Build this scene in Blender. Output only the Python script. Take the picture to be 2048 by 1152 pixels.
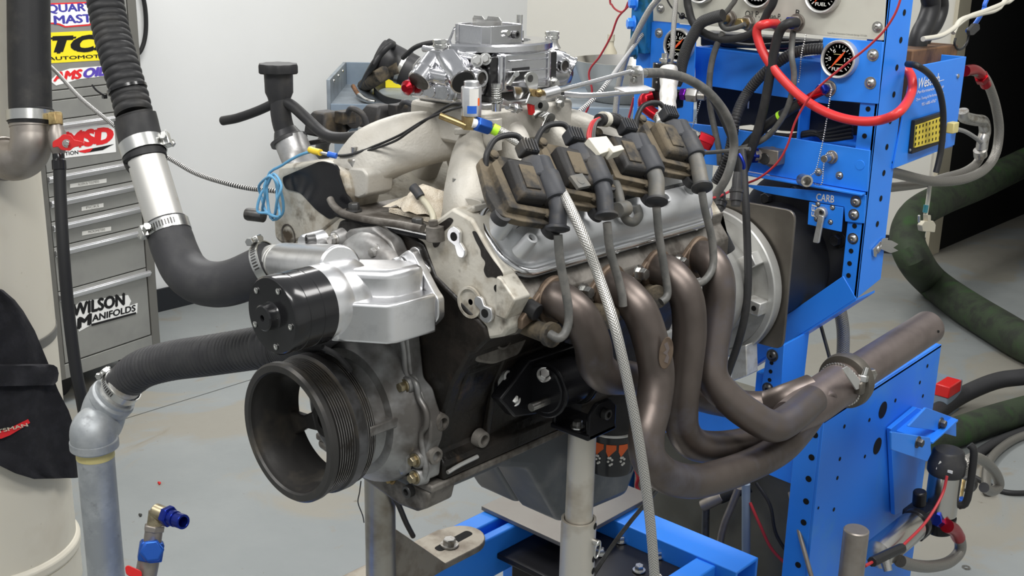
import bpy, math, random
from mathutils import Vector as V, Matrix
random.seed(7)
for _o in list(bpy.data.objects): bpy.data.objects.remove(_o)
SC = bpy.context.scene; COL = SC.collection
PI = math.pi
# ------------------------------------------------------------------ camera
# world frame: engine crank centre at the origin, +x driver's side, +y rear of the engine, +z up (metres)
FPX, YAW, PIT, ROL = 2327.8, 0.73813694, 0.29327367, 0.02089648
CAM = V((1.16191125, -1.0084589, 0.63083757))
FW = V((-math.sin(YAW)*math.cos(PIT), math.cos(YAW)*math.cos(PIT), -math.sin(PIT)))
_r = V((math.cos(YAW), math.sin(YAW), 0)); _u = _r.cross(FW)
RT = _r*math.cos(ROL)+_u*math.sin(ROL); UP = _u*math.cos(ROL)-_r*math.sin(ROL)
cd = bpy.data.cameras.new('camera'); cd.sensor_width = 36; cd.lens = FPX/2048*36; cd.clip_start = .02; cd.clip_end = 60
co = bpy.data.objects.new('camera', cd); COL.objects.link(co)
co.matrix_world = Matrix(((RT.x, UP.x, -FW.x, CAM.x), (RT.y, UP.y, -FW.y, CAM.y), (RT.z, UP.z, -FW.z, CAM.z), (0, 0, 0, 1)))
SC.camera = co
# ------------------------------------------------------------------ world, lamps, exposure
w = bpy.data.worlds.new('world'); SC.world = w; w.use_nodes = True
w.node_tree.nodes['Background'].inputs[0].default_value = (.95, .98, 1, 1)
w.node_tree.nodes['Background'].inputs[1].default_value = .42
def area(name, loc, target, sx, sy, power, col=(1, .985, .96)):
    l = bpy.data.lights.new(name, 'AREA'); l.shape = 'RECTANGLE'; l.size = sx; l.size_y = sy; l.energy = power; l.color = col
    o = bpy.data.objects.new(name, l); COL.objects.link(o); o.location = loc
    o.rotation_euler = (V(target)-V(loc)).to_track_quat('-Z', 'Y').to_euler()
    return o
area('ceiling_lamp', (1.0, -.9, 1.9), (.7, -.5, -1), 1.3, .5, 36)
area('ceiling_lamp', (-1.7, .9, 1.9), (-1.9, .9, -1), 1.3, .5, 52)
area('ceiling_lamp', (-.9, -1.3, 1.9), (-.9, -1.2, -1), 1.3, .5, 24)
area('ceiling_lamp', (1.0, .9, 1.9), (.8, 1.0, -1), 1.3, .5, 34)
area('ceiling_lamp', (-1.6, 2.9, 1.9), (-1.6, 2.9, -1), 1.3, .5, 24)
SC.view_settings.view_transform = 'Standard'; SC.view_settings.look = 'None'
SC.view_settings.exposure = 0.12; SC.view_settings.gamma = 1; SC.view_settings.use_curve_mapping = False
# ------------------------------------------------------------------ pixel helpers (2048 x 1152)
def ray(x, y): return FW+RT*((x-1024)/FPX)+UP*((576-y)/FPX)
AX = {'x': 0, 'y': 1, 'z': 2}
def pt(x, y, ax, v):
    d = ray(x, y); i = AX[ax]; return CAM+d*((v-CAM[i])/d[i])
def pts(ax, v, *ps): return [pt(a, b, ax, v) for a, b in ps]
def pd(x, y, d): return CAM+ray(x, y)*d
def hp(*q): return [pt(*a) if len(a) == 4 else pd(*a) for a in q]
# ------------------------------------------------------------------ materials
MATS = {}
def mat(name, col, metal=0., rough=.5, col2=None, scale=20., lo=.45, hi=.6, rough2=None, bump=0., bscale=80., detail=4., col3=None, scale3=4., lo3=.5, hi3=.62, emit=0., trans=0., coat=0.):
    m = bpy.data.materials.new(name); m.use_nodes = True; nt = m.node_tree; N = nt.nodes; L = nt.links
    b = N['Principled BSDF']; b.inputs['Base Color'].default_value = (*col, 1); b.inputs['Metallic'].default_value = metal; b.inputs['Roughness'].default_value = rough
    if max(col) < .06 and metal < .3: b.inputs['Specular IOR Level'].default_value = .28
    if coat: b.inputs['Coat Weight'].default_value = coat; b.inputs['Coat Roughness'].default_value = .12
    if trans: b.inputs['Transmission Weight'].default_value = trans
    if emit: b.inputs['Emission Color'].default_value = (*col, 1); b.inputs['Emission Strength'].default_value = emit
    if col2 or bump or col3:
        tc = N.new('ShaderNodeTexCoord')
    cur = None
    def mask(sc, a, c, det):
        n = N.new('ShaderNodeTexNoise'); n.inputs['Scale'].default_value = sc; n.inputs['Detail'].default_value = det; n.inputs['Roughness'].default_value = .62
        L.new(tc.outputs['Object'], n.inputs['Vector'])
        r = N.new('ShaderNodeMapRange'); r.inputs[1].default_value = a; r.inputs[2].default_value = c; L.new(n.outputs['Fac'], r.inputs[0]); return r.outputs[0]
    def mixc(f, a, c):
        x = N.new('ShaderNodeMix'); x.data_type = 'RGBA'; L.new(f, x.inputs[0])
        if isinstance(a, tuple): x.inputs[6].default_value = (*a, 1)
        else: L.new(a, x.inputs[6])
        x.inputs[7].default_value = (*c, 1); return x.outputs[2]
    if col2:
        f = mask(scale, lo, hi, detail); cur = mixc(f, col, col2)
        if rough2 is not None:
            x = N.new('ShaderNodeMapRange'); x.inputs[3].default_value = rough; x.inputs[4].default_value = rough2; L.new(f, x.inputs[0]); L.new(x.outputs[0], b.inputs['Roughness'])
    if col3:
        f3 = mask(scale3, lo3, hi3, 5.); cur = mixc(f3, cur if cur else col, col3)
    if cur: L.new(cur, b.inputs['Base Color'])
    if bump:
        n = N.new('ShaderNodeTexNoise'); n.inputs['Scale'].default_value = bscale; n.inputs['Detail'].default_value = 3; L.new(tc.outputs['Object'], n.inputs['Vector'])
        bp = N.new('ShaderNodeBump'); bp.inputs['Strength'].default_value = bump; bp.inputs['Distance'].default_value = .002; L.new(n.outputs['Fac'], bp.inputs['Height']); L.new(bp.outputs[0], b.inputs['Normal'])
    MATS[name] = m; return m
def mat_uv(name, ca, cb, metal, rough, us, vs, kind='braid', bump=.6):
    """tube material on the tube's own UVs: u metres along, v around"""
    m = bpy.data.materials.new(name); m.use_nodes = True; nt = m.node_tree; N = nt.nodes; L = nt.links; b = N['Principled BSDF']
    b.inputs['Metallic'].default_value = metal; b.inputs['Roughness'].default_value = rough
    uv = N.new('ShaderNodeTexCoord'); mp = N.new('ShaderNodeMapping'); mp.inputs['Scale'].default_value = (us, vs, 1); L.new(uv.outputs['UV'], mp.inputs['Vector'])
    if kind == 'braid':
        ws = []
        for a in (PI/4, -PI/4):
            m2 = N.new('ShaderNodeMapping'); m2.inputs['Rotation'].default_value = (0, 0, a); L.new(mp.outputs[0], m2.inputs['Vector'])
            wv = N.new('ShaderNodeTexWave'); wv.inputs['Scale'].default_value = 1; L.new(m2.outputs[0], wv.inputs['Vector']); ws.append(wv)
        mx = N.new('ShaderNodeMath'); mx.operation = 'MAXIMUM'; L.new(ws[0].outputs['Fac'], mx.inputs[0]); L.new(ws[1].outputs['Fac'], mx.inputs[1]); fac = mx.outputs[0]
    else:
        wv = N.new('ShaderNodeTexWave'); wv.inputs['Scale'].default_value = 1; L.new(mp.outputs[0], wv.inputs['Vector']); fac = wv.outputs['Fac']
    r = N.new('ShaderNodeMapRange'); r.inputs[1].default_value = .25 if kind == 'braid' else .45; r.inputs[2].default_value = .75 if kind == 'braid' else .8; L.new(fac, r.inputs[0])
    x = N.new('ShaderNodeMix'); x.data_type = 'RGBA'; L.new(r.outputs[0], x.inputs[0]); x.inputs[6].default_value = (*ca, 1); x.inputs[7].default_value = (*cb, 1); L.new(x.outputs[2], b.inputs['Base Color'])
    bp = N.new('ShaderNodeBump'); bp.inputs['Strength'].default_value = bump; bp.inputs['Distance'].default_value = .001; L.new(fac, bp.inputs['Height']); L.new(bp.outputs[0], b.inputs['Normal'])
    MATS[name] = m; return m
# ------------------------------------------------------------------ mesh builder
def basis(d):
    d = V(d).normalized(); a = V((0, 0, 1)) if abs(d.z) < .9 else V((1, 0, 0))
    x = a.cross(d).normalized(); return x, d.cross(x).normalized(), d
def crom(P, seg):
    P = [V(p) for p in P]
    if len(P) < 3 or seg < 2: return P
    Q = [P[0]*2-P[1]]+P+[P[-1]*2-P[-2]]; out = []
    for i in range(1, len(Q)-2):
        a, b, c, d = Q[i-1:i+3]
        for k in range(seg):
            t = k/seg; out.append(.5*((2*b)+(c-a)*t+(2*a-5*b+4*c-d)*t*t+(3*b-a-3*c+d)*t**3))
    return out+[P[-1]]
def poly_round(P, rad, n=4):
    """round the corners of a planar polygon"""
    P = [V(p) for p in P]; out = []; N = len(P)
    for i in range(N):
        a, b, c = P[i-1], P[i], P[(i+1) % N]; r = rad[i] if isinstance(rad, (list, tuple)) else rad
        if r <= 0: out.append(b); continue
        e1 = (a-b); e2 = (c-b); d = min(r, e1.length*.48, e2.length*.48); p = b+e1.normalized()*d; q = b+e2.normalized()*d
        for k in range(n+1):
            t = k/n; out.append(p*(1-t)**2+b*2*t*(1-t)+q*t*t)
    return out
class MB:
    def __init__(s): s.v = []; s.f = []; s.uv = {}
    def add(s, vs, fs, uvs=None):
        o = len(s.v); s.v += [V(p) for p in vs]
        for i, f in enumerate(fs):
            if uvs: s.uv[len(s.f)] = uvs[i]
            s.f.append([k+o for k in f])
        return s
    def box(s, c, size, R=None):
        c = V(c); h = V(size)/2; vs = []
        for sx in (-1, 1):
            for sy in (-1, 1):
                for sz in (-1, 1):
                    p = V((sx*h.x, sy*h.y, sz*h.z)); vs.append(c+(R @ p if R else p))
        return s.add(vs, [(0, 1, 3, 2), (4, 6, 7, 5), (0, 4, 5, 1), (2, 3, 7, 6), (0, 2, 6, 4), (1, 5, 7, 3)])
    def bx(s, x0, x1, y0, y1, z0, z1): return s.box(((x0+x1)/2, (y0+y1)/2, (z0+z1)/2), (x1-x0, y1-y0, z1-z0))
    def prism(s, P, vec):
        P = [V(p) for p in P]; vec = V(vec); n = len(P)
        nn = V((0, 0, 0))
        for i in range(n): nn += P[i].cross(P[(i+1) % n])
        if nn.dot(vec) > 0: P.reverse()
        fs = [list(range(n)), list(range(2*n-1, n-1, -1))]+[((i+1) % n, i, i+n, (i+1) % n+n) for i in range(n)]
        return s.add(P+[p+vec for p in P], fs)
    def loft(s, rings, cap=True, closed=True):
        n = len(rings[0]); vs = [p for r in rings for p in r]; fs = []
        for i in range(len(rings)-1):
            for k in range(n if closed else n-1):
                k2 = (k+1) % n; fs.append((i*n+k, i*n+k2, (i+1)*n+k2, (i+1)*n+k))
        if cap: fs += [list(range(n))[::-1], list(range((len(rings)-1)*n, len(rings)*n))]
        return s.add(vs, fs)
    def lathe(s, o, d, prof, n=32, cap=True, loop=False, squash=None):
        o = V(o); X, Y, D = basis(d); rings = []
        if loop: prof = list(prof)+[prof[0]]
        for t, r in prof:
            rings.append([o+D*t+(X*math.cos(2*PI*k/n)+Y*math.sin(2*PI*k/n))*r for k in range(n)])
        return s.loft(rings, cap and not loop)
    def cyl(s, a, b, r, r2=None, n=24):
        a, b = V(a), V(b); return s.lathe(a, b-a, [(0, r), ((b-a).length, r if r2 is None else r2)], n)
    def pipe(s, a, b, r, ri, n=28):
        a, b = V(a), V(b); L = (b-a).length
        return s.lathe(a, b-a, [(0, ri), (0, r), (L, r), (L, ri)], n, loop=True)
    def sphere(s, c, r, n=16, m=8, sc=(1, 1, 1)):
        c = V(c); rings = []
        for i in range(m+1):
            a = -PI/2+PI*i/m; rr = max(math.cos(a), .001); rings.append([c+V((r*rr*math.cos(2*PI*k/n)*sc[0], r*rr*math.sin(2*PI*k/n)*sc[1], r*math.sin(a)*sc[2])) for k in range(n)])
        return s.loft(rings)
    def tube(s, P, r, n=10, seg=6, rf=None, closed=False, raw=False, ov=None):
        C = [V(p) for p in P] if raw else crom(P, seg)
        if closed: C = C[:-1] if (C[0]-C[-1]).length < 1e-6 else C
        m = len(C); T = [(C[min(i+1, m-1)]-C[max(i-1, 0)]).normalized() for i in range(m)]
        X, Y, _ = basis(T[0]); ln = 0; rings = []; us = []
        for i in range(m):
            if i:
                ln += (C[i]-C[i-1]).length; X = (X-T[i]*X.dot(T[i])).normalized()
            Y = T[i].cross(X); rr = rf(ln, i/(m-1)) if rf else r; us.append(ln)
            rings.append([C[i]+(X*math.cos(2*PI*k/n)+Y*math.sin(2*PI*k/n))*rr for k in range(n)])
        fs = []; uv = []
        for i in range(m-1):
            for k in range(n):
                k2 = (k+1) % n; fs.append((i*n+k, i*n+k2, (i+1)*n+k2, (i+1)*n+k)); a, b = k/n, (k+1)/n; uv.append(((us[i], a), (us[i], b), (us[i+1], b), (us[i+1], a)))
        fs += [list(range(n))[::-1], list(range((m-1)*n, m*n))]; uv += [[(0, 0)]*n, [(0, 0)]*n]
        return s.add([p for q in rings for p in q], fs, uv)
    def hexa(s, p, d, r, h):
        p = V(p); return s.lathe(p, d, [(0, r), (h*.85, r), (h, r*.86)], 6)
    def xf(s, M): s.v = [M @ p for p in s.v]; return s
def resample(P, step):
    C = crom(P, 24); out = [C[0]]; acc = 0
    for i in range(1, len(C)):
        seg = (C[i]-C[i-1]).length; d = step-acc
        while d <= seg and seg > 0:
            out.append(C[i-1].lerp(C[i], d/seg)); d += step
        acc = seg-(d-step)
    return out
ALL = []; WM = {}
def reg(o, parent=None, M=None):
    COL.objects.link(o); WM[o.name] = M.copy() if M else Matrix.Identity(4); o.parent = parent; ALL.append(o); return o
def mesh(name, mb, m, smooth=38):
    me = bpy.data.meshes.new(name); me.from_pydata([tuple(p) for p in mb.v], [], mb.f)
    if mb.uv:
        ul = me.uv_layers.new(name='UVMap')
        for i, u in mb.uv.items():
            p = me.polygons[i]
            for k, li in enumerate(p.loop_indices): ul.data[li].uv = u[k]
    me.materials.append(m if not isinstance(m, str) else MATS[m])
    if smooth:
        me.shade_smooth(); me.set_sharp_from_angle(angle=math.radians(smooth))
    me.update(); return me
def obj(name, mb, m, parent=None, bevel=0., smooth=38, label=None, cat=None, group=None, kind=None, seg=2, M=None):
    me = mb if isinstance(mb, bpy.types.Mesh) else mesh(name, mb, m, smooth)
    o = reg(bpy.data.objects.new(name, me), parent, M)
    if bevel:
        b = o.modifiers.new('bevel', 'BEVEL'); b.width = bevel; b.segments = seg; b.limit_method = 'ANGLE'; b.angle_limit = math.radians(35); b.harden_normals = False
    if label: o['label'] = label
    if cat: o['category'] = cat
    if group: o['group'] = group
    if kind: o['kind'] = kind
    return o
def thing(name, label, cat, group=None, kind=None):
    o = reg(bpy.data.objects.new(name, None)); o['label'] = label
    if cat: o['category'] = cat
    if group: o['group'] = group
    if kind: o['kind'] = kind
    o.empty_display_size = .02; return o
_bm = {}
def bolt(parent, p, d, r=.007, m='steel', kind='hex', name='bolt', h=None):
    """one shared mesh for alike bolts, placed by matrix"""
    key = (round(r, 4), m, kind, h)
    if key not in _bm:
        b = MB(); hh = h or r*1.1
        if kind == 'hex': b.lathe((0, 0, 0), (0, 0, 1), [(0, r*1.45), (r*.25, r*1.4)], 20); b.hexa((0, 0, r*.25), (0, 0, 1), r, hh)
        elif kind == 'cap': b.lathe((0, 0, 0), (0, 0, 1), [(0, r), (hh*.9, r), (hh, r*.9), (hh, r*.55), (hh*.45, r*.5)], 18)
        elif kind == 'button': b.lathe((0, 0, 0), (0, 0, 1), [(0, r*1.35), (r*.14, r*1.35), (r*.14, r), (r*.4, r*.9), (r*.62, r*.6), (r*.66, r*.34), (r*.3, r*.3)], 20)
        elif kind == 'stud': b.lathe((0, 0, 0), (0, 0, 1), [(0, r*1.6), (r*.2, r*1.6)], 20); b.hexa((0, 0, r*.2), (0, 0, 1), r*1.15, r*1.5); b.cyl((0, 0, r), (0, 0, r*3.6), r*.58, n=12)
        elif kind == 'pan': b.lathe((0, 0, 0), (0, 0, 1), [(0, r), (r*.4, r*.95), (r*.7, r*.55)], 14)
        elif kind == 'hole': b.lathe((0, 0, -.0004), (0, 0, 1), [(0, r), (.0006, r)], 16)
        _bm[key] = mesh(name, b, m)
    X, Y, D = basis(d); p = V(p)
    M = Matrix(((X.x, Y.x, D.x, p.x), (X.y, Y.y, D.y, p.y), (X.z, Y.z, D.z, p.z), (0, 0, 0, 1)))
    return obj(name, _bm[key], None, parent, M=M)
def txt(name, s, o, xd, yd, w, h, m, parent, shear=0., bold=0., ext=.0002, wfit=True, lift=.0006):
    """lettering: lower-left corner o, running along xd, up along yd, fitted to w x h metres"""
    c = bpy.data.curves.new(name, 'FONT'); c.body = s; c.shear = shear; c.resolution_u = 3; c.space_line = .85; c.align_x = 'LEFT'
    t = bpy.data.objects.new('t', c); me = bpy.data.meshes.new_from_object(t); bpy.data.objects.remove(t)
    if bold:
        vs = [v.co.copy() for v in me.vertices]; fs = [list(p.vertices) for p in me.polygons]; n = len(vs); V2, F2 = [], []
        for i, (dx, dy) in enumerate(((0, 0), (bold*2, 0), (-bold*2, 0), (0, bold*1.4), (0, -bold*1.4))):
            V2 += [(v.x+dx, v.y+dy, i*.00005) for v in vs]; F2 += [[k+i*n for k in f] for f in fs]
        me = bpy.data.meshes.new(name); me.from_pydata(V2, [], F2)
    xs = [v.co.x for v in me.vertices]; ys = [v.co.y for v in me.vertices]; x0, x1, y0, y1 = min(xs), max(xs), min(ys), max(ys)
    X = V(xd).normalized(); Y = V(yd).normalized(); Z = X.cross(Y).normalized(); o = V(o)+Z*lift
    sy = h/(y1-y0); sx = w/(x1-x0) if w else sy
    for v in me.vertices: v.co = o+X*((v.co.x-x0)*sx)+Y*((v.co.y-y0)*sy)+Z*(v.co.z if bold else 0)
    me.materials.append(MATS[m] if isinstance(m, str) else m); me.name = name
    return obj(name, me, None, parent)
def finish():
    """origins to each thing's base, then parent inverses"""
    kids = {}
    for o in ALL:
        if o.parent: kids.setdefault(o.parent.name, []).append(o)
    def pts_of(o):
        r = [WM[o.name] @ v.co for v in o.data.vertices] if o.type == 'MESH' else []
        for k in kids.get(o.name, []): r += pts_of(k)
        return r
    for o in ALL:
        if o.parent: continue
        P = pts_of(o)
        if not P: continue
        lo = [min(p[i] for p in P) for i in range(3)]; hi = [max(p[i] for p in P) for i in range(3)]
        L = V(((lo[0]+hi[0])/2, (lo[1]+hi[1])/2, lo[2]))
        if o.type == 'MESH' and o.data.users == 1 and WM[o.name] == Matrix.Identity(4):
            o.data.transform(Matrix.Translation(-L)); WM[o.name] = Matrix.Translation(L); o.location = L
            for k in kids.get(o.name, []): pass
        elif o.type == 'EMPTY': WM[o.name] = Matrix.Translation(L); o.location = L
        else: o.matrix_world = WM[o.name]
    for o in ALL:
        if o.parent:
            o.matrix_parent_inverse = WM[o.parent.name].inverted(); o.matrix_basis = WM[o.name]
# ------------------------------------------------------------------ material library
mat('cast', (.50, .48, .435), .25, .55, (.385, .36, .31), 9, .45, .7, bump=.25, bscale=260)
mat('cast_dirty', (.58, .55, .48), .35, .55, (.10, .075, .05), 16, .56, .68, bump=.2, bscale=160, col3=(.30, .25, .18), scale3=30, lo3=.48, hi3=.75)
mat('grime', (.022, .018, .015), .1, .5, (.010, .009, .008), 14, .4, .6, rough2=.3, bump=.5, bscale=90, col3=(.07, .045, .028), scale3=24, lo3=.62, hi3=.78)
mat('grime_gray', (.20, .185, .165), .4, .55, (.07, .06, .05), 22, .42, .62, bump=.3, bscale=120)
mat('cover_alum', (.48, .48, .48), .75, .42, (.30, .29, .28), 12, .5, .75, bump=.12, bscale=240)
mat('timing_alum', (.34, .34, .335), .6, .45, (.14, .13, .12), 12, .42, .62, bump=.2, bscale=90)
mat('rocker', (.54, .55, .56), .4, .42, (.44, .44, .44), 7, .48, .75, bump=.06, bscale=200)
mat('polish', (.66, .66, .68), 1., .17, (.52, .52, .54), 25, .5, .7, bump=.05, bscale=90)
mat('bright', (.70, .70, .71), 1., .2)
mat('alum', (.82, .82, .83), 1., .30, (.72, .72, .73), 40, .5, .7)
mat('alum_dull', (.62, .62, .60), .7, .42, (.42, .40, .37), 30, .5, .7)
mat('bell', (.55, .55, .53), .75, .45, (.36, .35, .33), 8, .45, .7)
mat('plate_steel', (.19, .175, .15), .8, .42, (.12, .105, .09), 6, .4, .7)
mat('steel', (.50, .49, .47), 1., .34, (.30, .27, .23), 60, .5, .65)
mat('zinc', (.60, .60, .58), 1., .26)
mat('dark_steel', (.10, .10, .10), .8, .4, (.05, .045, .04), 30, .45, .65)
mat('rust', (.26, .12, .055), .2, .75, (.12, .07, .04), 60)
mat('brass', (.42, .32, .15), 1., .38, (.30, .21, .10), 60)
mat('yellow_zinc', (.42, .36, .24), 1., .38, (.25, .21, .14), 60)
mat('black_gloss', (.012, .012, .013), 0, .2, coat=.4)
mat('black', (.022, .022, .023), 0, .45)
mat('black_plastic', (.035, .035, .037), 0, .42, (.055, .052, .048), 30, .5, .75)
mat('rubber', (.022, .022, .023), 0, .5, (.045, .043, .04), 18, .5, .75, bump=.08, bscale=150)
mat('rubber_gray', (.040, .040, .043), 0, .55, (.06, .06, .06), 18, .45, .75, bump=.1, bscale=200)
mat('wire_gray', (.085, .085, .08), 0, .5, (.13, .125, .115), 40)
mat('coil', (.028, .027, .027), 0, .55, (.11, .085, .055), 26, .52, .72, rough2=.85, bump=.2, bscale=180)
mat('coil_dust', (.125, .10, .066), 0, .85, (.03, .028, .026), 26, .44, .62, bump=.35, bscale=200)
mat('coil_boot', (.042, .044, .05), 0, .5, (.09, .08, .065), 24, .5, .75)
mat('boot_gray', (.10, .10, .094), 0, .55, (.15, .135, .11), 30, .45, .7)
mat('header', (.15, .125, .112), .8, .42, (.095, .077, .068), 6, .42, .64, bump=.06, bscale=120, col3=(.15, .14, .16), scale3=9, lo3=.52, hi3=.7)
mat('header_light', (.27, .225, .21), .85, .42, (.19, .155, .145), 8, .45, .65)
mat('flange_rust', (.17, .125, .09), .6, .62, (.10, .07, .05), 30, .45, .62)
mat('damper', (.045, .043, .041), .4, .40, (.11, .095, .075), 10, .5, .68, bump=.1, bscale=120)
mat('rib_steel', (.32, .31, .30), .95, .3, (.10, .09, .08), 20, .5, .62)
mat('scuffed', (.12, .12, .125), .6, .42, (.045, .043, .042), 14, .44, .6)
mat('pan', (.085, .095, .105), .2, .45, (.16, .165, .17), 10, .5, .7, rough2=.55)
mat('mount_black', (.012, .012, .014), .1, .26)
mat('post_steel', (.42, .40, .36), .85, .40, (.25, .22, .18), 9, .48, .68)
mat('post_alum', (.62, .59, .53), .65, .45, (.42, .37, .30), 10, .5, .7)
mat('foot_steel', (.34, .31, .26), .7, .55, (.18, .15, .12), 14, .48, .68)
mat('plate_alum', (.25, .235, .215), .7, .5, (.24, .22, .20), 9, .45, .65)
mat('blue', (.022, .225, .86), 0, .40, (.026, .255, .90), 3, .45, .65, coat=.1)
mat('blue_pale', (.02, .20, .80), 0, .45, (.05, .25, .72), 6, .52, .75)
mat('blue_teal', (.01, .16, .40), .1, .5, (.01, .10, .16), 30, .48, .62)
mat('blue_ano', (.012, .03, .28), .8, .3)
mat('blue_ano2', (.02, .10, .45), .7, .32)
mat('red_ano', (.38, .008, .018), .8, .28)
mat('red_paint', (.62, .015, .015), 0, .35)
mat('red_hose', (.62, .03, .03), 0, .38)
mat('red_wire', (.45, .03, .035), 0, .5)
mat('purple', (.16, .015, .35), .8, .3)
mat('panel', (.56, .55, .48), 0, .42, (.50, .48, .42), 6)
mat('cream', (.66, .62, .52), 0, .45, (.60, .55, .45), 5, .5, .7, col3=(.45, .40, .32), scale3=60, lo3=.68, hi3=.74)
mat('cabinet', (.34, .34, .32), .45, .42, (.30, .30, .285), 4)
mat('cabinet_dark', (.19, .185, .17), .45, .42)
mat('handle', (.78, .78, .80), .85, .28)
mat('seam', (.02, .02, .02), 0, .7)
mat('white', (.86, .86, .84), 0, .5)
mat('label_white', (.72, .71, .67), 0, .6)
mat('yellow', (.88, .72, .02), 0, .45)
mat('decal_red', (.72, .02, .025), 0, .45)
mat('decal_blue', (.05, .045, .32), 0, .45)
mat('decal_black', (.012, .012, .013), 0, .5)
mat('decal_purple', (.10, .06, .42), 0, .45)
mat('pink', (.45, .09, .09), 0, .5)
mat('galv', (.34, .36, .375), .5, .48, (.46, .48, .49), 16, .45, .66, col3=(.25, .26, .27), scale3=30, lo3=.6, hi3=.72)
mat('elbow_steel', (.33, .30, .27), .75, .42, (.22, .19, .165), 10, .45, .7)
mat('alu_pipe', (.60, .59, .56), .7, .42, (.40, .36, .30), 14, .55, .7)
mat('fabric', (.016, .016, .019), 0, .9, (.022, .022, .026), 30, bump=.4, bscale=500)
mat('bench', (.21, .265, .33), .1, .5, (.18, .23, .29), 4)
mat('bench_top', (.28, .32, .36), .2, .45, (.2, .23, .26), 6)
mat('stainless', (.62, .60, .56), 1., .24)
mat('wall_paint', (.77, .777, .77), 0, .6, (.75, .757, .747), 2.2, .4, .7, bump=.02, bscale=30)
mat('wall_warm', (.74, .72, .655), 0, .6, (.72, .70, .635), 2.2, .4, .7, bump=.02, bscale=30)
mat('baseboard', (.02, .022, .026), 0, .5)
mat('dark_room', (.010, .010, .010), 0, .9)  # near-black colour stands in for the darkness of the unlit room
mat('green_hose', (.035, .05, .028), 0, .7, (.025, .03, .022), 14, .45, .6, col3=(.03, .085, .02), scale3=9, lo3=.55, hi3=.75, bump=.2, bscale=120)
mat('black_hose', (.03, .03, .032), 0, .6)
mat('wood', (.16, .08, .035), 0, .65, (.07, .035, .018), 18, .45, .6, bump=.3, bscale=60)
mat('towel', (.68, .61, .50), 0, .95, (.55, .47, .36), 60, .45, .65, bump=1., bscale=500)
mat('beige', (.55, .51, .40), 0, .5)
mat('cable_white', (.62, .59, .50), 0, .5)
mat('light_blue', (.12, .34, .55), 0, .5)
mat('yellow_term', (.80, .55, .03), 0, .4)
mat('blue_term', (.02, .12, .55), 0, .4)
mat('lime', (.45, .85, .03), 0, .5)
mat('orange', (.80, .13, .02), 0, .45)
mat('gauge_face', (.012, .012, .012), 0, .3)
mat('gauge_mark', (.75, .75, .70), 0, .5)
mat('needle', (.85, .10, .02), 0, .4)
mat('filter_black', (.02, .021, .024), 0, .3, coat=.3)
mat('silver_tape', (.70, .69, .66), .5, .5, (.60, .58, .54), 60, .45, .6, bump=.8, bscale=60)
mat('bore', (.006, .006, .006), 0, .8)
mat('sticker_yellow', (.70, .55, .06), 0, .5)
mat('dull_yellow', (.60, .52, .22), 0, .5)
mat('tan', (.55, .50, .38), 0, .6)
mat('olive', (.13, .125, .095), .1, .6, (.10, .095, .07), 5)  # tan tank colour darkened to olive, shade painted in
mat('clear_hose', (.46, .43, .33), 0, .35)
mat('teal', (.05, .25, .30), .3, .5)
mat_uv('braid', (.17, .165, .155), (.60, .585, .55), .8, .36, 120, 5)
mat_uv('braid_dark', (.09, .086, .08), (.36, .345, .315), .8, .4, 110, 6)
mat_uv('coil_cable', (.05, .05, .05), (.75, .74, .72), .6, .4, 68, 0, 'rings', 1.)
mat_uv('sleeve', (.016, .016, .016), (.04, .04, .04), 0, .6, 120, 6)
mat_uv('tweed', (.05, .05, .05), (.80, .80, .80), 0, .5, 60, 0, 'rings', .4)
# ------------------------------------------------------------------ floor: painted concrete with worn patches, a saw-cut joint
FL = -.95
def floor_mat():
    m = bpy.data.materials.new('floor_paint'); m.use_nodes = True; nt = m.node_tree; N = nt.nodes; L = nt.links; b = N['Principled BSDF']
    tc = N.new('ShaderNodeTexCoord')
    def noise(s, d, dist=0):
        n = N.new('ShaderNodeTexNoise'); n.inputs['Scale'].default_value = s; n.inputs['Detail'].default_value = d; n.inputs['Distortion'].default_value = dist; n.inputs['Roughness'].default_value = .6; L.new(tc.outputs['Object'], n.inputs['Vector']); return n.outputs['Fac']
    def rng(f, a, c):
        r = N.new('ShaderNodeMapRange'); r.inputs[1].default_value = a; r.inputs[2].default_value = c; L.new(f, r.inputs[0]); return r.outputs[0]
    def mix(f, a, c):
        x = N.new('ShaderNodeMix'); x.data_type = 'RGBA'; L.new(f, x.inputs[0])
        for s, v in ((6, a), (7, c)):
            if isinstance(v, tuple): x.inputs[s].default_value = (*v, 1)
            else: L.new(v, x.inputs[s])
        return x.outputs[2]
    base = mix(rng(noise(2.2, 6), .35, .7), (.225, .242, .242), (.265, .28, .278))
    worn = mix(rng(noise(1.1, 8, .6), .52, .56), base, (.262, .25, .215))
    sp = mix(rng(noise(38, 3), .70, .74), worn, (.17, .15, .12))
    st = mix(rng(noise(4.2, 8, 1.), .62, .70), sp, (.235, .215, .175))
    L.new(st, b.inputs['Base Color'])
    L.new(rng(noise(6, 4), -.6, 1.6), b.inputs['Roughness'])
    b.inputs['Roughness'].default_value = .4
    bp = N.new('ShaderNodeBump'); bp.inputs['Strength'].default_value = .1; bp.inputs['Distance'].default_value = .004; L.new(noise(30, 4), bp.inputs['Height']); L.new(bp.outputs[0], b.inputs['Normal'])
    return m
MATS['floor_paint'] = floor_mat()
XW, YB = -3.18, 3.84
WE = pt(1850, 512, 'z', FL); JX = WE.x; DX = pt(2048, 300, 'y', WE.y).x+.25
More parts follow.
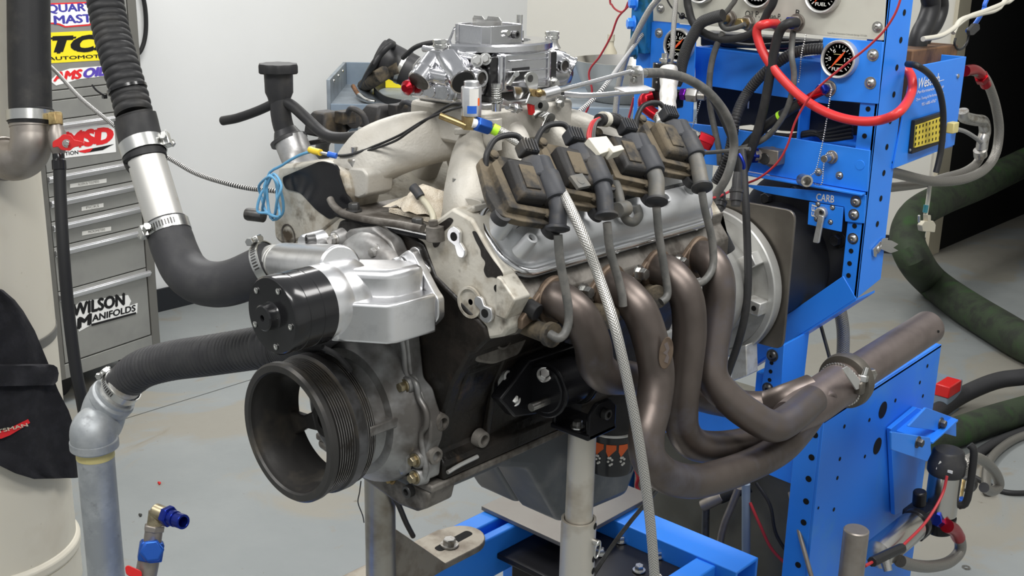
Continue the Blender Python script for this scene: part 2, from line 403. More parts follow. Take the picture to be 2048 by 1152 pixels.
# two slabs with a recessed joint running between them
jA, jB = pt(268, 832, 'z', FL), pt(500, 760, 'z', FL); jd = (jB-jA).normalized(); jn = V((-jd.y, jd.x, 0)); jw = .003
fl = thing('floor', 'pale grey-green painted concrete floor with worn patches', None, kind='structure')
def slab(side):
    e = jA+jn*jw*side; far = 14
    P = [e-jd*far, e+jd*far, e+jd*far+jn*side*far, e-jd*far+jn*side*far]
    P = [V((p.x, p.y, FL)) for p in P]
    obj('slab', MB().prism(P, (0, 0, -.08)), 'floor_paint', fl)
slab(1); slab(-1)
obj('joint', MB().prism([V((p.x, p.y, FL-.012)) for p in (jA-jd*14+jn*.01, jA+jd*14+jn*.01, jA+jd*14-jn*.01, jA-jd*14-jn*.01)], (0, 0, -.03)), 'seam', fl)
for n, b, m in (('wall_left', MB().bx(XW-.1, XW, -3, YB+.1, FL-.05, 2.3), 'wall_paint'),
                ('wall_back', MB().prism([V((XW, YB, FL-.05)), V((WE.x, WE.y, FL-.05)), V((WE.x, WE.y+.12, FL-.05)), V((XW, YB+.12, FL-.05))], (0, 0, 3.3)), 'wall_warm'),
                ('baseboard_left', MB().bx(XW, XW+.012, -3, YB, FL, FL+.1), 'baseboard'),
                ('baseboard_back', MB().prism([V((XW, YB, FL)), V((WE.x, WE.y, FL)), V((WE.x, WE.y-.012, FL)), V((XW, YB-.012, FL))], (0, 0, .1)), 'baseboard'),
                ('wall_back_right', MB().bx(DX, 3.3, WE.y, WE.y+.12, FL-.05, 2.3), 'wall_warm'), ('wall_right', MB().bx(3.2, 3.3, -3, WE.y, FL-.05, 2.3), 'wall_paint'),
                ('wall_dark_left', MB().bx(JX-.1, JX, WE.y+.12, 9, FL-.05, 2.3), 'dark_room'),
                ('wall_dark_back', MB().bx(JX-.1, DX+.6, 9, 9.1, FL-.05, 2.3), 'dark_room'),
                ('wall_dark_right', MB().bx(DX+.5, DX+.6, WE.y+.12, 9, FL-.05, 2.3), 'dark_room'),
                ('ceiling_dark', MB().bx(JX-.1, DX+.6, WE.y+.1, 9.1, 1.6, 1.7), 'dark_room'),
                ('trim_1', MB().bx(JX, JX+.02, WE.y-.02, WE.y+.13, FL, 2.3), 'tan')):
    obj(n, b, m, kind='structure')
# ------------------------------------------------------------------ tool cabinet
A, B = V((-2.468, .698, 0)), V((-2.546, 1.128, 0)); cx = (B-A).normalized(); cn = V((cx.y, -cx.x, 0)); CW = (B-A).length
def cface(px, py, off=0.):
    d = ray(px, py); P0 = A+cn*off; t = (P0-CAM).dot(cn)/d.dot(cn); p = CAM+d*t; return (p-A).dot(cx), p.z
def cbox(s0, s1, z0, z1, d0, d1, mb=None):
    mb = mb or MB(); P = [A+cx*s0+cn*d0, A+cx*s1+cn*d0, A+cx*s1+cn*d1, A+cx*s0+cn*d1]
    return mb.prism([V((p.x, p.y, z0)) for p in P], (0, 0, z1-z0))
cb = thing('tool_cabinet', 'grey steel tool cabinet with bar-handled drawers and racing stickers', 'cabinet')
zb = -.852; ztop = .95
obj('carcass', cbox(0, CW, zb, ztop, -.58, -.006), 'cabinet_dark', cb, .003)
st = .036
obj('stile', cbox(0, st*.6, zb, ztop, -.006, .004), 'cabinet_dark', cb, .001)
obj('stile', cbox(CW-st, CW, zb, ztop, -.006, .004), 'cabinet_dark', cb, .001)
sL, sR = st*.6+.004, CW-st-.004
for s in (.06, CW-.06):
    c = A+cx*s-cn*.1; o = obj('caster', MB().lathe((c.x-.015, c.y, FL+.045), cn, [(0, .03), (0.002, .045), (.03, .045), (.032, .03)], 20).bx(c.x-.025, c.x+.03, c.y-.012, c.y+.012, FL+.06, zb), 'black', cb)
seams = [cface(90, y)[1] for y in (183, 203, 243, 347, 397, 447, 499, 591, 741)]
kick = obj('kick_rail', cbox(st*.6, CW-st, zb, seams[8]-.003, -.006, .003), 'cabinet', cb, .001)
heads = [ztop]+seams
dr = []
for i in range(len(heads)-1):
    z1, z0 = heads[i], heads[i+1]
    nm = 'drawer' if i > 1 else ('door' if i == 0 else 'rail')
    d = obj(nm, cbox(sL, sR, z0+.0022, z1-.0022, -.006, .002), 'cabinet', cb, .001); dr.append(d)
    if i > 2:
        hb = MB(); za = z1-.012
        cbox(sL, sR+.012, za-.016, za, .002, .014, hb); cbox(sL, sR+.012, za-.010, za-.004, .014, .018, hb); cbox(sL, sR+.012, za-.021, za-.017, .002, .010, hb)
        obj('handle', hb, 'handle', d, .0015)
def decal(name, px, m, parent, off=.0028, th=.0006):
    P = []
    for a, b in px:
        s, z = cface(a, b, off); p = A+cx*s+cn*off; P.append(V((p.x, p.y, z)))
    return obj(name, MB().prism(P, cn*th), m, parent)
def ctext(s, p0, p1, hpx, m, parent, shear=0., bold=.0, off=.0036, name='lettering'):
    s0, z0 = cface(*p0, off); s1, z1 = cface(*p1, off); _, zt = cface(p0[0], p0[1]-hpx, off)
    o = A+cx*s0+cn*off; o = V((o.x, o.y, z0)); e = A+cx*s1+cn*off; e = V((e.x, e.y, z1))
    return txt(name, s, o, e-o, V((0, 0, 1)), (e-o).length, zt-z0, m, parent, shear, bold, lift=0)
d0 = dr[0]
decal('sticker', [(60, 8), (224, 2), (224, 42), (186, 44), (180, 51), (130, 55), (118, 50), (108, 48), (62, 48)], 'decal_red', d0, .0024)
decal('sticker', [(62, 11), (222, 5), (222, 39), (184, 41), (178, 48), (131, 52), (120, 47), (109, 45), (64, 45)], 'white', d0, .0031, .0005)
ctext('QUARTER', (94, 29), (217, 23), 20, 'decal_blue', d0, bold=.022); ctext('MASTER', (108, 49), (218, 43), 18, 'decal_blue', d0, bold=.022)
decal('sticker', [(58, 67), (262, 58), (262, 117), (58, 129)], 'yellow', d0, .0024)
ctext('TCI', (101, 108), (218, 102), 36, 'decal_black', d0, .25, .04); ctext('AUTOMOTIVE', (96, 121), (225, 114), 7, 'decal_black', d0, bold=.01)
decal('sticker', [(100, 162), (118, 144), (140, 137), (216, 131), (212, 152), (160, 158), (112, 171)], 'white', d0, .0024)
ctext('AMS', (106, 164), (167, 157), 20, 'decal_red', d0, .3, .035); ctext('OIL', (167, 157), (212, 151), 20, 'decal_purple', d0, .3, .035)
d3 = dr[3]
decal('sticker', [(108, 257), (228, 247), (232, 304), (112, 318)], 'white', d3, .0024)
ctext('MSD', (126, 300), (229, 286), 36, 'decal_red', d3, .15, .045); ctext('IGNITION', (108, 314), (157, 308), 8, 'decal_black', d3, bold=.01)
decal('swoosh', [(158, 303), (184, 297), (228, 288), (205, 300), (175, 305)], 'decal_black', d3, .0032); decal('swoosh', [(156, 302), (186, 296), (180, 303), (170, 306), (160, 304)], 'decal_red', d3, .0034)
for y0, d, t in ((373, dr[4], 'ALLEN & TOLMERS'), (419, dr[5], 'PICKS'), (468, dr[6], 'MICROMETERS')):
    x0, x1 = {373: (140, 213), 419: (163, 207), 468: (164, 222)}[y0]; k = {373: 11, 419: 8, 468: 10}[y0]
    decal('drawer_label', [(x0, y0-5), (x1, y0-5-k), (x1, y0+1-k+2), (x0, y0+3)], 'label_white', d, .0024); ctext(t, (x0+(x1-x0)*.22, y0+1-k*.22), (x0+(x1-x0)*.8, y0+1-k*.8), 5, 'cabinet_dark', d, off=.0034)
d7 = dr[8]
decal('sticker', [(124, 626), (150, 612), (160, 603), (256, 590), (262, 602), (258, 612), (275, 606), (274, 626), (182, 650), (158, 663), (148, 640), (128, 632)], 'white', d7, .0024)
ctext('WILSON', (146, 634), (252, 610), 27, 'decal_black', d7, .1, .03); ctext('ANIFOLDS', (184, 644), (272, 622), 14, 'decal_black', d7, .1, .02)
ctext('M', (154, 660), (186, 648), 24, 'decal_black', d7, .1, .035); decal('underline', [(182, 648), (272, 624), (272, 628), (184, 652)], 'decal_black', d7, .0036)
# the neighbouring chest, seen only as a sliver at the picture's left edge
c2 = thing('tool_chest', 'grey drawer chest standing beside the stickered tool cabinet', 'cabinet')
obj('carcass', cbox(-.62, -.006, zb, ztop, -.58, -.006), 'cabinet_dark', c2, .003)
obj('base', cbox(-.58, -.03, FL, zb, -.5, -.06), 'cabinet_dark', c2)
zz = [cface(6, y)[1] for y in (-90, 20, 78, 135, 250, 380, 520, 700)]
for a, b in zip(zz, zz[1:]):
    d = obj('drawer', cbox(-.6, -.012, b+.002, a-.002, -.006, .002), 'cabinet', c2, .001)
    obj('handle', cbox(-.6, -.012, a-.03, a-.012, .002, .016), 'handle', d, .002)
# ------------------------------------------------------------------ water column and what hangs on it
ca = pd(-78, 640, 2.72); CC = V((ca.x, ca.y, 0)); CR = .205
col = thing('water_column', 'tall cream painted water column with a dark band and flanged foot', 'column')
obj('barrel', MB().lathe((CC.x, CC.y, 0), (0, 0, 1), [(-.83, CR), (1.1, CR)], 64), 'cream', col)
obj('band', MB().lathe((CC.x, CC.y, 0), (0, 0, 1), [(-.305, CR+.001), (-.285, CR+.0025), (-.282, CR+.0025), (-.28, CR+.001)], 64, cap=False), 'cabinet_dark', col)
fz = pt(100, 1085, 'y', CC.y-.1).z
obj('foot_flange', MB().lathe((CC.x, CC.y, 0), (0, 0, 1), [(-.868, CR+.002), (-.858, CR+.010), (-.838, CR+.010), (-.828, CR+.001)], 64), 'cream', col, .003)
obj('base', MB().lathe((CC.x, CC.y, 0), (0, 0, 1), [(FL, CR+.006), (-.866, CR+.006)], 64), 'cream', col)
q = pd(122, 1150, 2.5); qd = (V((q.x-CC.x, q.y-CC.y, 0))).normalized(); qc = CC+qd*(CR-.02); qc.z = -.905
obj('outlet', MB().lathe(qc, qd, [(0, .05), (.055, .05), (.055, .038), (.02, .036)], 36), 'cream', col)
obj('outlet_bore', MB().lathe(qc+qd*.02, qd, [(0, .037), (.002, .037)], 36), 'rust', col)
# fabric pouch over the column: a shell wrapped round it
def around(px, py, r):
    """point of the cylinder of radius r about the column that this direction meets first"""
    d = ray(px, py); ox, oy = CAM.x-CC.x, CAM.y-CC.y; a = d.x**2+d.y**2; b = 2*(ox*d.x+oy*d.y); c = ox*ox+oy*oy-r*r; D = b*b-4*a*c
    t = (-b-math.sqrt(D))/(2*a) if D > 0 else -b/(2*a)
    return CAM+d*t
fb = thing('fabric_apron', 'black fabric shop apron with a red woven label hanging on the cream column', 'apron')
def shell(name, outline, r, th, m, nrow=14):
    """outline: rows (y, xleft, xright)"""
    rings = []
    rows = []
    for y, x0, x1 in outline: rows.append((y, x0, x1))
    V1 = []; n = 18
    for y, x0, x1 in rows:
        for k in range(n+1):
            x = x0+(x1-x0)*k/n; p = around(x, y, r+.012*math.sin(k*.9+y*.02)*(k/n)); V1.append(p)
    out = []; inn = []
    for p in V1:
        nrm = V((p.x-CC.x, p.y-CC.y, 0)).normalized(); out.append(p+nrm*th); inn.append(p)
    R = len(rows); fs = []
    W1 = n+1; off = len(out)
    for i in range(R-1):
        for k in range(n):
            a = i*W1+k; fs.append((a, a+1, a+1+W1, a+W1)); fs.append((off+a, off+a+W1, off+a+1+W1, off+a+1))
    for k in range(n):
        fs.append((k+1, k, off+k, off+k+1)); a = (R-1)*W1+k; fs.append((a, a+1, off+a+1, off+a))
    for i in range(R-1):
        a = i*W1; fs.append((a, a+W1, off+a+W1, off+a)); a += n; fs.append((a+W1, a, off+a, off+a+W1))
    b = MB().add(out+inn, fs); return obj(name, b, m, fb, 0, 60)
shell('apron_panel', [(578, -95, 2), (598, -95, 24), (620, -95, 40), (660, -95, 62), (700, -95, 78), (735, -95, 92), (760, -95, 100), (780, -95, 108), (820, -95, 128), (850, -95, 138), (875, -75, 146), (900, -45, 152), (925, -8, 156), (943, 26, 157), (955, 62, 150)], CR+.03, .012, 'fabric')
shell('rolled_cuff', [(728, -95, 96), (733, -95, 103), (745, -95, 106), (760, -95, 104), (768, -95, 97)], CR+.046, .016, 'fabric')
def lab(px): return [around(a, b, CR+.047) for a, b in px]
L4 = [(-60, 868), (-30, 874), (2, 877), (20, 870), (40, 858), (60, 845), (56, 838), (36, 848), (14, 859), (-4, 863), (-30, 862), (-60, 857)]
obj('woven_label', MB().prism(lab(L4), (CAM-CC).normalized()*.003), 'decal_red', fb)
pA, pB = around(-52, 874, CR+.052), around(56, 849, CR+.052); pU = around(-4, 864, CR+.052); pD = around(2, 876, CR+.052)
txt('lettering', 'CRAFTSMAN', pA+V((0, 0, -.003))+(CAM-CC).normalized()*.006, pB-pA, (pU-pD), (pB-pA).length, .009, 'tan', fb, bold=.01)
# ------------------------------------------------------------------ black riser hose, its clamp and steel elbow
def clamp(name, p, d, r, label, wid=.0125, scr=None, group='worm-drive hose clamps', mt='zinc'):
    t = thing(name, label, 'hose clamp', group); X, Y, D = basis(d); p = V(p)
    obj('band', MB().lathe(p-D*wid/2, D, [(0, r), (0, r+.0016), (wid, r+.0016), (wid, r)], 40, loop=True), mt, t)
    s = V(scr).normalized() if scr else X; s = (s-D*s.dot(D)).normalized(); e = D.cross(s); c = p+s*(r+.006)
    obj('screw_housing', MB().box(c, (1, 1, 1), Matrix((s*.010, D*wid*1.1, e*.016)).transposed()), mt, t, .0015)
    sc = obj('screw', MB().cyl(c-e*.016, c+e*.016, .0042, n=14).hexa(c+e*.016, e, .0062, .006), mt, t)
    vv = MB()
    for k in range(11):
        a = (k-5)*.13+.9; q = s*math.cos(a)+e*math.sin(a); tt = D.cross(q); vv.box(p+q*(r+.0017), (1, 1, 1), Matrix((q*.0004, D*wid*.55, tt*.0022)).transposed())
    obj('slots', vv, 'dark_steel', t)
    return t
hd = 2.42
hs = obj('riser_hose', MB().tube([pd(54, -420, hd), pd(55, -250, hd), pd(57, -60, hd), pd(58, 80, hd), pd(60, 180, hd), pd(61, 213, hd), pd(62, 226, hd), pd(62, 240, hd), pd(62, 250, hd)], .0435, 40, 6, rf=lambda l, t: .0425 if t < .70 else .0455-.002*max(0, t-.92)*10), 'rubber', label='thick straight black rubber hose rising above a steel elbow', cat='hose')
c = pd(61, 233, hd); cdv = pd(60, 180, hd)-pd(62, 250, hd)
clamp('hose_clamp', c, cdv, .0462, 'slotted steel band clamp at the foot of the thick black riser hose', .021, scr=(-1, .6, 0))
el = thing('pipe_elbow', 'brown-grey steel elbow under the thick black riser hose, entering the cream column', 'pipe fitting')
obj('bend', MB().tube([pd(62, 246, hd), pd(63, 268, hd), pd(62, 290, hd), pd(52, 312, hd+.01), pd(30, 322, hd+.02), pd(4, 318, hd+.04), pd(-22, 312, hd+.08), pd(-40, 312, hd+.12)], .0415, 40, 8), 'elbow_steel', el)
obj('collar', MB().tube([pd(10, 318, hd+.035), pd(-6, 315, hd+.06)], .047, 36, 2), 'elbow_steel', el, .003)
obj('socket_ring', MB().tube([pd(62, 244, hd), pd(62.5, 255, hd)], .043, 40, 2), 'elbow_steel', el, .001)
# ball valve with a red lever, black hose below
vd = 2.40; bv = thing('ball_valve', 'brass ball valve with red lever handle above a black drain hose', 'valve')
ax = (pd(118, 238, vd)-pd(122, 300, vd)).normalized()
obj('inlet_nut', MB().hexa(pd(112, 250, vd), ax, .016, .026), 'brass', bv, .001)
obj('body', MB().lathe(pd(117, 308, vd), ax, [(0, .012), (.01, .016), (.02, .0175), (.045, .0175), (.058, .012), (.066, .011)], 24), 'elbow_steel', bv)
cvv = (CAM-pd(122, 287, vd)).normalized(); hc = pd(131, 288, vd-.025)
lv = obj('lever', MB().prism(poly_round([pd(105, 283, vd-.03), pd(118, 276, vd-.03), pd(126, 268, vd-.03), pd(142, 270, vd-.03), pd(148, 280, vd-.03), pd(166, 283, vd-.03), pd(166, 291, vd-.03), pd(147, 295, vd-.03), pd(140, 302, vd-.03), pd(122, 300, vd-.03), pd(116, 293, vd-.03), pd(105, 296, vd-.03)], .004), cvv*.004), 'red_paint', bv, .001)
bolt(lv, pd(133, 287, vd-.034), cvv, .006, 'zinc')
obj('hose_barb', MB().lathe(pd(119, 340, vd), ax, [(0, .0145), (.02, .0145), (.022, .012), (.036, .012), (.04, .010)], 20), 'black_gloss', bv, .001)
obj('drain_hose', MB().tube([pd(119, 330, vd), pd(121, 400, vd), pd(128, 520, vd), pd(139, 640, vd+.02), pd(152, 740, vd+.04), pd(162, 790, vd+.06), pd(172, 850, vd+.1), pd(180, 900, vd+.14), V((pd(184, 930, vd+.16).x, pd(184, 930, vd+.16).y, FL+.01))], .0125, 16, 6), 'black', label='slim black hose hanging from the red-levered ball valve', cat='hose')
# armoured cable sagging along the wall, loose cable behind the cabinet
obj('armoured_cable', MB().tube([pd(-30, 20, 2.55), pd(5, 55, 2.55), pd(40, 92, 2.55), pd(100, 132, 2.5), pd(160, 195, 2.3), pd(222, 246, 2.2), pd(280, 292, 2.15), pd(330, 312, 2.1), pd(390, 346, 2.05), pd(450, 366, 2.), pd(500, 377, 1.98), pd(555, 383, 1.95), pd(620, 400, 1.95)], .0042, 12, 10), 'coil_cable', label='thin steel-wound armoured cable sagging across the white wall', cat='cable')
obj('cabinet_cord', MB().tube([pt(283, -20, 'x', -3.15), pt(290, 15, 'x', -3.15), pt(292, 50, 'x', -3.15), pt(289, 80, 'x', -3.15), pt(281, 102, 'x', -3.15), pt(270, 112, 'x', -3.16)], .009, 10, 6), 'black', label='black cord looping down the wall behind the tool cabinet', cat='cable')
# ------------------------------------------------------------------ upper water hose run: corrugated hose, aluminium pipe, rubber elbow
def corr(pitch, r, amp): return lambda l, t: r+amp*(1 if (l/pitch) % 1 < .5 else -1)*min(1, 3*abs(math.sin(PI*((l/pitch) % .5)/.5)))
uh = thing('corrugated_hose', 'ribbed black hose with a smooth cuff and a cable tie, hung above the aluminium pipe', 'hose')
U0 = [pd(150, -480, 1.92), pd(172, -260, 1.88), pd(202, -60, 1.84), pd(210, 0, 1.83), pd(222, 60, 1.82), pd(241, 130, 1.8), pd(259, 190, 1.79), pd(269, 232, 1.78)]
P = resample(U0, .0011)
pit = .0128
obj('ribbed_tube', MB().tube(P, .03, 36, raw=True, rf=lambda l, t: .0262+.0026*abs(math.sin(PI*l/pit))**.6), 'rubber', uh)
obj('cuff', MB().tube(hp((268, 229, 1.78), (272, 242, 1.78), (279, 272, 1.775), (289, 312, 1.765), (290, 316, 1.765)), .031, 40, 6, rf=lambda l, t: .0285 if t < .1 else .0325), 'rubber', uh)
tdv = (pd(250, 165, 1.79)-pd(259, 195, 1.79)).normalized()
tt = obj('cable_tie', MB().lathe(pd(255, 181, 1.79), tdv, [(0, .0285), (0, .0305), (.0045, .0305), (.0045, .0285)], 32, loop=True), 'black_gloss', uh)
obj('tie_tail', MB().tube(hp((211, 194, 1.77), (203, 188, 1.765), (192, 180, 1.76), (184, 170, 1.76)), .0016, 6, 4).box(pd(209, 193, 1.772), (.006, .006, .006)), 'black_gloss', tt)
pdv = (pd(290, 330, 1.76)-pd(325, 440, 1.74)).normalized()
clamp('hose_clamp', pd(286, 297, 1.767), pdv, .0328, 'bright steel band clamp round the cuff of the ribbed hanging hose', .021, scr=RT*1.-FW*.1)
obj('aluminium_pipe', MB().pipe(pd(287, 300, 1.767), pd(338, 470, 1.735), .0288, .026, 40), 'alu_pipe', label='stained straight aluminium pipe joining two black hoses', cat='pipe')
clamp('hose_clamp', pd(336, 458, 1.737), pdv, .0318, 'steel band clamp where the aluminium pipe enters the rubber elbow', .017, scr=-RT*.9-FW*.6)
obj('rubber_elbow', MB().tube(hp((331, 444, 1.74), (340, 472, 1.735), (352, 506, 1.73), (370, 540, 1.72), (398, 562, 1.705), (434, 569, 1.69), (470, 563, 1.675), (508, 547, 1.66), (545, 528, 1.65)), .0315, 40, 8, rf=lambda l, t: .0312+.0022*min(1, t*6)), 'rubber_gray', label='smooth black rubber elbow hose curving up to the water pump', cat='hose')
wdv = (pd(545, 528, 1.65)-pd(508, 547, 1.66)).normalized()
clamp('hose_clamp', pd(537, 530, 1.653), wdv, .0338, 'steel band clamp holding the rubber elbow on the water pump inlet', .014, scr=UP-FW*.2)
# ------------------------------------------------------------------ lower hose run: galvanised standpipe, elbow, corrugated hose
sd = 2.02; sp = pd(199, 1000, sd); SPX, SPY = sp.x, sp.y
stp = thing('galvanised_standpipe', 'upright galvanised steel pipe with a threaded elbow on top', 'pipe')
def sv(py, dx=0.): # point of the vertical axis seen at height py
    d = ray(199, py); t = ((SPX-CAM.x)*d.x+(SPY-CAM.y)*d.y)/(d.x**2+d.y**2); return V((SPX, SPY, (CAM+d*t).z))
zc = sv(893).z
obj('riser', MB().cyl((SPX, SPY, FL), (SPX, SPY, zc+.01), .0312, n=40), 'galv', stp)
obj('thread_band', MB().cyl((SPX, SPY, zc-.018), (SPX, SPY, zc-.003), .0318, n=40), 'dull_yellow', stp)
obj('elbow_body', MB().tube([V((SPX, SPY, zc)), V((SPX, SPY, zc+.03)), pd(201, 845, sd), pd(213, 810, sd-.005), pd(232, 788, sd-.012)], .038, 36, 8), 'galv', stp)
obj('elbow_bead', MB().lathe((SPX, SPY, zc-.002), (0, 0, 1), [(0, .036), (.002, .0405), (.016, .0405), (.02, .037)], 40), 'galv', stp, .001)
ed = (pd(262, 756, sd-.03)-pd(213, 810, sd-.005)).normalized()
obj('elbow_bead', MB().lathe(pd(219, 803, sd-.008), ed, [(-.002, .037), (0, .0405), (.012, .0405), (.016, .036)], 40), 'galv', stp, .001)
obj('nipple', MB().cyl(pd(219, 803, sd-.008), pd(262, 756, sd-.03), .0295, n=36), 'alu_pipe', stp)
lh = thing('lower_corrugated_hose', 'finely ribbed dark grey hose arching from the galvanised elbow to the pump', 'hose')
Lp = hp((238, 782, sd-.015), (252, 763, sd-.02), (285, 738, sd-.06), (340, 722, sd-.1), (410, 712, sd-.16), (470, 703, sd-.2), (530, 694, sd-.25), (590, 688, sd-.30))+[V((pt(543, 632, 'y', -.222).x-.02, -.12, pt(543, 632, 'y', -.222).z-.03))]
P2 = resample(Lp, .0009)
obj('ribbed_tube', MB().tube(P2, .03, 32, raw=True, rf=lambda l, t: (.0308+.0024*abs(math.sin(PI*l/.0095))**.7) if l > .05 else .0325), 'rubber_gray', lh)
obj('seam', MB().tube([p+(UP*-.012+(CAM-p).normalized()*.0285) for p in P2[90::14]], .0012, 6, 1), 'black', lh)
clamp('hose_clamp', pd(243, 775, sd-.016), ed, .0332, 'steel band clamp between the lower ribbed hose and the galvanised elbow', .013, scr=-RT+UP*.5)
# ------------------------------------------------------------------ capped valve with blue fittings, foreground floor
vd2 = 1.80; tv = thing('drain_valve', 'stub of brass pipe fittings with blue caps and a red lever', 'valve')
b0 = pd(292, 1150, vd2); za = V((b0.x, b0.y, FL))
obj('riser', MB().cyl(za, pd(294, 1130, vd2), .013, n=20), 'elbow_steel', tv)
obj('tee', MB().cyl(pd(292, 1150, vd2), pd(304, 1085, vd2), .0165, n=24).cyl(pd(304, 1090, vd2), pd(309, 1052, vd2), .0135, n=24), 'elbow_steel', tv, .001)
obj('union_nut', MB().hexa(pd(299, 1120, vd2), (pd(306, 1075, vd2)-pd(299, 1120, vd2)), .021, .03), 'blue_ano2', tv, .002)
obj('plug', MB().hexa(pd(304, 1102, vd2-.015), (CAM-pd(304, 1102, vd2)), .0185, .016), 'blue_ano2', tv, .002)
obj('bush', MB().hexa(pd(308, 1062, vd2), (pd(312, 1030, vd2)-pd(308, 1062, vd2)), .0165, .01), 'elbow_steel', tv, .001)
obj('elbow', MB().cyl(pd(309, 1060, vd2), pd(314, 1022, vd2), .0125, n=20).cyl(pd(310, 1022, vd2), pd(334, 1032, vd2-.01), .0125, n=20), 'yellow_zinc', tv, .001)
obj('cap_fitting', MB().hexa(pd(333, 1031, vd2-.01), pd(360, 1041, vd2-.03)-pd(333, 1031, vd2-.01), .0165, .012).cyl(pd(340, 1034, vd2-.014), pd(352, 1038.5, vd2-.023), .0125, n=20).pipe(pd(350, 1038, vd2-.02), pd(367, 1044, vd2-.034), .0115, .008, 20), 'blue_ano', tv, .0008)
obj('lever', MB().prism(poly_round([pd(250, 1134, vd2-.02), pd(256, 1130, vd2-.02), pd(284, 1142, vd2-.02), pd(284, 1160, vd2-.02), pd(252, 1150, vd2-.02)], .005), (CAM-b0).normalized()*.004), 'red_paint', tv, .001)
# ------------------------------------------------------------------ engine: block, heads, covers, pan
eng = thing('engine', 'bare aluminium-headed V8 engine with grimy block on the dyno stand', 'engine')
def xz(P, y): return [V((a, y, b)) for a, b in P]
def mir(P): return [(-a, b) for a, b in P][::-1]
half = [(.108, -.082), (.126, -.082), (.126, -.058), (.112, -.045), (.118, .0), (.142, .065), (.172, .115), (.182, .118), (.205, .142), (.20, .158), (.108, .205), (.085, .245), (.06, .252)]
blk = half+mir(half)
obj('block', MB().prism(xz(blk, 0), (0, .53, 0)), 'grime', eng, .004)
# cast ribs and bosses on the driver's flank of the block
rb = MB()
for y in (.09, .25): rb.prism(xz([(.112, -.05), (.122, -.052), (.138, .04), (.16, .09), (.14, .08), (.12, .0)], y-.005), (0, .010, 0))
rb.prism([V((.118, .02, .0)), V((.15, .02, .075)), V((.146, .02, .085)), V((.116, .02, .01))], (0, .48, 0))
obj('flank_ribs', rb, 'grime', eng, .003)
for px, py, x in ((886, 846, .128), (873, 913, .126), (968, 880, .128)):
    p = pt(px, py, 'x', x); obj('tapped_boss', MB().lathe(p-V((.012, 0, 0)), (1, 0, 0), [(0, .014), (.012, .0115), (.013, .0075), (.004, .007)], 20), 'grime_gray', eng)
# deck pad with a machined lug above the mount
lug = MB().prism(poly_round(pts('x', .165, (945, 700), (990, 650), (1035, 645), (1060, 670), (1040, 710), (990, 730), (955, 725)), .008), (-.03, 0, 0))
obj('deck_lug', lug, 'grime_gray', eng, .004)
p = pt(1007, 676, 'x', .166); obj('core_plug', MB().lathe(p, (1, 0, 0), [(0, .016), (.002, .016), (.002, .013), (-.002, .012)], 24), 'grime_gray', eng)
p = pt(1018, 762, 'x', .15); obj('knock_boss', MB().lathe(p-V((.02, 0, 0)), (1, .0, .3), [(0, .012), (.02, .009), (.021, .006), (.01, .005)], 18), 'alum_dull', eng)
# heads
hd_ = [(.169, .121), (.200, .140), (.226, .150), (.238, .165), (.238, .195), (.222, .215), (.226, .232), (.170, .292), (.135, .300), (.095, .272), (.055, .240), (.108, .174)]
h = obj('cylinder_head', MB().prism(xz(hd_, .004), (0, .492, 0)), 'cast_dirty', eng, .004)
obj('exhaust_face', MB().prism(xz([(.2, .1375), (.2265, .1475), (.2395, .164), (.2395, .1955), (.2238, .2155), (.2278, .2325), (.224, .2325), (.22, .2155), (.236, .195), (.236, .166), (.224, .152), (.199, .142)], .028), (0, .47, 0)), 'grime_gray', h, .002)
for P in (((795, 486), (838, 489), (852, 510), (858, 524), (866, 546), (880, 572), (902, 588), (906, 612), (918, 650), (935, 697), (905, 668), (868, 612), (842, 560)), ((944, 462), (952, 462), (968, 492), (985, 518), (1002, 540), (1008, 552), (1000, 558), (984, 553), (974, 556), (967, 541), (972, 524), (962, 512), (962, 500), (952, 482)), ((862, 470), (876, 450), (900, 434), (908, 440), (900, 452), (888, 462), (884, 478), (876, 494), (868, 496))):
    obj('oil_film', MB().prism(poly_round(pts('y', .0038, *P), .004, 3), (0, -.0006, 0)), 'grime', h)
def ear(parent, px, py, px2, py2, y=.002, r=.0125):
    a, b = pt(px, py, 'y', y), pt(px2, py2, 'y', y); n = 14; d = (b-a); e = V((-d.z, 0, d.x)).normalized(); d = d.normalized(); P = []
    for k in range(n+1): t = -PI/2+PI*k/n; P.append(a-d*r*math.cos(t)+e*r*math.sin(t))
    P += [a.lerp(b, .5)+e*r*.42]
    for k in range(n+1): t = PI/2-PI*k/n; P.append(b+d*r*.62*math.cos(t)+e*r*.62*math.sin(t))
    P += [a.lerp(b, .5)-e*r*.42]
    o = obj('accessory_boss', MB().prism(P, (0, -.005, 0)), 'alum', parent, .001)
    obj('bolt_hole', MB().lathe(a-V((0, .0052, 0)), (0, -1, 0), [(0, .0058), (.0004, .0058)], 18), 'bore', o)
ear(h, 835, 511, 856, 540); ear(h, 913, 472, 926, 503); ear(h, 975, 625, 962, 603)
p = pt(941, 604, 'y', .002); obj('core_plug', MB().lathe(p, (0, -1, 0), [(0, .021), (.003, .021), (.003, .0175), (-.004, .016), (-.002, .006), (0, .004)], 28), 'cast_dirty', h)
p = pt(994, 577, 'y', .002); obj('bolt_hole', MB().lathe(p, (0, -1, 0), [(0, .005), (.0006, .005)], 14), 'bore', h)
p = pt(923, 665, 'y', .002); obj('bolt_hole', MB().lathe(p, (0, -1, 0), [(0, .0048), (.0006, .0048)], 14), 'bore', h)
obj('head_lug', MB().prism(poly_round(pts('y', -.004, (992, 552), (1000, 556), (1030, 600), (1010, 640), (990, 632)), .003), (0, .03, 0)), 'cast_dirty', h, .002)
h2 = obj('cylinder_head', MB().prism(xz(mir(hd_), .014), (0, .492, 0)), 'cast_dirty', eng, .004)
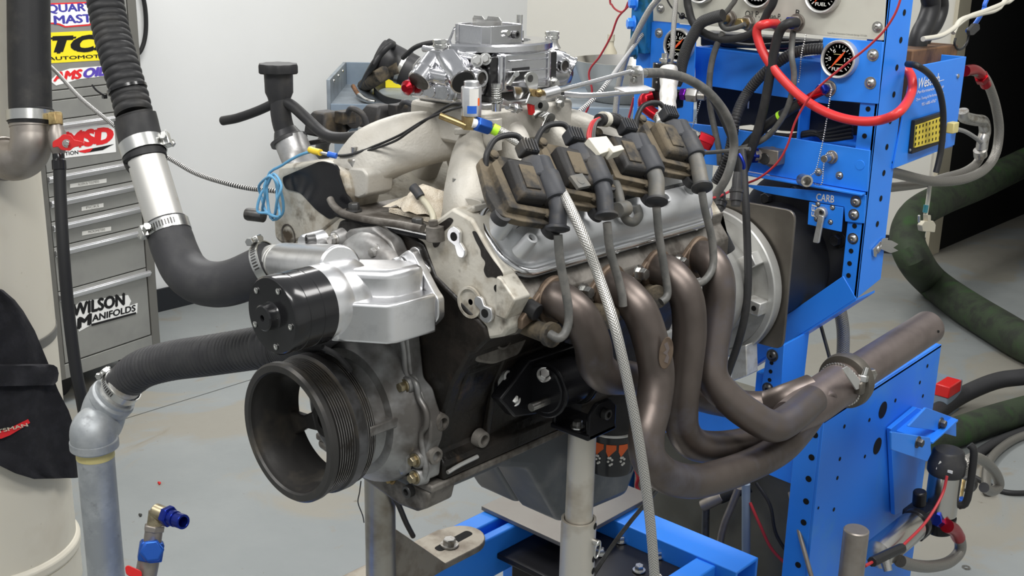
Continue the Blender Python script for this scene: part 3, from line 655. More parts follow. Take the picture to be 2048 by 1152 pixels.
h2b = obj('corner_casting', MB().prism(poly_round(pts('y', .012, (556, 330), (640, 322), (690, 345), (700, 388), (690, 430), (640, 470), (566, 492), (548, 478), (545, 420)), .01), (0, .06, 0)), 'cast_dirty', h2, .006)
obj('gasket_sealer', MB().prism(poly_round(pts('y', .0105, (563, 355), (640, 322), (672, 330), (690, 385), (706, 412), (660, 440), (632, 420), (600, 385), (570, 378)), .008), (0, .004, 0)), 'mount_black', h2)
p = pt(577, 470, 'y', .012); obj('core_plug', MB().lathe(p, (0, -1, 0), [(-.003, .017), (.001, .017), (.001, .0145), (-.004, .014)], 24), 'grime_gray', h2)
p = pt(527, 432, 'y', .012); bolt(h2, p, (-1, -.4, 0), .010, 'dark_steel', 'cap', h=.03)
# coolant bleed pipe along the front edge and its lugs
obj('coolant_pipe', MB().tube(hp((660, 398, 'y', .0), (668, 412, 'y', -.004), (690, 428, 'y', -.008), (740, 440, 'y', -.01), (800, 449, 'y', -.01), (845, 458, 'y', -.008)), .0052, 14, 6), 'grime_gray', eng)
obj('coolant_lug', MB().cyl(pt(871, 482, 'y', -.004), pt(870, 452, 'y', -.004), .012, n=20).cyl(pt(867, 452, 'y', -.004), pt(866, 440, 'y', -.004), .006, n=14), 'grime_gray', eng, .001)
# valley plate
vp_ = obj('valley_cover', MB().prism([V((-.085, .0, .252)), V((.098, .0, .252)), V((.098, .5, .252)), V((-.085, .5, .252))], (0, 0, .010)), 'grime_gray', eng, .003)
for px, py in ((708, 421), (835, 452)): bolt(vp_, pt(px, py, 'z', .263), (0, 0, 1), .008, 'dark_steel')
obj('valley_gasket', MB().tube([V((-.088, -.003, .255)), V((.0, -.003, .253)), V((.1, -.003, .256))], .004, 8, 3), 'mount_black', eng)
# ------------------------------------------------------------------ timing cover
tm = obj('timing_cover', MB().prism(poly_round(xz([(.121, -.075), (.124, -.05), (.118, -.035), (.127, -.015), (.128, .008), (.114, .035), (.108, .05), (.09, .06), (.086, .09), (.078, .15), (.076, .185), (.068, .22), (.050, .246), (.015, .258), (-.035, .246), (-.062, .215), (-.075, .17), (-.08, .09), (-.09, .06), (-.115, .035), (-.126, .0), (-.122, -.075)], -.026), .006), (0, .024, 0)), 'timing_alum', eng, .003)
obj('crank_dome', MB().lathe((0, -.024, 0), (0, -1, 0), [(0, .112), (.012, .108), (.022, .098), (.034, .09), (.036, .078), (.050, .066), (.052, .03)], 56), 'timing_alum', tm)
obj('cam_dome', MB().lathe((.012, -.024, .18), (0, -1, 0), [(0, .071), (.01, .068), (.016, .06), (.022, .04), (.024, .01)], 48), 'timing_alum', tm)
rim = [pt(a, b, 'y', -.028) for a, b in ((800, 655), (808, 700), (813, 748), (832, 768), (838, 795), (852, 822), (853, 850), (843, 868), (846, 905), (852, 935), (848, 955))]
obj('edge_rim', MB().tube(rim, .0045, 10, 5), 'timing_alum', tm)
obj('vertical_rib', MB().prism(pts('y', -.03, (795, 790), (820, 785), (828, 800), (828, 940), (812, 950), (800, 930)), (0, -.010, 0)), 'timing_alum', tm, .005)
for px, py in ((788, 800), (790, 855)): obj('cast_pad', MB().lathe(pt(px, py, 'y', -.030), (0, -1, 0), [(0, .0135), (.004, .0132), (.0045, .012)], 24), 'timing_alum', tm)
obj('timing_pointer', MB().box(pt(755, 848, 'y', -.075), (.03, .05, .014)), 'timing_alum', tm, .002)
for px, py in ((815, 770), (837, 918), (836, 952), (676, 478), (759, 502)):
    p = pt(px, py, 'y', -.030); obj('bolt_boss', MB().lathe(p+V((0, .008, 0)), (0, -1, 0), [(0, .0145), (.012, .0125), (.014, .0115)], 20), 'timing_alum', tm); bolt(tm, p+V((0, -.006, 0)), (0, -1, 0), .0068, 'yellow_zinc' if py > 700 else 'steel')
# ------------------------------------------------------------------ oil pan
pn = obj('oil_pan', MB().prism([V((.0, y, z)) for y, z in ((-.024, -.083), (.52, -.083), (.52, -.20), (.47, -.285), (.295, -.272), (.215, -.150), (.15, -.125), (.0, -.122), (-.02, -.112))], (.095, 0, 0)).prism([V((0, y, z)) for y, z in ((-.024, -.083), (.52, -.083), (.52, -.20), (.47, -.285), (.295, -.272), (.215, -.150), (.15, -.125), (.0, -.122), (-.02, -.112))], (-.095, 0, 0)), 'pan', eng, .012, seg=3)
obj('pan_rail', MB().bx(-.126, .126, -.022, .525, -.094, -.083), 'grime_gray', pn, .003)
obj('pan_front_corner', MB().prism(xz([(.122, -.094), (-.122, -.094), (-.12, -.105), (.06, -.135), (.095, -.132), (.115, -.12)], -.022), (0, .05, 0)), 'grime_gray', pn, .004)
bolt(pn, pt(822, 980, 'y', -.022), (0, -1, 0), .009, 'dark_steel', 'cap'); bolt(pn, pt(783, 957, 'y', -.022), (0, -1, 0), .006, 'brass', 'hex')
obj('gasket_edge', MB().tube(hp((895, 945, 'x', .13), (920, 930, 'x', .13), (955, 913, 'x', .13)), .003, 8, 3), 'alum_dull', pn)
# ------------------------------------------------------------------ crank damper pulley (axis along y)
dm = thing('crank_pulley', 'large dark crank damper pulley with ribbed belt tracks and an open three-spoke hub', 'pulley')
R = .0955
prof = [(-.088, .079), (-.088, .089), (-.090, .0905)]
def ribs(y0, n, pitch, r): 
    out = []
    for k in range(n): out += [(y0-pitch*k, r-.0028), (y0-pitch*k-pitch*.3, r), (y0-pitch*k-pitch*.55, r), (y0-pitch*k-pitch*.85, r-.0028)]
    return out
y = -.092
prof += ribs(-.092, 4, .0032, .0925)+[(-.105, .0935), (-.106, .0955), (-.122, .0955), (-.124, .0915)]+ribs(-.125, 7, .0038, .0925)+[(-.153, .0925), (-.155, .0955), (-.162, R), (-.166, R-.003), (-.166, .084), (-.163, .082), (-.156, .0815), (-.150, .0785), (-.122, .077), (-.112, .0765), (-.108, .0755), (-.088, .075)]
obj('rim', MB().lathe((0, 0, 0), (0, 1, 0), prof, 96, loop=True), 'damper', dm, 0, 25)
rr = MB()
for k in range(7):
    yy = -.125-.0038*k-.0016; rr.lathe((0, yy, 0), (0, 1, 0), [(-.0005, .0922), (-.0005, .0929), (.0005, .0929), (.0005, .0922)], 72, loop=True)
for k in range(4):
    yy = -.092-.0032*k-.0013; rr.lathe((0, yy, 0), (0, 1, 0), [(-.0005, .0922), (-.0005, .0929), (.0005, .0929), (.0005, .0922)], 72, loop=True)
obj('belt_ribs', rr, 'rib_steel', dm)
obj('smooth_band', MB().lathe((0, 0, 0), (0, 1, 0), [(-.1215, .0953), (-.121, .0959), (-.107, .0959), (-.1065, .0953)], 80, cap=False), 'scuffed', dm)
hb = MB().lathe((0, -.088, 0), (0, -1, 0), [(0, .028), (.012, .028), (.015, .025), (.015, .014), (.006, .013)], 36)
obj('hub', hb, 'damper', dm)
for k in range(3):
    a = math.radians(200+120*k); d = V((math.cos(a), 0, math.sin(a))); e = V((-d.z, 0, d.x))
    P = [d*.02+e*.014, d*.045+e*.009, d*.078+e*.018, d*.078-e*.018, d*.045-e*.009, d*.02-e*.014]
    obj('spoke', MB().prism([p+V((0, -.104, 0)) for p in P], (0, .012, 0)), 'damper', dm, .003)
obj('rust_ring', MB().lathe((0, -.0885, 0), (0, 1, 0), [(0, .026), (0, .034), (.008, .034), (.008, .026)], 40, loop=True), 'rust', dm)
# ------------------------------------------------------------------ rocker covers (bank frame: along y, up the bank, out of the bank)
TB = math.radians(42); NB = V((math.sin(TB), 0, math.cos(TB))); AB = V((-math.cos(TB), 0, math.sin(TB))); OB = V((.2275, 0, .2235))
def bk(y, a, n, s=1):
    p = OB+AB*a+NB*n; return V((p.x*s, y, p.z))
def rrect(y0, y1, a0, a1, r, n=8):
    """rounded rectangle in bank coordinates (y, a)"""
    out = []
    for cx_, cy_, t0 in ((y1-r, a1-r, 0), (y0+r, a1-r, 90), (y0+r, a0+r, 180), (y1-r, a0+r, 270)):
        for k in range(n+1): t = math.radians(t0+90*k/n); out.append((cx_+r*math.cos(t), cy_+r*math.sin(t)))
    return out
def rocker(s, y0, y1, par):
    c = obj('rocker_cover', MB().loft([[bk(y, a, n, s) for y, a in rrect(y0+i, y1-i, -.004+i, .104-i, r)] for n, i, r in ((.004, .010, .036), (.016, .011, .034), (.030, .014, .032), (.040, .020, .030), (.045, .032, .025))]), 'rocker', par, 0, 50)
    obj('flange', MB().loft([[bk(y, a, n, s) for y, a in rrect(y0+i, y1-i, -.006+i, .108-i, r)] for n, i, r in ((-.002, .003, .042), (0, 0, .045), (.006, 0, .045), (.008, .002, .043))]), 'rocker', c, 0, 50)
    rail = [bk(y, a, .0065, s) for y, a in rrect(y0+.004, y1-.004, -.002, .104, .042)]
    obj('polished_bead', MB().tube(rail+[rail[0]], .0052, 12, 1, raw=True), 'bright', c)
    gz = [bk(y, a, -.003, s) for y, a in rrect(y0+.003, y1-.003, -.004, .106, .042)]
    obj('gasket', MB().tube(gz+[gz[0]], .0028, 8, 1, raw=True), 'black', c)
    return c
rc = rocker(1, .012, .478, eng)
def boss(par, px, py, L=.03, r=.0088, n=.052):
    d = ray(px, py); P0 = OB+NB*n; t = (P0-CAM).dot(NB)/d.dot(NB); p = CAM+d*t
    o = obj('bolt_boss', MB().lathe(p-NB*L, NB, [(0, r*1.25), (L*.9, r), (L, r*.92), (L, r*.55), (L*.6, r*.5)], 22), 'rocker', par)
    obj('bore', MB().lathe(p-NB*.006, NB, [(0, r*.5), (.001, r*.5)], 16), 'bore', o)
boss(rc, 1064, 475); boss(rc, 1024, 433, .035, n=.06); boss(rc, 1333, 393); boss(rc, 1384, 372)
tabs = MB()
for px, py in ((1184, 515), (1230, 501), (1270.5, 489), (1352, 464.5), (1389, 455)):
    p = pt(px, py, 'x', .229); obj('gasket_tab', MB().prism([p+V((0, -.006, .004)), p+V((0, .006, .004)), p+V((.002, .005, -.002)), p+V((.003, 0, -.0035)), p+V((.002, -.005, -.002))], (.002, 0, 0)), 'alum', rc)
rc2 = rocker(-1, .055, .50, eng)
# oil filler neck on the far cover
fn = obj('filler_neck', MB().tube(hp((625, 372, 'y', .05), (608, 342, 'y', .052), (594, 312, 'y', .055), (580, 278, 'y', .055)), .025, 32, 4, rf=lambda l, t: .036-.011*min(1, t*1.8)), 'cover_alum', rc2)
of = thing('oil_filler', 'black plastic oil filler neck with a scalloped cap and two vent hoses', 'oil filler')
obj('neck', MB().tube(hp((577, 284, 'y', .055), (573, 268, 'y', .055), (566, 250, 'y', .052), (562, 228, 'y', .05), (561, 205, 'y', .05), (560, 196, 'y', .05)), .0155, 28, 6, rf=lambda l, t: .0155), 'black_plastic', of)
obj('collar', MB().lathe(pt(579, 284, 'y', .055), pt(573, 268, 'y', .055)-pt(579, 284, 'y', .055), [(0, .0285), (.005, .0285), (.008, .022), (.02, .017)], 32), 'black_plastic', of)
zz0, zz1 = pt(559, 206, 'y', .05), pt(558, 150, 'y', .05)
obj('funnel', MB().lathe(V((zz0.x, .05, zz0.z)), (0, 0, 1), [(0, .0155), (.008, .0175), (.016, .021), (.045, .0215)], 36), 'black_plastic', of)
cp = MB(); zc_ = zz0.z+.044
ring0 = []
for zz, f in ((0, .94), (.002, 1.0), (.011, 1.0), (.0145, .95), (.0145, .6)):
    ring0.append([V((zz0.x+(.0288+.0013*math.cos(10*a))*f*math.cos(a), .05+(.0288+.0013*math.cos(10*a))*f*math.sin(a), zc_+zz)) for a in [2*PI*k/60 for k in range(60)]])
obj('cap', cp.loft(ring0), 'black', of, 0, 30)
def hollow_hose(name, P, r, m, par=None, **k):
    b = MB().tube(P, r, 20, 6); d = (V(P[0])-V(P[1])).normalized(); p = V(P[0])
    b.lathe(p, d, [(0, r), (.004, r), (.004, r*.62), (-.004, r*.6)], 20)
    return obj(name, b, m, par, **k)
hv = hollow_hose('vent_hose', hp((449, 241, 'y', .02), (475, 236, 'y', .025), (515, 222, 'y', .035), (548, 207, 'y', .045), (560, 203, 'y', .05)), .0072, 'rubber', of)
obj('vent_hose', MB().tube(hp((565, 202, 'y', .05), (585, 212, 'y', .055), (612, 236, 'y', .06), (640, 262, 'y', .06), (662, 274, 'y', .06), (690, 276, 'y', .062), (718, 272, 'y', .065)), .0085, 20, 6), 'rubber', of)
bolt(of, pt(720, 273, 'y', .065), (.8, .3, 0), .011, 'black', 'cap', 'end_cap')
# ------------------------------------------------------------------ intake manifold
im = thing('intake_manifold', 'sand-cast aluminium intake manifold with curved runners under the carburettor', 'manifold')
def duct(path, dims, ref=V((0, 1, 0)), n=20, seg=6, pw=2.8):
    """loft of superellipses along a path; dims = (width along ref, height) at each path point"""
    C = crom(path, seg); m = len(C); rings = []
    for i, c in enumerate(C):
        t = i/(m-1)*(len(dims)-1); k = min(int(t), len(dims)-2); f = t-k; w_ = dims[k][0]*(1-f)+dims[k+1][0]*f; h_ = dims[k][1]*(1-f)+dims[k+1][1]*f
        T = (C[min(i+1, m-1)]-C[max(i-1, 0)]).normalized(); S = (ref-T*ref.dot(T)).normalized(); U = T.cross(S); r = []
        for j in range(n):
            a = 2*PI*j/n; ca_, sa_ = math.cos(a), math.sin(a); r.append(c+S*(w_/2*math.copysign(abs(ca_)**(2/pw), ca_))+U*(h_/2*math.copysign(abs(sa_)**(2/pw), sa_)))
        rings.append(r)
    return MB().loft(rings)
obj('plenum', MB().prism(poly_round([V((-.082, .125, .352)), V((.07, .125, .352)), V((.07, .325, .352)), V((-.082, .325, .352))], .02), (0, 0, .052)), 'cast', im, .006)
obj('plenum_floor', MB().loft([poly_round([V((-.05*k, .16, z)), V((.05*k, .16, z)), V((.05*k, .30, z)), V((-.05*k, .30, z))], .015) for k, z in ((.7, .30), (1.2, .354))]), 'cast', im, .004)
obj('carburettor_pad', MB().prism(poly_round([V((-.072, .135, .404)), V((.066, .135, .404)), V((.066, .312, .404)), V((-.072, .312, .404))], .012), (0, 0, .008)), 'cover_alum', im, .002)
for s in (-1, 1):
    for k in range(4):
        yh = .058+.1118*k+(.02 if s < 0 else 0); yp = .155+.05*k
        if k == 0 and s < 0:
            P = [V((-.02, .16, .358)), V((-.052, .105, .350)), V((-.085, .062, .328)), V((-.112, .042, .290)), V((-.125, .04, .268))]; D = [(.05, .07), (.052, .082), (.054, .085), (.050, .07), (.046, .05)]
        elif k == 0:
            P = [V((.03, .15, .365)), V((.052, .118, .352)), V((.085, .082, .322)), V((.108, .064, .292)), V((.122, .06, .268))]; D = [(.034, .04), (.038, .05), (.050, .058), (.070, .060), (.088, .05)]
        else:
            P = [V((s*.03, yp, .365)), V((s*.065, yp*.6+yh*.4, .358)), V((s*.098, yh, .325)), V((s*.118, yh, .292)), V((s*.126, yh, .268))]; D = [(.036, .05), (.036, .05), (.038, .054), (.044, .05), (.055, .04)]
        obj('runner', duct(P, D), 'cast', im, 0, 60)
    x0 = s*.098; x1 = s*.158
    fo = obj('head_flange', MB().prism([V((x0, .018, .272)), V((x1, .018, .306)), V((x1+s*.004, .018, .298)), V((x0+s*.006, .018, .262))], (0, .46, 0)), 'cast', im, .003)
    for k in range(4): 
        if k == 0: continue
        bolt(fo, V((s*.132, .11+.1118*k, .292)), (s*-.5, 0, .86), .0075, 'steel', 'stud')
# tall bolt pads at the front
for px, py, yv, P in ((710, 334, .036, ((684, 347), (700, 335), (726, 338), (734, 350), (732, 390), (716, 398), (690, 388))), (912, 400, .05, ((880, 440), (886, 408), (905, 397), (940, 396), (962, 402), (964, 412), (935, 425)))):
    p = pt(px, py+4, 'y', yv); q0 = pts('y', yv-.014, *P)
    pdm = obj('bolt_pad', MB().prism(poly_round(q0, .004), (0, .05, 0)), 'cast', im, .003)
    bolt(pdm, p, (0, 0, 1), .0088, 'steel', 'stud')
obj('front_boss', MB().cyl(pt(925, 268, 'y', .11), pt(924, 256, 'y', .11), .011, n=20).cyl(pt(985, 300, 'y', .135), pt(985, 236, 'y', .135), .013, n=20), 'cast', im, .001)
# rag stuffed under the runner
rg = MB(); rows = []
for i in range(9):
    r = []
    for k in range(13):
        a, b = i/8, k/12; p = V((-.028+.11*b, .03+.11*a+.01*math.sin(b*9), .268+.034*math.sin(PI*min(1, a*1.3+.05))*math.sin(PI*min(1, max(0, b*1.05-.0)))+.006*random.random())); r.append(p)
    rows.append(r)
rg.loft(rows, cap=False, closed=False); rg.prism([V((-.02, .035, .263)), V((.075, .035, .263)), V((.075, .13, .263)), V((-.02, .13, .263))], (0, 0, .006))
obj('shop_rag', rg, 'towel', label='cream terry shop rag stuffed under the intake runner', cat='rag', smooth=60)
tp = thing('nipple_hose', 'short clear hose with a black end lying beside the cream rag', 'hose')
obj('clear_tube', MB().tube(hp((866, 450, 'y', .02), (866, 432, 'y', .025), (858, 415, 'y', .03), (845, 398, 'y', .035), (840, 391, 'y', .035)), .0045, 12, 5), 'clear_hose', tp)
obj('black_end', MB().tube(hp((841, 394, 'y', .033), (834, 383, 'y', .033), (826, 374, 'y', .033)), .0065, 14, 3), 'coil_boot', tp)
# ------------------------------------------------------------------ carburettor
cbz = thing('carburettor', 'polished four-barrel carburettor with choke tower and twin fuel bowls', 'carburettor')
cyc = .22
obj('throttle_body', MB().bx(-.062, .06, .15, .297, .412, .424), 'dark_steel', cbz, .002)
bd = obj('main_body', MB().bx(-.066, .066, .163, .272, .424, .478), 'polish', cbz, .005, seg=3)
rbm = MB()
for z in (.467, .452, .437): rbm.bx(.066, .0685, .18, .262, z-.0012, z+.0012)
for y in (.172, .262): rbm.bx(.066, .0685, y-.002, y+.002, .428, .475)
obj('side_ribs', rbm, 'polish', bd, .0008)
obj('side_pocket', MB().bx(.066, .0672, .188, .222, .440, .457), 'black', bd)
obj('top_plate', MB().loft([[V((.072*f*math.cos(a)*(1 if True else 1), cyc+.098*f*math.sin(a), z)) for a in [2*PI*k/64 for k in range(64)]] for z, f in ((.474, .9), (.479, 1.0), (.4865, 1.0), (.489, .97), (.489, .62), (.484, .6))]), 'polish', cbz, 0, 40)
tw = [V((-.016, .158, 0)), V((.034, .158, 0)), V((.043, .168, 0)), V((.043, .230, 0)), V((.034, .242, 0)), V((-.016, .242, 0)), V((-.024, .232, 0)), V((-.024, .168, 0))]
def atz(P, z, f=1.): return [V(((.01+(p.x-.01)*f), .202+(p.y-.202)*f, z)) for p in P]
obj('choke_tower', MB().loft([atz(tw, .484, 1.02), atz(tw, .4865), atz(tw, .513), atz(tw, .513, .94), atz(tw, .486, .93)], cap=False), 'polish', cbz, .0012)
obj('tower_throat', MB().prism(atz(tw, .486, .92), (0, 0, .002)), 'dark_steel', cbz)
obj('choke_plate', MB().prism([V((-.019, .197, .497)), V((-.019, .195, .519)), V((-.014, .193, .5235)), V((.002, .192, .5235)), V((.006, .193, .519)), V((.010, .193, .519)), V((.014, .192, .524)), V((.034, .192, .524)), V((.038, .193, .519)), V((.038, .197, .497))], (0, .0016, 0)), 'alum_dull', cbz)
obj('choke_shaft', MB().cyl((-.030, .198, .503), (.048, .198, .503), .004, n=14), 'zinc', cbz)
bolt(cbz, (.0435, .215, .5), (1, 0, 0), .0055, 'dark_steel', 'cap')
obj('tower_fin', MB().cyl((-.012, .158, .49), (-.012, .158, .513), .0032, n=10).prism([V((-.028, .157, .489)), V((-.024, .157, .489)), V((-.014, .157, .509)), V((-.016, .157, .509))], (0, -.002, 0)), 'polish', cbz)
obj('filter_stud', MB().cyl((-.004, .2775, .486), (-.004, .2775, .522), .0045, n=16).cyl((-.004, .2775, .486), (-.004, .2775, .5), .0065, n=16), 'zinc', cbz)
for nm, y0, y1 in (('metering_block', .149, .163), ('metering_block', .272, .288)): obj(nm, MB().bx(-.062, .061, y0, y1, .42, .474), 'black_gloss', cbz, .0015)
# front bowl: shoulders sloping up to the vent cap, twin angled inlets
fbp = [V((-.050, 0, .420)), V((.052, 0, .420)), V((.058, 0, .436)), V((.056, 0, .458)), V((.040, 0, .470)), V((.014, 0, .4765)), V((-.014, 0, .4765)), V((-.040, 0, .468)), V((-.054, 0, .456)), V((-.056, 0, .436))]
def aty(P, y, f=1.): return [V((p.x*f, y, .448+(p.z-.448)*f)) for p in P]
fbw = obj('fuel_bowl', MB().loft([aty(fbp, .149), aty(fbp, .120), aty(fbp, .108, .97)]), 'polish', cbz, .004, seg=3)
def stub(par, p, d, r, L, cap='black'):
    d = V(d).normalized(); p = V(p); o = obj('inlet_stub', MB().lathe(p, d, [(0, r*1.0), (L*.5, r), (L*.55, r*.93), (L*.86, r*.93), (L*.88, r*1.06), (L, r*1.06), (L*1.01, r*.9)], 36), 'polish', par, 0, 25)
    obj('inlet_mouth', MB().lathe(p+d*L*1.012, d, [(0, r*.92), (.0006, r*.92)], 28), cap, o); return o
obj('bowl_peak', MB().loft([[V((-.040, .098, .452)), V((.042, .098, .452)), V((.042, .142, .468)), V((-.040, .142, .468))], [V((-.013, .108, .481)), V((.006, .108, .481)), V((.006, .126, .484)), V((-.013, .126, .484))]]), 'polish', fbw, .002)
e1_ = pt(926, 164, 'x', .060); s1_ = V((.012, .116, .468)); stub(fbw, s1_, e1_-s1_, .0172, (e1_-s1_).length)
e2_ = pt(838, 163, 'y', .082); s2_ = V((-.012, .114, .466)); stub(fbw, s2_, e2_-s2_, .0160, (e2_-s2_).length, 'dark_steel')
obj('cross_bar', MB().cyl((-.028, .098, .449), (.036, .098, .446), .0115, n=28), 'polish', fbw, .001)
obj('bowl_step', MB().bx(-.042, .048, .092, .122, .414, .440), 'polish', fbw, .006, seg=3)
for x_ in (-.02, .004, .03): obj('cast_pad', MB().lathe((x_, .0925, .427), (0, -1, 0), [(0, .009), (.002, .0085)], 20), 'polish', fbw)
obj('sight_plug', MB().lathe((.057, .131, .447), (1, 0, 0), [(0, .0125), (.006, .0115), (.006, .0085), (.002, .008)], 28), 'polish', fbw)
obj('sight_glass', MB().lathe((.060, .131, .447), (1, 0, 0), [(0, .008), (.001, .008)], 24), 'dark_steel', fbw)
def vent(par, x, y, z):
    obj('vent_cap', MB().lathe((x, y, z-.012), (0, 0, 1), [(0, .014), (.008, .0095), (.013, .009), (.014, .0108), (.0175, .0108), (.018, .0095), (.0195, .0095), (.020, .0108), (.024, .0108), (.025, .009)], 28), 'zinc', par)
vent(fbw, -.004, .118, .482); 
obj('link_pipe', MB().cyl((-.05, .13, .478), (.052, .13, .474), .0048, n=16).cyl((-.05, .142, .473), (.056, .142, .469), .004, n=14), 'polish', fbw)
for p in ((.054, .146, .471), (.056, .128, .470), (-.038, .086, .425)): bolt(fbw, p, (.5, -.6, .2), .006, 'zinc')
rbw = obj('fuel_bowl', MB().loft([aty(fbp, .288, .98), aty(fbp, .318, .98), aty(fbp, .334, .94), aty(fbp, .345, .8)]), 'polish', cbz, .004, seg=3)
vent(rbw, .014, .330, .485); stub(rbw, (.032, .325, .455), (.7, .55, -.35), .0155, .024)
obj('sight_plug', MB().lathe((.055, .307, .452), (1, 0, 0), [(0, .0115), (.006, .0105), (.006, .008), (.002, .0075)], 28), 'polish', rbw)
obj('sight_glass', MB().lathe((.058, .307, .452), (1, 0, 0), [(0, .0078), (.001, .0078)], 24), 'dark_steel', rbw)
bolt(rbw, (.061, .281, .43), (1, 0, 0), .006, 'zinc')
obj('mounting_stud', MB().cyl((.05, .290, .40), (.05, .290, .424), .005, n=14), 'zinc', cbz)
# throttle linkage plates on the driver's side
def plate(name, px, x, th, m, par, bev=.0006): return obj(name, MB().prism(pts('x', x, *px), (th, 0, 0)), m, par, bev)
def arc(cx_, cy_, r, a0, a1, n=10): return [(cx_+r*math.cos(math.radians(a0+(a1-a0)*k/n)), cy_-r*math.sin(math.radians(a0+(a1-a0)*k/n))) for k in range(n+1)]
tl = obj('throttle_lever', MB().prism(pts('x', .082, *(arc(1060, 156, 13, 20, 200)+[(1050, 168), (1058, 186), (1050, 206), (1066, 210), (1078, 198), (1072, 178), (1074, 160)])), (.003, 0, 0)), 'zinc', cbz, .0006)
obj('lever_hole', MB().lathe(pt(1061, 157, 'x', .0853), (1, 0, 0), [(0, .0052), (.0004, .0052)], 20), 'dark_steel', tl)
obj('cable_ball', MB().cyl(pt(1070, 186, 'x', .085), pt(1070, 186, 'x', .096), .0052, n=14).sphere(pt(1078, 186, 'x', .099), .006, 12, 6), 'brass', tl)
obj('idle_lever', MB().prism(pts('x', .078, *(arc(1080, 212, 14, -60, 130)+[(1068, 204), (1060, 222), (1066, 238), (1080, 232)])), (.004, 0, 0)), 'zinc', cbz, .0006)
obj('lever_hole', MB().lathe(pt(1081, 211, 'x', .0823), (1, 0, 0), [(0, .0045), (.0004, .0045)], 18), 'bore', cbz)
obj('red_cam', MB().prism(pts('x', .076, (1053, 208), (1061, 206), (1062, 224), (1056, 230)), (.008, 0, 0)), 'red_paint', cbz, .001)
kp = obj('kickdown_lever', MB().prism(pts('x', .092, *(arc(1099, 234, 9, -20, 140)+arc(1088, 258, 9, 150, 330))), (.003, 0, 0)), 'zinc', cbz, .0006)
for a, b in ((1097, 241), (1089, 256)): obj('lever_hole', MB().lathe(pt(a, b, 'x', .0953), (1, 0, 0), [(0, .0028), (.0004, .0028)], 14), 'dark_steel', kp)
obj('lever_arm', MB().prism(pts('x', .084, (1074, 232), (1088, 222), (1098, 232), (1086, 242)), (.009, 0, 0)), 'zinc', cbz, .001)
obj('choke_arm', MB().prism(pts('x', .074, (1012, 168), (1026, 148), (1034, 146), (1036, 151), (1028, 156), (1018, 172)), (.003, 0, 0)).cyl(pt(1033, 148, 'x', .074), pt(1033, 148, 'x', .084), .0042, n=12), 'zinc', cbz, .0005)
obj('pump_bracket', MB().prism(pts('x', .072, (1022, 172), (1056, 174), (1050, 184), (1038, 196), (1030, 198)), (.005, 0, 0)), 'bright', cbz, .0006)
sp_ = MB(); a0 = pt(993, 207, 'x', .09); a1 = pt(993, 175, 'x', .09); N_ = 90
sp_.tube([a0.lerp(a1, k/N_)+V((.006*math.cos(k*.5), .006*math.sin(k*.5), 0)) for k in range(N_+1)], .0011, 6, 1, raw=True)
obj('pump_spring', sp_, 'zinc', cbz)
obj('spring_rod', MB().cyl(a0-V((0, 0, .006)), a1+V((0, 0, .004)), .0035, n=12).cyl(a1, a1+V((0, 0, .005)), .0072, n=16).cyl(a0-V((0, 0, .01)), a0, .0065, n=16), 'zinc', cbz)
obj('pump_arm', MB().prism(pts('x', .088, (1000, 196), (1017, 204), (1014, 214), (998, 208)), (.006, 0, 0)).cyl(pt(1014, 212, 'x', .09), pt(1040, 219, 'x', .088), .0052, n=14).cyl(pt(1028, 216, 'x', .09), pt(1034, 218, 'x', .09), .0075, n=6), 'bright', cbz, .0006)
plate('throttle_stop', ((1110, 190), (1124, 190), (1126, 200), (1122, 216), (1114, 218), (1110, 206)), .07, .003, 'zinc', cbz)
bolt(cbz, pt(1117, 208, 'x', .074), (1, 0, 0), .0055, 'zinc')
# throttle cable, its bracket and strap
tc_ = thing('throttle_cable', 'black throttle cable with a steel end rod running to the carburettor lever', 'cable')
obj('end_rod', MB().tube(hp((1110, 183, 'x', .1), (1180, 165, 'x', .1), (1262, 143, 'x', .1)), .0034, 14, 3), 'bright', tc_)
obj('rod_end', MB().tube(hp((1084, 190, 'x', .1), (1096, 187, 'x', .1), (1114, 182, 'x', .1)), .0078, 18, 3), 'alum', tc_)
obj('ferrule', MB().tube(hp((1262, 143, 'x', .1), (1295, 147, 'x', .1)), .0068, 16, 2), 'zinc', tc_)
obj('sheath', MB().tube(hp((1290, 146, 'x', .1), (1330, 147, 'x', .098), (1375, 158, 'x', .1), (1420, 188, 'x', .11), (1455, 235, 'x', .12), (1468, 290, 'x', .12), (1455, 350, 'x', .12), (1425, 400, 'x', .1)), .0075, 16, 7), 'wire_gray', tc_)
tbk = thing('cable_bracket', 'folded steel throttle cable bracket on a long strap behind the carburettor', 'bracket')
obj('upright', MB().prism(poly_round(pts('y', .43, (1258, 140), (1264, 132), (1280, 131), (1286, 140), (1286, 178), (1258, 178)), .004), (0, .003, 0)), 'alum', tbk, .0008)
obj('strap', MB().tube(hp((1125, 188, 'x', .072), (1160, 191, 'x', .075), (1200, 190, 'x', .08), (1240, 186, 'x', .085), (1295, 181, 'x', .09)), .0042, 8, 4), 'bright', tbk)
obj('foot', MB().prism([pt(1228, 178, 'z', .42), pt(1290, 174, 'z', .42), pt(1310, 182, 'z', .42), pt(1250, 187, 'z', .42)], (0, 0, .003)), 'alum', tbk, .0008)
bolt(tbk, pt(1268, 160, 'y', .4295), (0, -1, 0), .004, 'zinc')
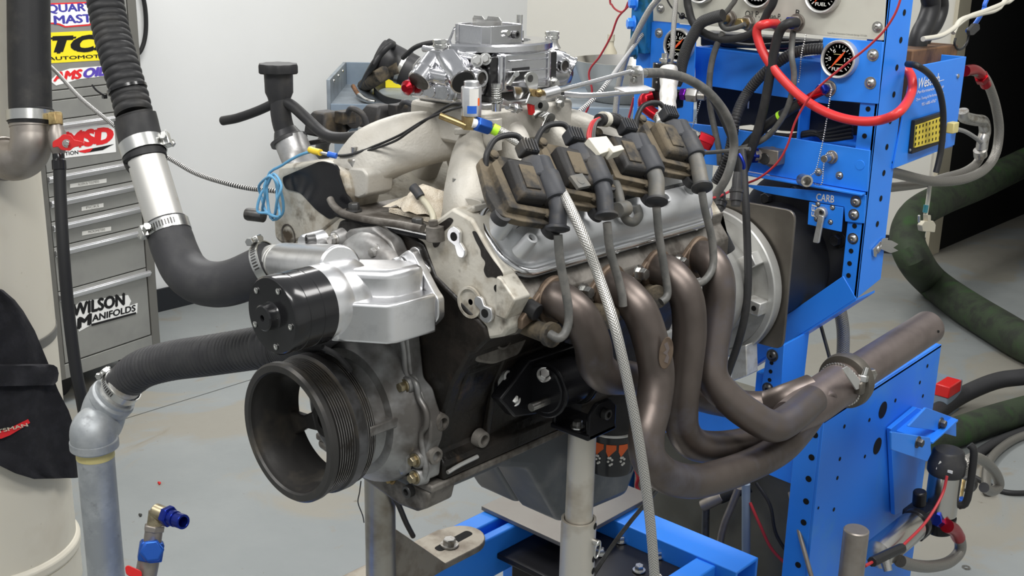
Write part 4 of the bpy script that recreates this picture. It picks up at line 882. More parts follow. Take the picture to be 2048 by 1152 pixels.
# fuel solenoid with brass base and the long braided line
so = thing('fuel_solenoid', 'silver solenoid valve on a brass base beside the front fuel bowl', 'solenoid')
sb0, st0 = pt(942, 258, 'x', .09), pt(948, 166, 'x', .09)
obj('base', MB().hexa(V((sb0.x, sb0.y, sb0.z)), (0, 0, 1), .0135, .02), 'brass', so, .001)
obj('can', MB().lathe(V((sb0.x, sb0.y, sb0.z+.018)), (0, 0, 1), [(0, .0135), (.036, .0135), (.038, .0125), (.038, .010), (.044, .010), (.045, .009)], 32), 'alum', so)
cvs = V((.72, -.69, 0)).normalized(); sd_ = V((.69, .72, 0))
lc = V((sb0.x, sb0.y, sb0.z+.02))
obj('decal', MB().loft([[lc+V((math.cos(a)*.01375, math.sin(a)*.01375, z)) for a in [math.radians(-46-22+54*k/8) for k in range(9)]] for z in (.002, .012)], cap=False, closed=False), 'blue_term', so)
obj('decal', MB().loft([[lc+V((math.cos(a)*.01375, math.sin(a)*.01375, z)) for a in [math.radians(-8+14*k/4) for k in range(5)]] for z in (.012, .022)], cap=False, closed=False), 'orange', so)
obj('decal', MB().loft([[lc+V((math.cos(a)*.01372, math.sin(a)*.01372, z)) for a in [math.radians(-46-10+54*k/8) for k in range(9)]] for z in (.012, .034)], cap=False, closed=False), 'label_white', so)
obj('inlet_pipe', MB().tube(hp((932, 252, 'x', .09), (915, 245, 'x', .08), (880, 231, 'x', .06)), .0045, 12, 3), 'brass', so)
obj('outlet_nipple', MB().tube(hp((945, 246, 'x', .1), (955, 248, 'x', .104)), .006, 14, 2), 'white', so)
br = thing('braided_fuel_line', 'long steel-braided fuel line with a blue end fitting draped across the coils', 'hose')
obj('end_nut', MB().hexa(pt(952, 247, 'x', .104), pt(985, 258, 'x', .11)-pt(952, 247, 'x', .104), .0105, .022), 'blue_ano2', br, .001)
obj('ferrule', MB().tube(hp((974, 254, 'x', .109), (988, 259, 'x', .111)), .0072, 16, 2), 'brass', br)
BL = hp((985, 258, 'x', .112), (1010, 268, 'x', .125), (1050, 295, 'x', .16), (1085, 330, 'x', .20), (1118, 375, 'x', .25), (1145, 425, 'x', .29), (1170, 480, 'x', .315), (1200, 560, 'x', .335), (1226, 640, 'x', .365), (1250, 740, 'x', .385), (1272, 850, 'x', .40), (1290, 960, 'x', .41), (1302, 1060, 'x', .415), (1310, 1170, 'x', .42), (1310, 1240, 'x', .42))+[V((.42, pt(1310, 1240, 'x', .42).y+.02, FL+.05)), V((.40, pt(1310, 1240, 'x', .42).y+.1, FL+.008)), V((.3, pt(1310, 1240, 'x', .42).y+.3, FL+.008))]
obj('braid', MB().tube(BL, .0066, 16, 8), 'braid', br)
obj('marker_band', MB().tube(hp((985, 257, 'x', .112), (997, 263, 'x', .118)), .0074, 16, 2), 'lime', br)
def wire(P, r, m, label=None, name='wire', cat='wire', par=None, group=None, seg=6, n=8):
    return obj(name, MB().tube(P, r, n, seg), m, par, label=label, cat=cat if not par else None, group=group)
wire(hp((930, 208, 'x', .088), (905, 208, 'x', .07), (870, 228, 'x', .04), (820, 262, 'y', .05), (790, 282, 'y', .05), (740, 300, 'y', .045), (700, 309, 'y', .03), (676, 311, 'y', .025)), .0018, 'black', par=so, name='lead')
wire(hp((930, 212, 'x', .088), (900, 220, 'x', .07), (850, 240, 'x', .03), (800, 270, 'y', .055), (750, 292, 'y', .05), (705, 308, 'y', .03), (680, 312, 'y', .025)), .0018, 'black', par=so, name='lead')
# light blue coiled wire with yellow and blue crimp terminals
bw_ = thing('coiled_wire', 'bundle of light blue wire with a yellow crimp terminal hanging at the engine corner', 'wire')
lp = [pt(628, 302, 'y', .0), pt(600, 310, 'y', .0), pt(565, 330, 'y', -.002), pt(535, 355, 'y', -.004)]
for k in range(26):
    a = k*.78; rx = 22+7*math.sin(k*1.7); ry = 42+9*math.sin(k*2.3); lp.append(pt(541+rx*math.sin(a)+4*math.sin(k), 395+ry*math.cos(a)*.95, 'y', -.012+.008*math.sin(k*1.3)))
obj('loops', MB().tube(lp, .0021, 8, 4), 'light_blue', bw_)
obj('yellow_crimp', MB().tube(hp((620, 299, 'y', .0), (628, 302, 'y', .0), (641, 305, 'y', .0)), .0048, 12, 2), 'yellow_term', bw_)
obj('blade', MB().tube(hp((640, 305, 'y', .0), (658, 309, 'y', .004)), .0022, 8, 2), 'zinc', bw_)
obj('blue_crimp', MB().tube(hp((656, 308, 'y', .004), (673, 312, 'y', .01)), .0042, 12, 2), 'blue_term', bw_)
# ------------------------------------------------------------------ ignition coils on the near bank
def bpt(px, py, n):
    d = ray(px, py); P0 = OB+NB*n; t = (P0-CAM).dot(NB)/d.dot(NB); return CAM+d*t
def coil(name, px, py, n, label, par=None, hardware=True, s=1, scale=1., group='ignition coils on the near rocker cover', wires=None, dusty='coil'):
    o = bpt(px, py, n); Z = NB.copy(); Y = (V((0, .329, 0))+AB*.944).normalized(); X = Y.cross(Z); o = o-X*.020-Y*.010
    def q(a, b, c): return o+(X*a+Y*b+Z*c)*scale
    t = thing(name, label, 'ignition coil', group)
    def bxl(a0, a1, b0, b1, c0, c1): 
        return MB().prism([q(a0, b0, c0), q(a1, b0, c0), q(a1, b1, c0), q(a0, b1, c0)], Z*(c1-c0)*scale)
    obj('mounting_plate', MB().prism(poly_round([q(-.062, .045, -.018), q(-.036, .058, -.018), q(.030, .055, -.018), q(.042, .03, -.018), q(.038, -.034, -.018), q(.022, -.056, -.018), q(-.03, -.056, -.018), q(-.060, -.05, -.018), q(-.068, -.02, -.018)], .008), Z*.010), 'coil_dust', t, .001)
    obj('backing_frame', MB().prism(poly_round([q(-.052, .030, -.009), q(-.040, .040, -.009), q(-.034, -.036, -.009), q(.016, -.038, -.009), q(.014, -.048, -.009), q(-.048, -.044, -.009)], .003), Z*.012), 'coil_dust', t, .001)
    obj('core_block', MB().loft([[q(-.034+i, -.034+i, c), q(.010-i, -.034+i, c), q(.010-i, .030-i, c), q(-.034+i, .030-i, c)] for c, i in ((-.006, 0), (.016, .0), (.021, .004))]), dusty, t, .002)
    obj('core_label', bxl(-.024, .000, -.022, .018, .021, .0235), 'coil_dust', t, .001)
    obj('shoulder', MB().loft([[q(-.006, b, .002), q(.034, b, .002), q(.036, b, .018), q(.026, b, .028), q(.004, b, .024), q(-.006, b, .014)] for b in (.004, .030, .040)]), 'coil_boot', t, .003)
    tw_ = obj('tower', MB().lathe(q(.024, .040, .016), -Y, [(0, .010*scale), (.004*scale, .0135*scale), (.03*scale, .0145*scale), (.031*scale, .0178*scale), (.070*scale, .0182*scale), (.073*scale, .0165*scale), (.074*scale, .011*scale)], 28), 'coil_boot', t)
    cn = obj('connector', bxl(-.004, .022, .046, .066, .004, .024), 'coil_boot', t, .002)
    rb2 = MB()
    for k in range(5): rb2.prism([q(-.003+k*.005, .046, .024), q(-.001+k*.005, .046, .024), q(-.001+k*.005, .067, .024), q(-.003+k*.005, .067, .024)], Z*.0025*scale)
    obj('grip_ribs', rb2, 'coil_boot', cn)
    obj('pigtail', MB().tube([q(.009, .064, .014), q(-.004, .078, .016), q(-.034, .072, .010), q(-.050, .052, .0), q(-.052, .036, -.010)], .0042*scale, 12, 5), 'black', t)
    for a, b in ((-.040, .050), (.016, -.044)): bolt(t, q(a, b, .0), Z, .0075*scale, 'coil_dust', 'pan')
    for a, b in ((-.052, -.046), (.026, -.058)): obj('mount_ear', MB().lathe(q(a, b, -.020), Z, [(0, .013*scale), (.012*scale, .0125*scale), (.012*scale, .007*scale), (.006*scale, .0065*scale)], 20), 'black_plastic', t)
    return t, q
plug_ends = [((1115, 456), [(1116, 470), (1120, 520), (1131, 580), (1138, 630), (1132, 662), (1118, 676), (1100, 668)]),
             ((1212, 430), [(1214, 445), (1220, 500), (1236, 556), (1244, 590), (1246, 612)]),
             ((1313, 402), [(1313, 415), (1318, 470), (1329, 540), (1335, 580), (1332, 596), (1322, 604)]),
             ((1404, 374), [(1404, 385), (1410, 420), (1424, 480), (1426, 530), (1412, 558), (1392, 568), (1374, 568)])]
names = ['dusty black ignition coil nearest the water pump, under the braided fuel line', 'dusty black ignition coil with a square metal tab, second from the front', 'dusty black ignition coil beside the white wiring plug', 'heavily dust-caked ignition coil at the rear end of the near rocker cover']
cpx = [(1078, 366), (1170, 338), (1275, 315), (1358, 285)]
xw = [.262, .262, .262, .262]
for k in range(4):
    t, q = coil('ignition_coil', *cpx[k], .078, names[k], dusty='coil_dust' if k == 3 else 'coil', scale=.92-.01*k)
    (bx_, by_), wp = plug_ends[k]
    e0 = q(.024, -.030, .016); xb = .272
    b1 = pt(bx_, by_, 'x', xb); b0 = q(.024, -.046, .014)
    ob = obj('plug_boot', MB().tube([e0, b0, b0.lerp(b1, .35), b0.lerp(b1, .7), b1], .0105, 18, 5, rf=lambda l, tt: .0112 if tt < .85 else .0112), 'coil_boot' if k < 2 else 'boot_gray', t)
    dd = (b1-b0).normalized(); obj('boot_lip', MB().lathe(b1-dd*.003, dd, [(0, .012), (.002, .0155), (.005, .0155), (.007, .011)], 22), 'coil_boot', t)
    xs = [.275, .280, .288, .294, .296, .294, .280][:len(wp)]
    obj('plug_lead', MB().tube([pt(a, b, 'x', xv) for (a, b), xv in zip(wp, xs)], .0056, 14, 7), 'wire_gray', t)
p, q_ = pt(1098, 668, 'x', .27), pt(1040, 650, 'x', .215)
obj('spark_plug_boot', MB().cyl(q_, p, .0105, .013, 20).cyl(p, p+(p-q_).normalized()*.008, .016, n=20), 'coil_dust', label='dusty spark plug boot beside the first exhaust port', cat='plug boot')
p, q_ = pt(1213, 632, 'x', .27), pt(1180, 615, 'x', .225)
obj('spark_plug_boot', MB().cyl(q_, p, .0105, .013, 20).cyl(p, p+(p-q_).normalized()*.008, .016, n=20), 'coil_dust', label='dusty spark plug boot between the first and second exhaust tubes', cat='plug boot')
p, q_ = pt(1312, 592, 'x', .27), pt(1283, 577, 'x', .225)
obj('spark_plug_boot', MB().cyl(q_, p, .0105, .013, 20).cyl(p, p+(p-q_).normalized()*.008, .016, n=20), 'coil_dust', label='dusty spark plug boot between the second and third exhaust tubes', cat='plug boot')
# tab on the second coil, white plug between second and third
t2 = bpt(1157, 366, .105); obj('metal_tab', MB().prism([t2+V((0, a, 0))+AB*b for a, b in ((-.012, -.010), (.012, -.010), (.012, .010), (-.012, .010))], NB*.005).lathe(t2+NB*.005, NB, [(0, .006), (.0006, .006)], 14), 'boot_gray', bpy.data.objects['ignition_coil.001'], .001)
wp_ = thing('wiring_plug', 'white multi-pin wiring plug with red and grey leads between two coils', 'connector')
wc = bpt(1198, 300, .10); obj('plug_body', MB().prism([wc+V((0, a, 0))+AB*b for a, b in ((-.020, -.014), (.016, -.010), (.016, .012), (-.020, .014))], NB*.012).prism([wc+V((0, a, 0))+AB*b for a, b in ((.0, -.018), (.026, -.016), (.026, -.008), (.0, -.008))], NB*.016), 'cable_white', wp_, .001)
for k, (m, dx) in enumerate((('red_wire', 0), ('red_wire', 4), ('wire_gray', 8), ('wire_gray', 12))):
    wire(hp((1178+dx, 286+k, 'x', .20), (1176+dx, 268, 'x', .195), (1184+dx*.7, 245, 'x', .19), (1200+dx*.4, 236, 'x', .185)), .0022, m, par=wp_, name='lead')
obj('loom_sleeve', MB().tube(hp((1198, 240, 'x', .185), (1220, 240, 'x', .18), (1242, 250, 'x', .175), (1262, 270, 'x', .17), (1275, 300, 'x', .165)), .0088, 14, 5), 'black', wp_)
obj('loom_ring', MB().tube(hp((1205, 238, 'x', .183), (1213, 239, 'x', .181)), .0105, 18, 2), 'cable_white', wp_)
# wire clip and lower loom on the cover between coil two and three
lo_ = thing('wiring_loom', 'dusty wiring loom looping over the rocker cover between the coils', 'wire')
obj('loop', MB().tube(hp((1225, 350, 'x', .225), (1236, 380, 'x', .235), (1243, 410, 'x', .245), (1252, 438, 'x', .25), (1268, 444, 'x', .25), (1278, 430, 'x', .245), (1272, 412, 'x', .24)), .0062, 12, 6), 'boot_gray', lo_)
obj('clip', MB().cyl(pt(1236, 420, 'x', .25), pt(1254, 416, 'x', .25), .0105, n=16), 'boot_gray', lo_, .001)
# ------------------------------------------------------------------ coils on the far cover: only their tops rise above the manifold
def farcoil(px, py, y, label):
    o = pt(px, py, 'y', y); t = thing('far_coil', label, 'ignition coil', 'ignition coils on the far rocker cover')
    obj('mounting_plate', MB().prism([o+V((a, b, -.028+c)) for a, b, c in ((-.05, -.05, -.02), (.035, -.05, .0), (.035, .05, 0), (-.05, .05, -.02))], (0, 0, .007)), 'coil', t, .002)
    obj('core_block', MB().loft([[o+V((a*f-.006, b*f, z-.008)) for a, b in ((-.03, -.028), (.022, -.028), (.022, .022), (-.03, .022))] for z, f in ((-.018, 1), (.006, .9), (.02, .6))]), 'coil', t, .004)
    obj('tower', MB().tube([o+V((.02, .03, .0)), o+V((.0, .032, -.004)), o+V((-.04, .032, -.03))], .0155, 20, 4), 'coil', t)
    obj('connector', MB().box(o+V((.03, .004, .006)), (.022, .026, .02)), 'coil', t, .002)
    obj('pigtail', MB().tube([o+V((.034, .004, .008)), o+V((.05, .0, .022)), o+V((.066, .01, .012)), o+V((.068, .02, -.02))], .0045, 10, 5), 'coil_boot', t)
    obj('boot', MB().tube([o+V((-.036, .032, -.026)), o+V((-.06, .03, -.05)), o+V((-.062, .03, -.08))], .011, 16, 4), 'boot_gray', t)
farcoil(662, 238, .14, 'dust-caked ignition coil on the far rocker cover, beside the oil filler')
farcoil(768, 224, .26, 'dust-caked ignition coil on the far rocker cover, in front of the bench')
# ------------------------------------------------------------------ electric water pump
wpm = thing('water_pump', 'polished billet water pump with a black electric motor can', 'water pump')
mc = pt(543, 632, 'y', -.222); mx, mz = mc.x, mc.z
obj('motor_can', MB().lathe((mx, -.222, mz), (0, 1, 0), [(0, .0465), (.003, .0488), (.020, .0488), (.0205, .0482), (.022, .0482), (.0225, .0488), (.041, .0488), (.0415, .0482), (.043, .0482), (.0435, .0488), (.064, .0488)], 64), 'black_gloss', wpm)
obj('end_cap', MB().lathe((mx, -.222, mz), (0, -1, 0), [(0, .018), (.003, .0165), (.012, .0162), (.0135, .0145), (.0135, .004), (.008, .003)], 40), 'black_gloss', wpm)
for k in range(5):
    a = math.radians(65+72*k); bolt(wpm, (mx+.038*math.cos(a), -.2225, mz+.038*math.sin(a)), (0, -1, 0), .0038, 'zinc', 'cap', h=.0012)
obj('housing', MB().lathe((mx, -.158, mz), (0, 1, 0), [(0, .0478), (.002, .0486), (.024, .0486), (.026, .0478), (.028, .0478), (.03, .0486), (.062, .0486), (.066, .046)], 64), 'alum', wpm)
arm = obj('outlet_arm', MB().prism([V((a, b, .146)) for a, b in ((.055, -.158), (.085, -.152), (.140, -.112), (.146, -.10), (.148, -.034), (.085, -.034), (.03, -.09), (.03, -.13))], (0, 0, .052)), 'alum', wpm, .004, seg=3)
obj('arm_channel', MB().prism([V((a, b, .19)) for a, b in ((.045, -.14), (.075, -.128), (.118, -.094), (.126, -.08), (.128, -.034), (.088, -.034), (.04, -.08))], (0, 0, .042)), 'alum', arm, .010, seg=4)
obj('arm_wedge', MB().loft([[V((.05, -.156, .20)), V((.105, -.138, .20)), V((.104, -.128, .2)), V((.04, -.13, .2))], [V((.052, -.146, .228)), V((.070, -.138, .222)), V((.066, -.12, .222)), V((.04, -.12, .228))]]), 'alum', arm, .002)
fp = obj('outlet_flange', MB().prism(poly_round(pts('y', -.034, (800, 510), (814, 500), (824, 505), (866, 585), (876, 598), (877, 636), (866, 650), (838, 668), (812, 662), (770, 640), (772, 540)), .006), (0, .012, 0)), 'alum', wpm, .0015)
for px, py in ((799, 533), (843, 611)):
    p = pt(px, py, 'y', -.036); obj('bolt_seat', MB().lathe(p, (0, -1, 0), [(0, .013), (.006, .0125), (.008, .011)], 24), 'alum', fp); bolt(fp, p+V((0, -.008, 0)), (0, -1, 0), .0088, 'dark_steel', 'cap', h=.010)
obj('clamp_block', MB().prism([V((a, b, .150)) for a, b in ((.086, -.156), (.094, -.150), (.088, -.138), (.078, -.146))], (0, 0, .044)), 'alum', wpm, .0015)
for z in (.160, .186): bolt(wpm, (.0885, -.1535, z), (.55, -.83, 0), .005, 'zinc', 'cap', h=.002)
obj('passenger_flange', MB().lathe(pt(645, 480, 'y', -.04), (0, -1, 0), [(0, .015), (.03, .013), (.034, .011)], 24), 'alum', wpm)
bolt(wpm, pt(630, 479, 'y', -.075), (-.4, -1, 0), .008, 'dark_steel', 'cap', h=.012)
i0, i1 = pd(552, 525, 1.650), V((mx-.005, -.11, mz+.038))
idv = (i1-i0).normalized()
obj('inlet_spigot', MB().lathe(i0, idv, [(-.01, .0255), (.012, .0262), (.0125, .0245), (.016, .0245), (.0165, .0262), (.021, .0262), (.0215, .0245), (.025, .0245), (.0255, .0262), (.03, .0262)], 40), 'alum_dull', wpm)
obj('inlet_barrel', MB().cyl(i0+idv*.03, i1, .0285, n=40), 'alum', wpm, .003)
obj('motor_lead', MB().tube([V((mx+.03, -.17, mz-.045)), V((mx+.032, -.15, mz-.06)), V((mx+.02, -.12, mz-.09)), V((mx-.01, -.10, mz-.1))], .0035, 10, 5), 'black', wpm)
# ------------------------------------------------------------------ exhaust header on the near bank
hdr = thing('exhaust_header', 'heat-browned four-tube steel exhaust header sweeping back into one collector', 'exhaust header')
pc = [pt(1100, 598, 'x', .238), pt(1213, 572, 'x', .238), pt(1307, 541, 'x', .238), pt(1390, 513, 'x', .238)]
fm = MB()
for i, c in enumerate(pc): fm.lathe(c+V((.001, 0, 0)), (1, 0, 0), [(0, .032), (.008, .032), (.009, .030)], 28)
for i in range(3):
    a, b = pc[i], pc[i+1]; fm.prism([a+V((0, .02, .024)), a+V((0, .045, .004)), b+V((0, -.045, .004)), b+V((0, -.02, .024)), b+V((0, -.024, .006)), b+V((0, -.045, -.012)), a+V((0, .045, -.012)), a+V((0, .024, .006))], (.008, 0, 0))
fm.prism([pc[0]+V((0, -.02, .022)), pc[0]+V((0, -.062, -.012)), pc[0]+V((0, -.062, -.026)), pc[0]+V((0, -.02, -.012))], (.008, 0, 0))
obj('flange', fm, 'flange_rust', hdr, .002)
for px, py in ((1166, 584), (1277, 547), (1357, 525)): bolt(hdr, pt(px, py, 'x', .248), (1, 0, .1), .0085, 'zinc', h=.012)
def htube(P, m='header', r=.0242, n=32): return obj('primary_tube', MB().tube(P, r, n, 10), m, hdr, 0, 60)
htube([pc[0]]+hp((1126, 604, 'x', .268), (1160, 634, 'x', .292), (1184, 685, 'x', .300), (1192, 728, 'x', .294), (1214, 752, 'x', .282), (1256, 756, 'x', .265), (1330, 770, 'x', .24), (1430, 800, 'x', .235), (1520, 812, 'x', .28), (1575, 796, 'x', .32), (1622, 778, 'x', .34)))
htube([pc[1]]+hp((1243, 582, 'x', .268), (1279, 622, 'x', .300), (1301, 682, 'x', .315), (1313, 748, 'x', .325), (1306, 812, 'x', .334), (1293, 868, 'x', .342), (1298, 918, 'x', .350), (1334, 952, 'x', .354), (1386, 963, 'x', .356), (1440, 952, 'x', .357), (1505, 928, 'x', .357), (1560, 898, 'x', .356), (1597, 860, 'x', .354), (1632, 812, 'x', .352)))
htube([pc[2]]+hp((1337, 546, 'x', .268), (1371, 590, 'x', .298), (1379, 660, 'x', .305), (1371, 740, 'x', .305), (1363, 812, 'x', .305), (1367, 862, 'x', .306), (1394, 890, 'x', .308), (1450, 893, 'x', .312), (1520, 878, 'x', .318), (1580, 848, 'x', .328), (1630, 806, 'x', .342)))
htube([pc[3]]+hp((1416, 518, 'x', .268), (1436, 556, 'x', .290), (1436, 620, 'x', .296), (1424, 700, 'x', .300), (1424, 752, 'x', .308), (1450, 790, 'x', .326), (1500, 830, 'x', .354), (1545, 852, 'x', .372), (1580, 838, 'x', .374), (1625, 800, 'x', .362)))
ca_, cb_ = pt(1608, 818, 'x', .352), pt(1690, 762, 'x', .352); cdir = (cb_-ca_).normalized()
obj('collector', MB().tube([pt(1575, 838, 'x', .354), ca_, ca_.lerp(cb_, .5), cb_], .034, 36, 6, rf=lambda l, t: .028+.0075*min(1, t*2.)), 'header_light', hdr, 0, 60)
wb = MB()
for k in range(44):
    a = 2*PI*k/44; X, Y, D = basis(cdir); wb.sphere(ca_.lerp(cb_, .86)+(X*math.cos(a)+Y*math.sin(a))*.0362, .0026+.0008*random.random(), 6, 4)
wo = obj('weld_bead', wb, 'steel', hdr); wo['kind'] = 'stuff'
bp_ = pt(1660, 798, 'x', .378); bdv = V((.86, -.35, -.2)).normalized()
obj('sensor_bung', MB().lathe(bp_-bdv*.012, bdv, [(0, .0135), (.014, .0125), (.015, .011), (.015, .0075), (.004, .007)], 24), 'header_light', hdr)
obj('bung_bore', MB().lathe(bp_+bdv*.001, bdv, [(0, .0073), (.0005, .0073)], 18), 'bore', hdr)
# oval tag riveted on the second tube
tgc = pt(1332, 706, 'x', .346); tg_ = []
tn = (CAM-tgc).normalized(); tx = tn.cross(V((0, 0, 1))).normalized(); ty = V((.0, .12, 1)).normalized()
obj('maker_plate', MB().prism([tgc+tx*(.0092*math.cos(2*PI*k/28))+ty*(.022*math.sin(2*PI*k/28)) for k in range(28)], tn*.003), 'flange_rust', hdr, .0008)
obj('plate_emblem', MB().prism([tgc+tn*.003+tx*a+ty*b for a, b in ((-.004, -.014), (.001, -.012), (-.001, -.003), (.004, .0), (.0, .004), (.004, .012), (.0, .015), (-.004, .006), (-.002, .0), (-.005, -.006))], tn*.0008), 'header_light', hdr)
# v-band clamp and tail pipe
vb = thing('band_clamp', 'dark steel v-band clamp with a bright nut joining collector and tail pipe', 'pipe clamp')
obj('band', MB().lathe(cb_-cdir*.008, cdir, [(0, .040), (.002, .046), (.012, .0475), (.022, .046), (.024, .040)], 44), 'plate_steel', vb)
obj('latch_strap', MB().prism(poly_round([pt(1682, 738, 'x', .385), pt(1692, 732, 'x', .385), pt(1716, 758, 'x', .39), pt(1720, 776, 'x', .39), pt(1710, 780, 'x', .39)], .003), V((.004, -.003, .002))), 'alum_dull', vb, .001)
obj('trunnion', MB().box(pt(1718, 775, 'x', .39), (.016, .016, .022)), 'plate_steel', vb, .003)
obj('t_bolt', MB().cyl(pt(1718, 782, 'x', .392), pt(1733, 735, 'x', .392), .0045, n=12).hexa(pt(1725, 762, 'x', .392), (0, .15, 1), .0085, .010), 'zinc', vb)
tp_ = thing('tail_pipe', 'straight brownish steel tail pipe running back from the header collector', 'exhaust pipe')
t0_, t1_ = pt(1697, 757, 'x', .352), pt(1856, 655, 'x', .352); td_ = (t1_-t0_).normalized()
obj('pipe', MB().pipe(t0_, t1_, .0315, .0285, 44), 'header_light', tp_)
obj('vent_hole', MB().lathe(t1_-td_*.022+V((.0300, -.006, .0075)), (.95, -.2, .25), [(0, .0025), (.002, .0025)], 12), 'bore', tp_)
pp_ = pt(1738, 748, 'x', .38); obj('plug', MB().cyl(pp_-V((.02, 0, -.002)), pp_, .0075, n=18).hexa(pp_, (1, -.5, 0), .0115, .009), 'steel', tp_)
# brass temperature sender on the head
bs = thing('coolant_sender', 'brass sender with a black plug screwed into the near cylinder head', 'sensor')
p = pt(1034, 600, 'x', .222); d_ = V((.75, .1, -.25)).normalized()
obj('brass_body', MB().hexa(p, d_, .0125, .018), 'brass', bs, .001); obj('black_plug', MB().cyl(p+d_*.016, p+d_*.034, .0115, n=20), 'black', bs, .001)
# ------------------------------------------------------------------ bellhousing and motor plate behind the engine
bh = thing('bellhousing', 'machined aluminium bellhousing with a wide round flange behind the engine', 'bellhousing')
zc0 = .004
obj('barrel', MB().lathe((0, 0, zc0), (0, 1, 0), [(.53, .118), (.70, .120), (.712, .1215)], 72), 'bell', bh)
obj('machined_band', MB().lathe((0, 0, zc0), (0, 1, 0), [(.706, .118), (.710, .1245), (.726, .1245), (.728, .120)], 72), 'bright', bh)
obj('cone', MB().lathe((0, 0, zc0), (0, 1, 0), [(.726, .1195), (.76, .116), (.80, .104), (.83, .102)], 72), 'bell', bh)
obj('flange', MB().lathe((0, 0, zc0), (0, 1, 0), [(.826, .09), (.826, .132), (.822, .134), (.822, .145), (.824, .1475), (.846, .1475), (.846, .09)], 96, loop=True), 'bell', bh, 0, 30)
for a, hole in ((34, 1), (-8, 1)):
    ar = math.radians(a); d = V((math.cos(ar), 0, math.sin(ar))); e = V((-d.z, 0, d.x)); c = V((0, 0, zc0))
    o = obj('mounting_bar', MB().prism([c+d*.094+e*.013, c+d*.134+e*.013, c+d*.134-e*.013, c+d*.094-e*.013], (0, .03, 0)).xf(Matrix.Translation((0, .796, 0))), 'alum_dull', bh, .002)
    bolt(o, c+d*.122+V((0, .7955, 0)), (0, -1, 0), .005, 'bore', 'hole', 'bolt_hole')
obj('starter_pad', MB().prism(pts('y', .80, (1464, 698), (1492, 690), (1494, 752), (1462, 764)), (0, .04, 0)), 'alum_dull', bh, .002)
obj('block_ear', MB().bx(.085, .125, .50, .535, -.05, .01), 'alum_dull', bh, .004)
mpl = thing('motor_plate', 'dark steel motor plate with rounded corners bolted behind the bellhousing', 'plate')
MY = .852
mq = pts('y', MY, (1470, 412), (1585, 421), (1599, 434), (1602, 470), (1576, 700))
obj('plate', MB().prism(poly_round([V((-.22, MY, mq[0].z+.01)), V((mq[1].x+.006, MY, mq[1].z)), V((mq[1].x+.006, MY, -.10)), V((-.22, MY, -.10))], .02), (0, .007, 0)), 'plate_steel', mpl, .0015)
# ------------------------------------------------------------------ engine mount, oil filter
mt = thing('engine_mount', 'glossy black engine mount with rubber bushing and clevis on the near post', 'mount')
obj('bracket_plate', MB().prism(pts('x', .165, (1000, 800), (1060, 720), (1150, 690), (1160, 715), (1140, 790), (1070, 830), (1030, 835)), (-.02, 0, 0)), 'mount_black', mt, .003)
obj('bushing', MB().cyl(pt(1085, 780, 'x', .185), pt(1160, 752, 'x', .185), .034, n=36).cyl(pt(1150, 754, 'x', .185), pt(1156, 752, 'x', .185), .040, n=36).cyl(pt(1088, 780, 'x', .185), pt(1094, 778, 'x', .185), .040, n=36), 'mount_black', mt, .002)
obj('through_stud', MB().cyl(pt(1062, 815, 'x', .195), pt(1098, 800, 'x', .195), .0058, n=14), 'steel', mt)
bolt(mt, pt(1088, 750, 'x', .19), (.6, -.5, .6), .0075, 'zinc'); bolt(mt, pt(1028, 800, 'x', .16), (.6, -.5, .6), .0065, 'zinc')
cl = V((.2, .206, 0)); cz = pt(1168, 858, 'y', .206).z
obj('clevis', MB().prism([V((.165, .175, cz)), V((.235, .175, cz)), V((.235, .24, cz)), V((.165, .24, cz))], (0, 0, .008)).prism(poly_round([V((.235, .178, cz)), V((.235, .238, cz)), V((.235, .238, cz+.038)), V((.235, .222, cz+.052)), V((.235, .194, cz+.052)), V((.235, .178, cz+.038))], .004), (-.007, 0, 0)).prism([V((.165, .178, cz)), V((.165, .238, cz)), V((.165, .238, cz+.05)), V((.165, .178, cz+.05))], (.007, 0, 0)), 'mount_black', mt, .002)
bolt(mt, V((.236, .208, cz+.034)), (1, 0, 0), .008, 'dark_steel', 'cap'); bolt(mt, V((.205, .188, cz+.009)), (0, 0, 1), .0075, 'zinc')
flt = thing('oil_filter', 'black spin-on oil filter with orange and white printed band', 'oil filter')
fc = pt(1222, 905, 'x', .13); fr = .038
zt_ = pt(1222, 858, 'x', .13).z; zb_ = fc.z-.03
obj('can', MB().lathe((fc.x, fc.y, zb_), (0, 0, 1), [(0, fr*.7), (.004, fr*.95), (.012, fr), (zt_-zb_-.006, fr), (zt_-zb_-.003, fr*1.03), (zt_-zb_, fr*1.03)], 44), 'filter_black', flt)
obj('rim_ring', MB().lathe((fc.x, fc.y, zt_), (0, 0, 1), [(0, fr*1.04), (.002, fr*1.06), (.004, fr*1.04)], 44), 'alum_dull', flt)
obj('adaptor', MB().lathe((fc.x, fc.y, zt_+.004), (0, 0, 1), [(0, fr), (.01, fr*1.02), (.02, fr*.9), (.05, fr*.8)], 36), 'black', flt)
def wrap(c, r, a0, a1, z0, z1, n=8): return MB().loft([[V((c.x+r*math.cos(math.radians(a0+(a1-a0)*k/n)), c.y+r*math.sin(math.radians(a0+(a1-a0)*k/n)), z)) for k in range(n+1)] for z in (z0, z1)], cap=False, closed=False)
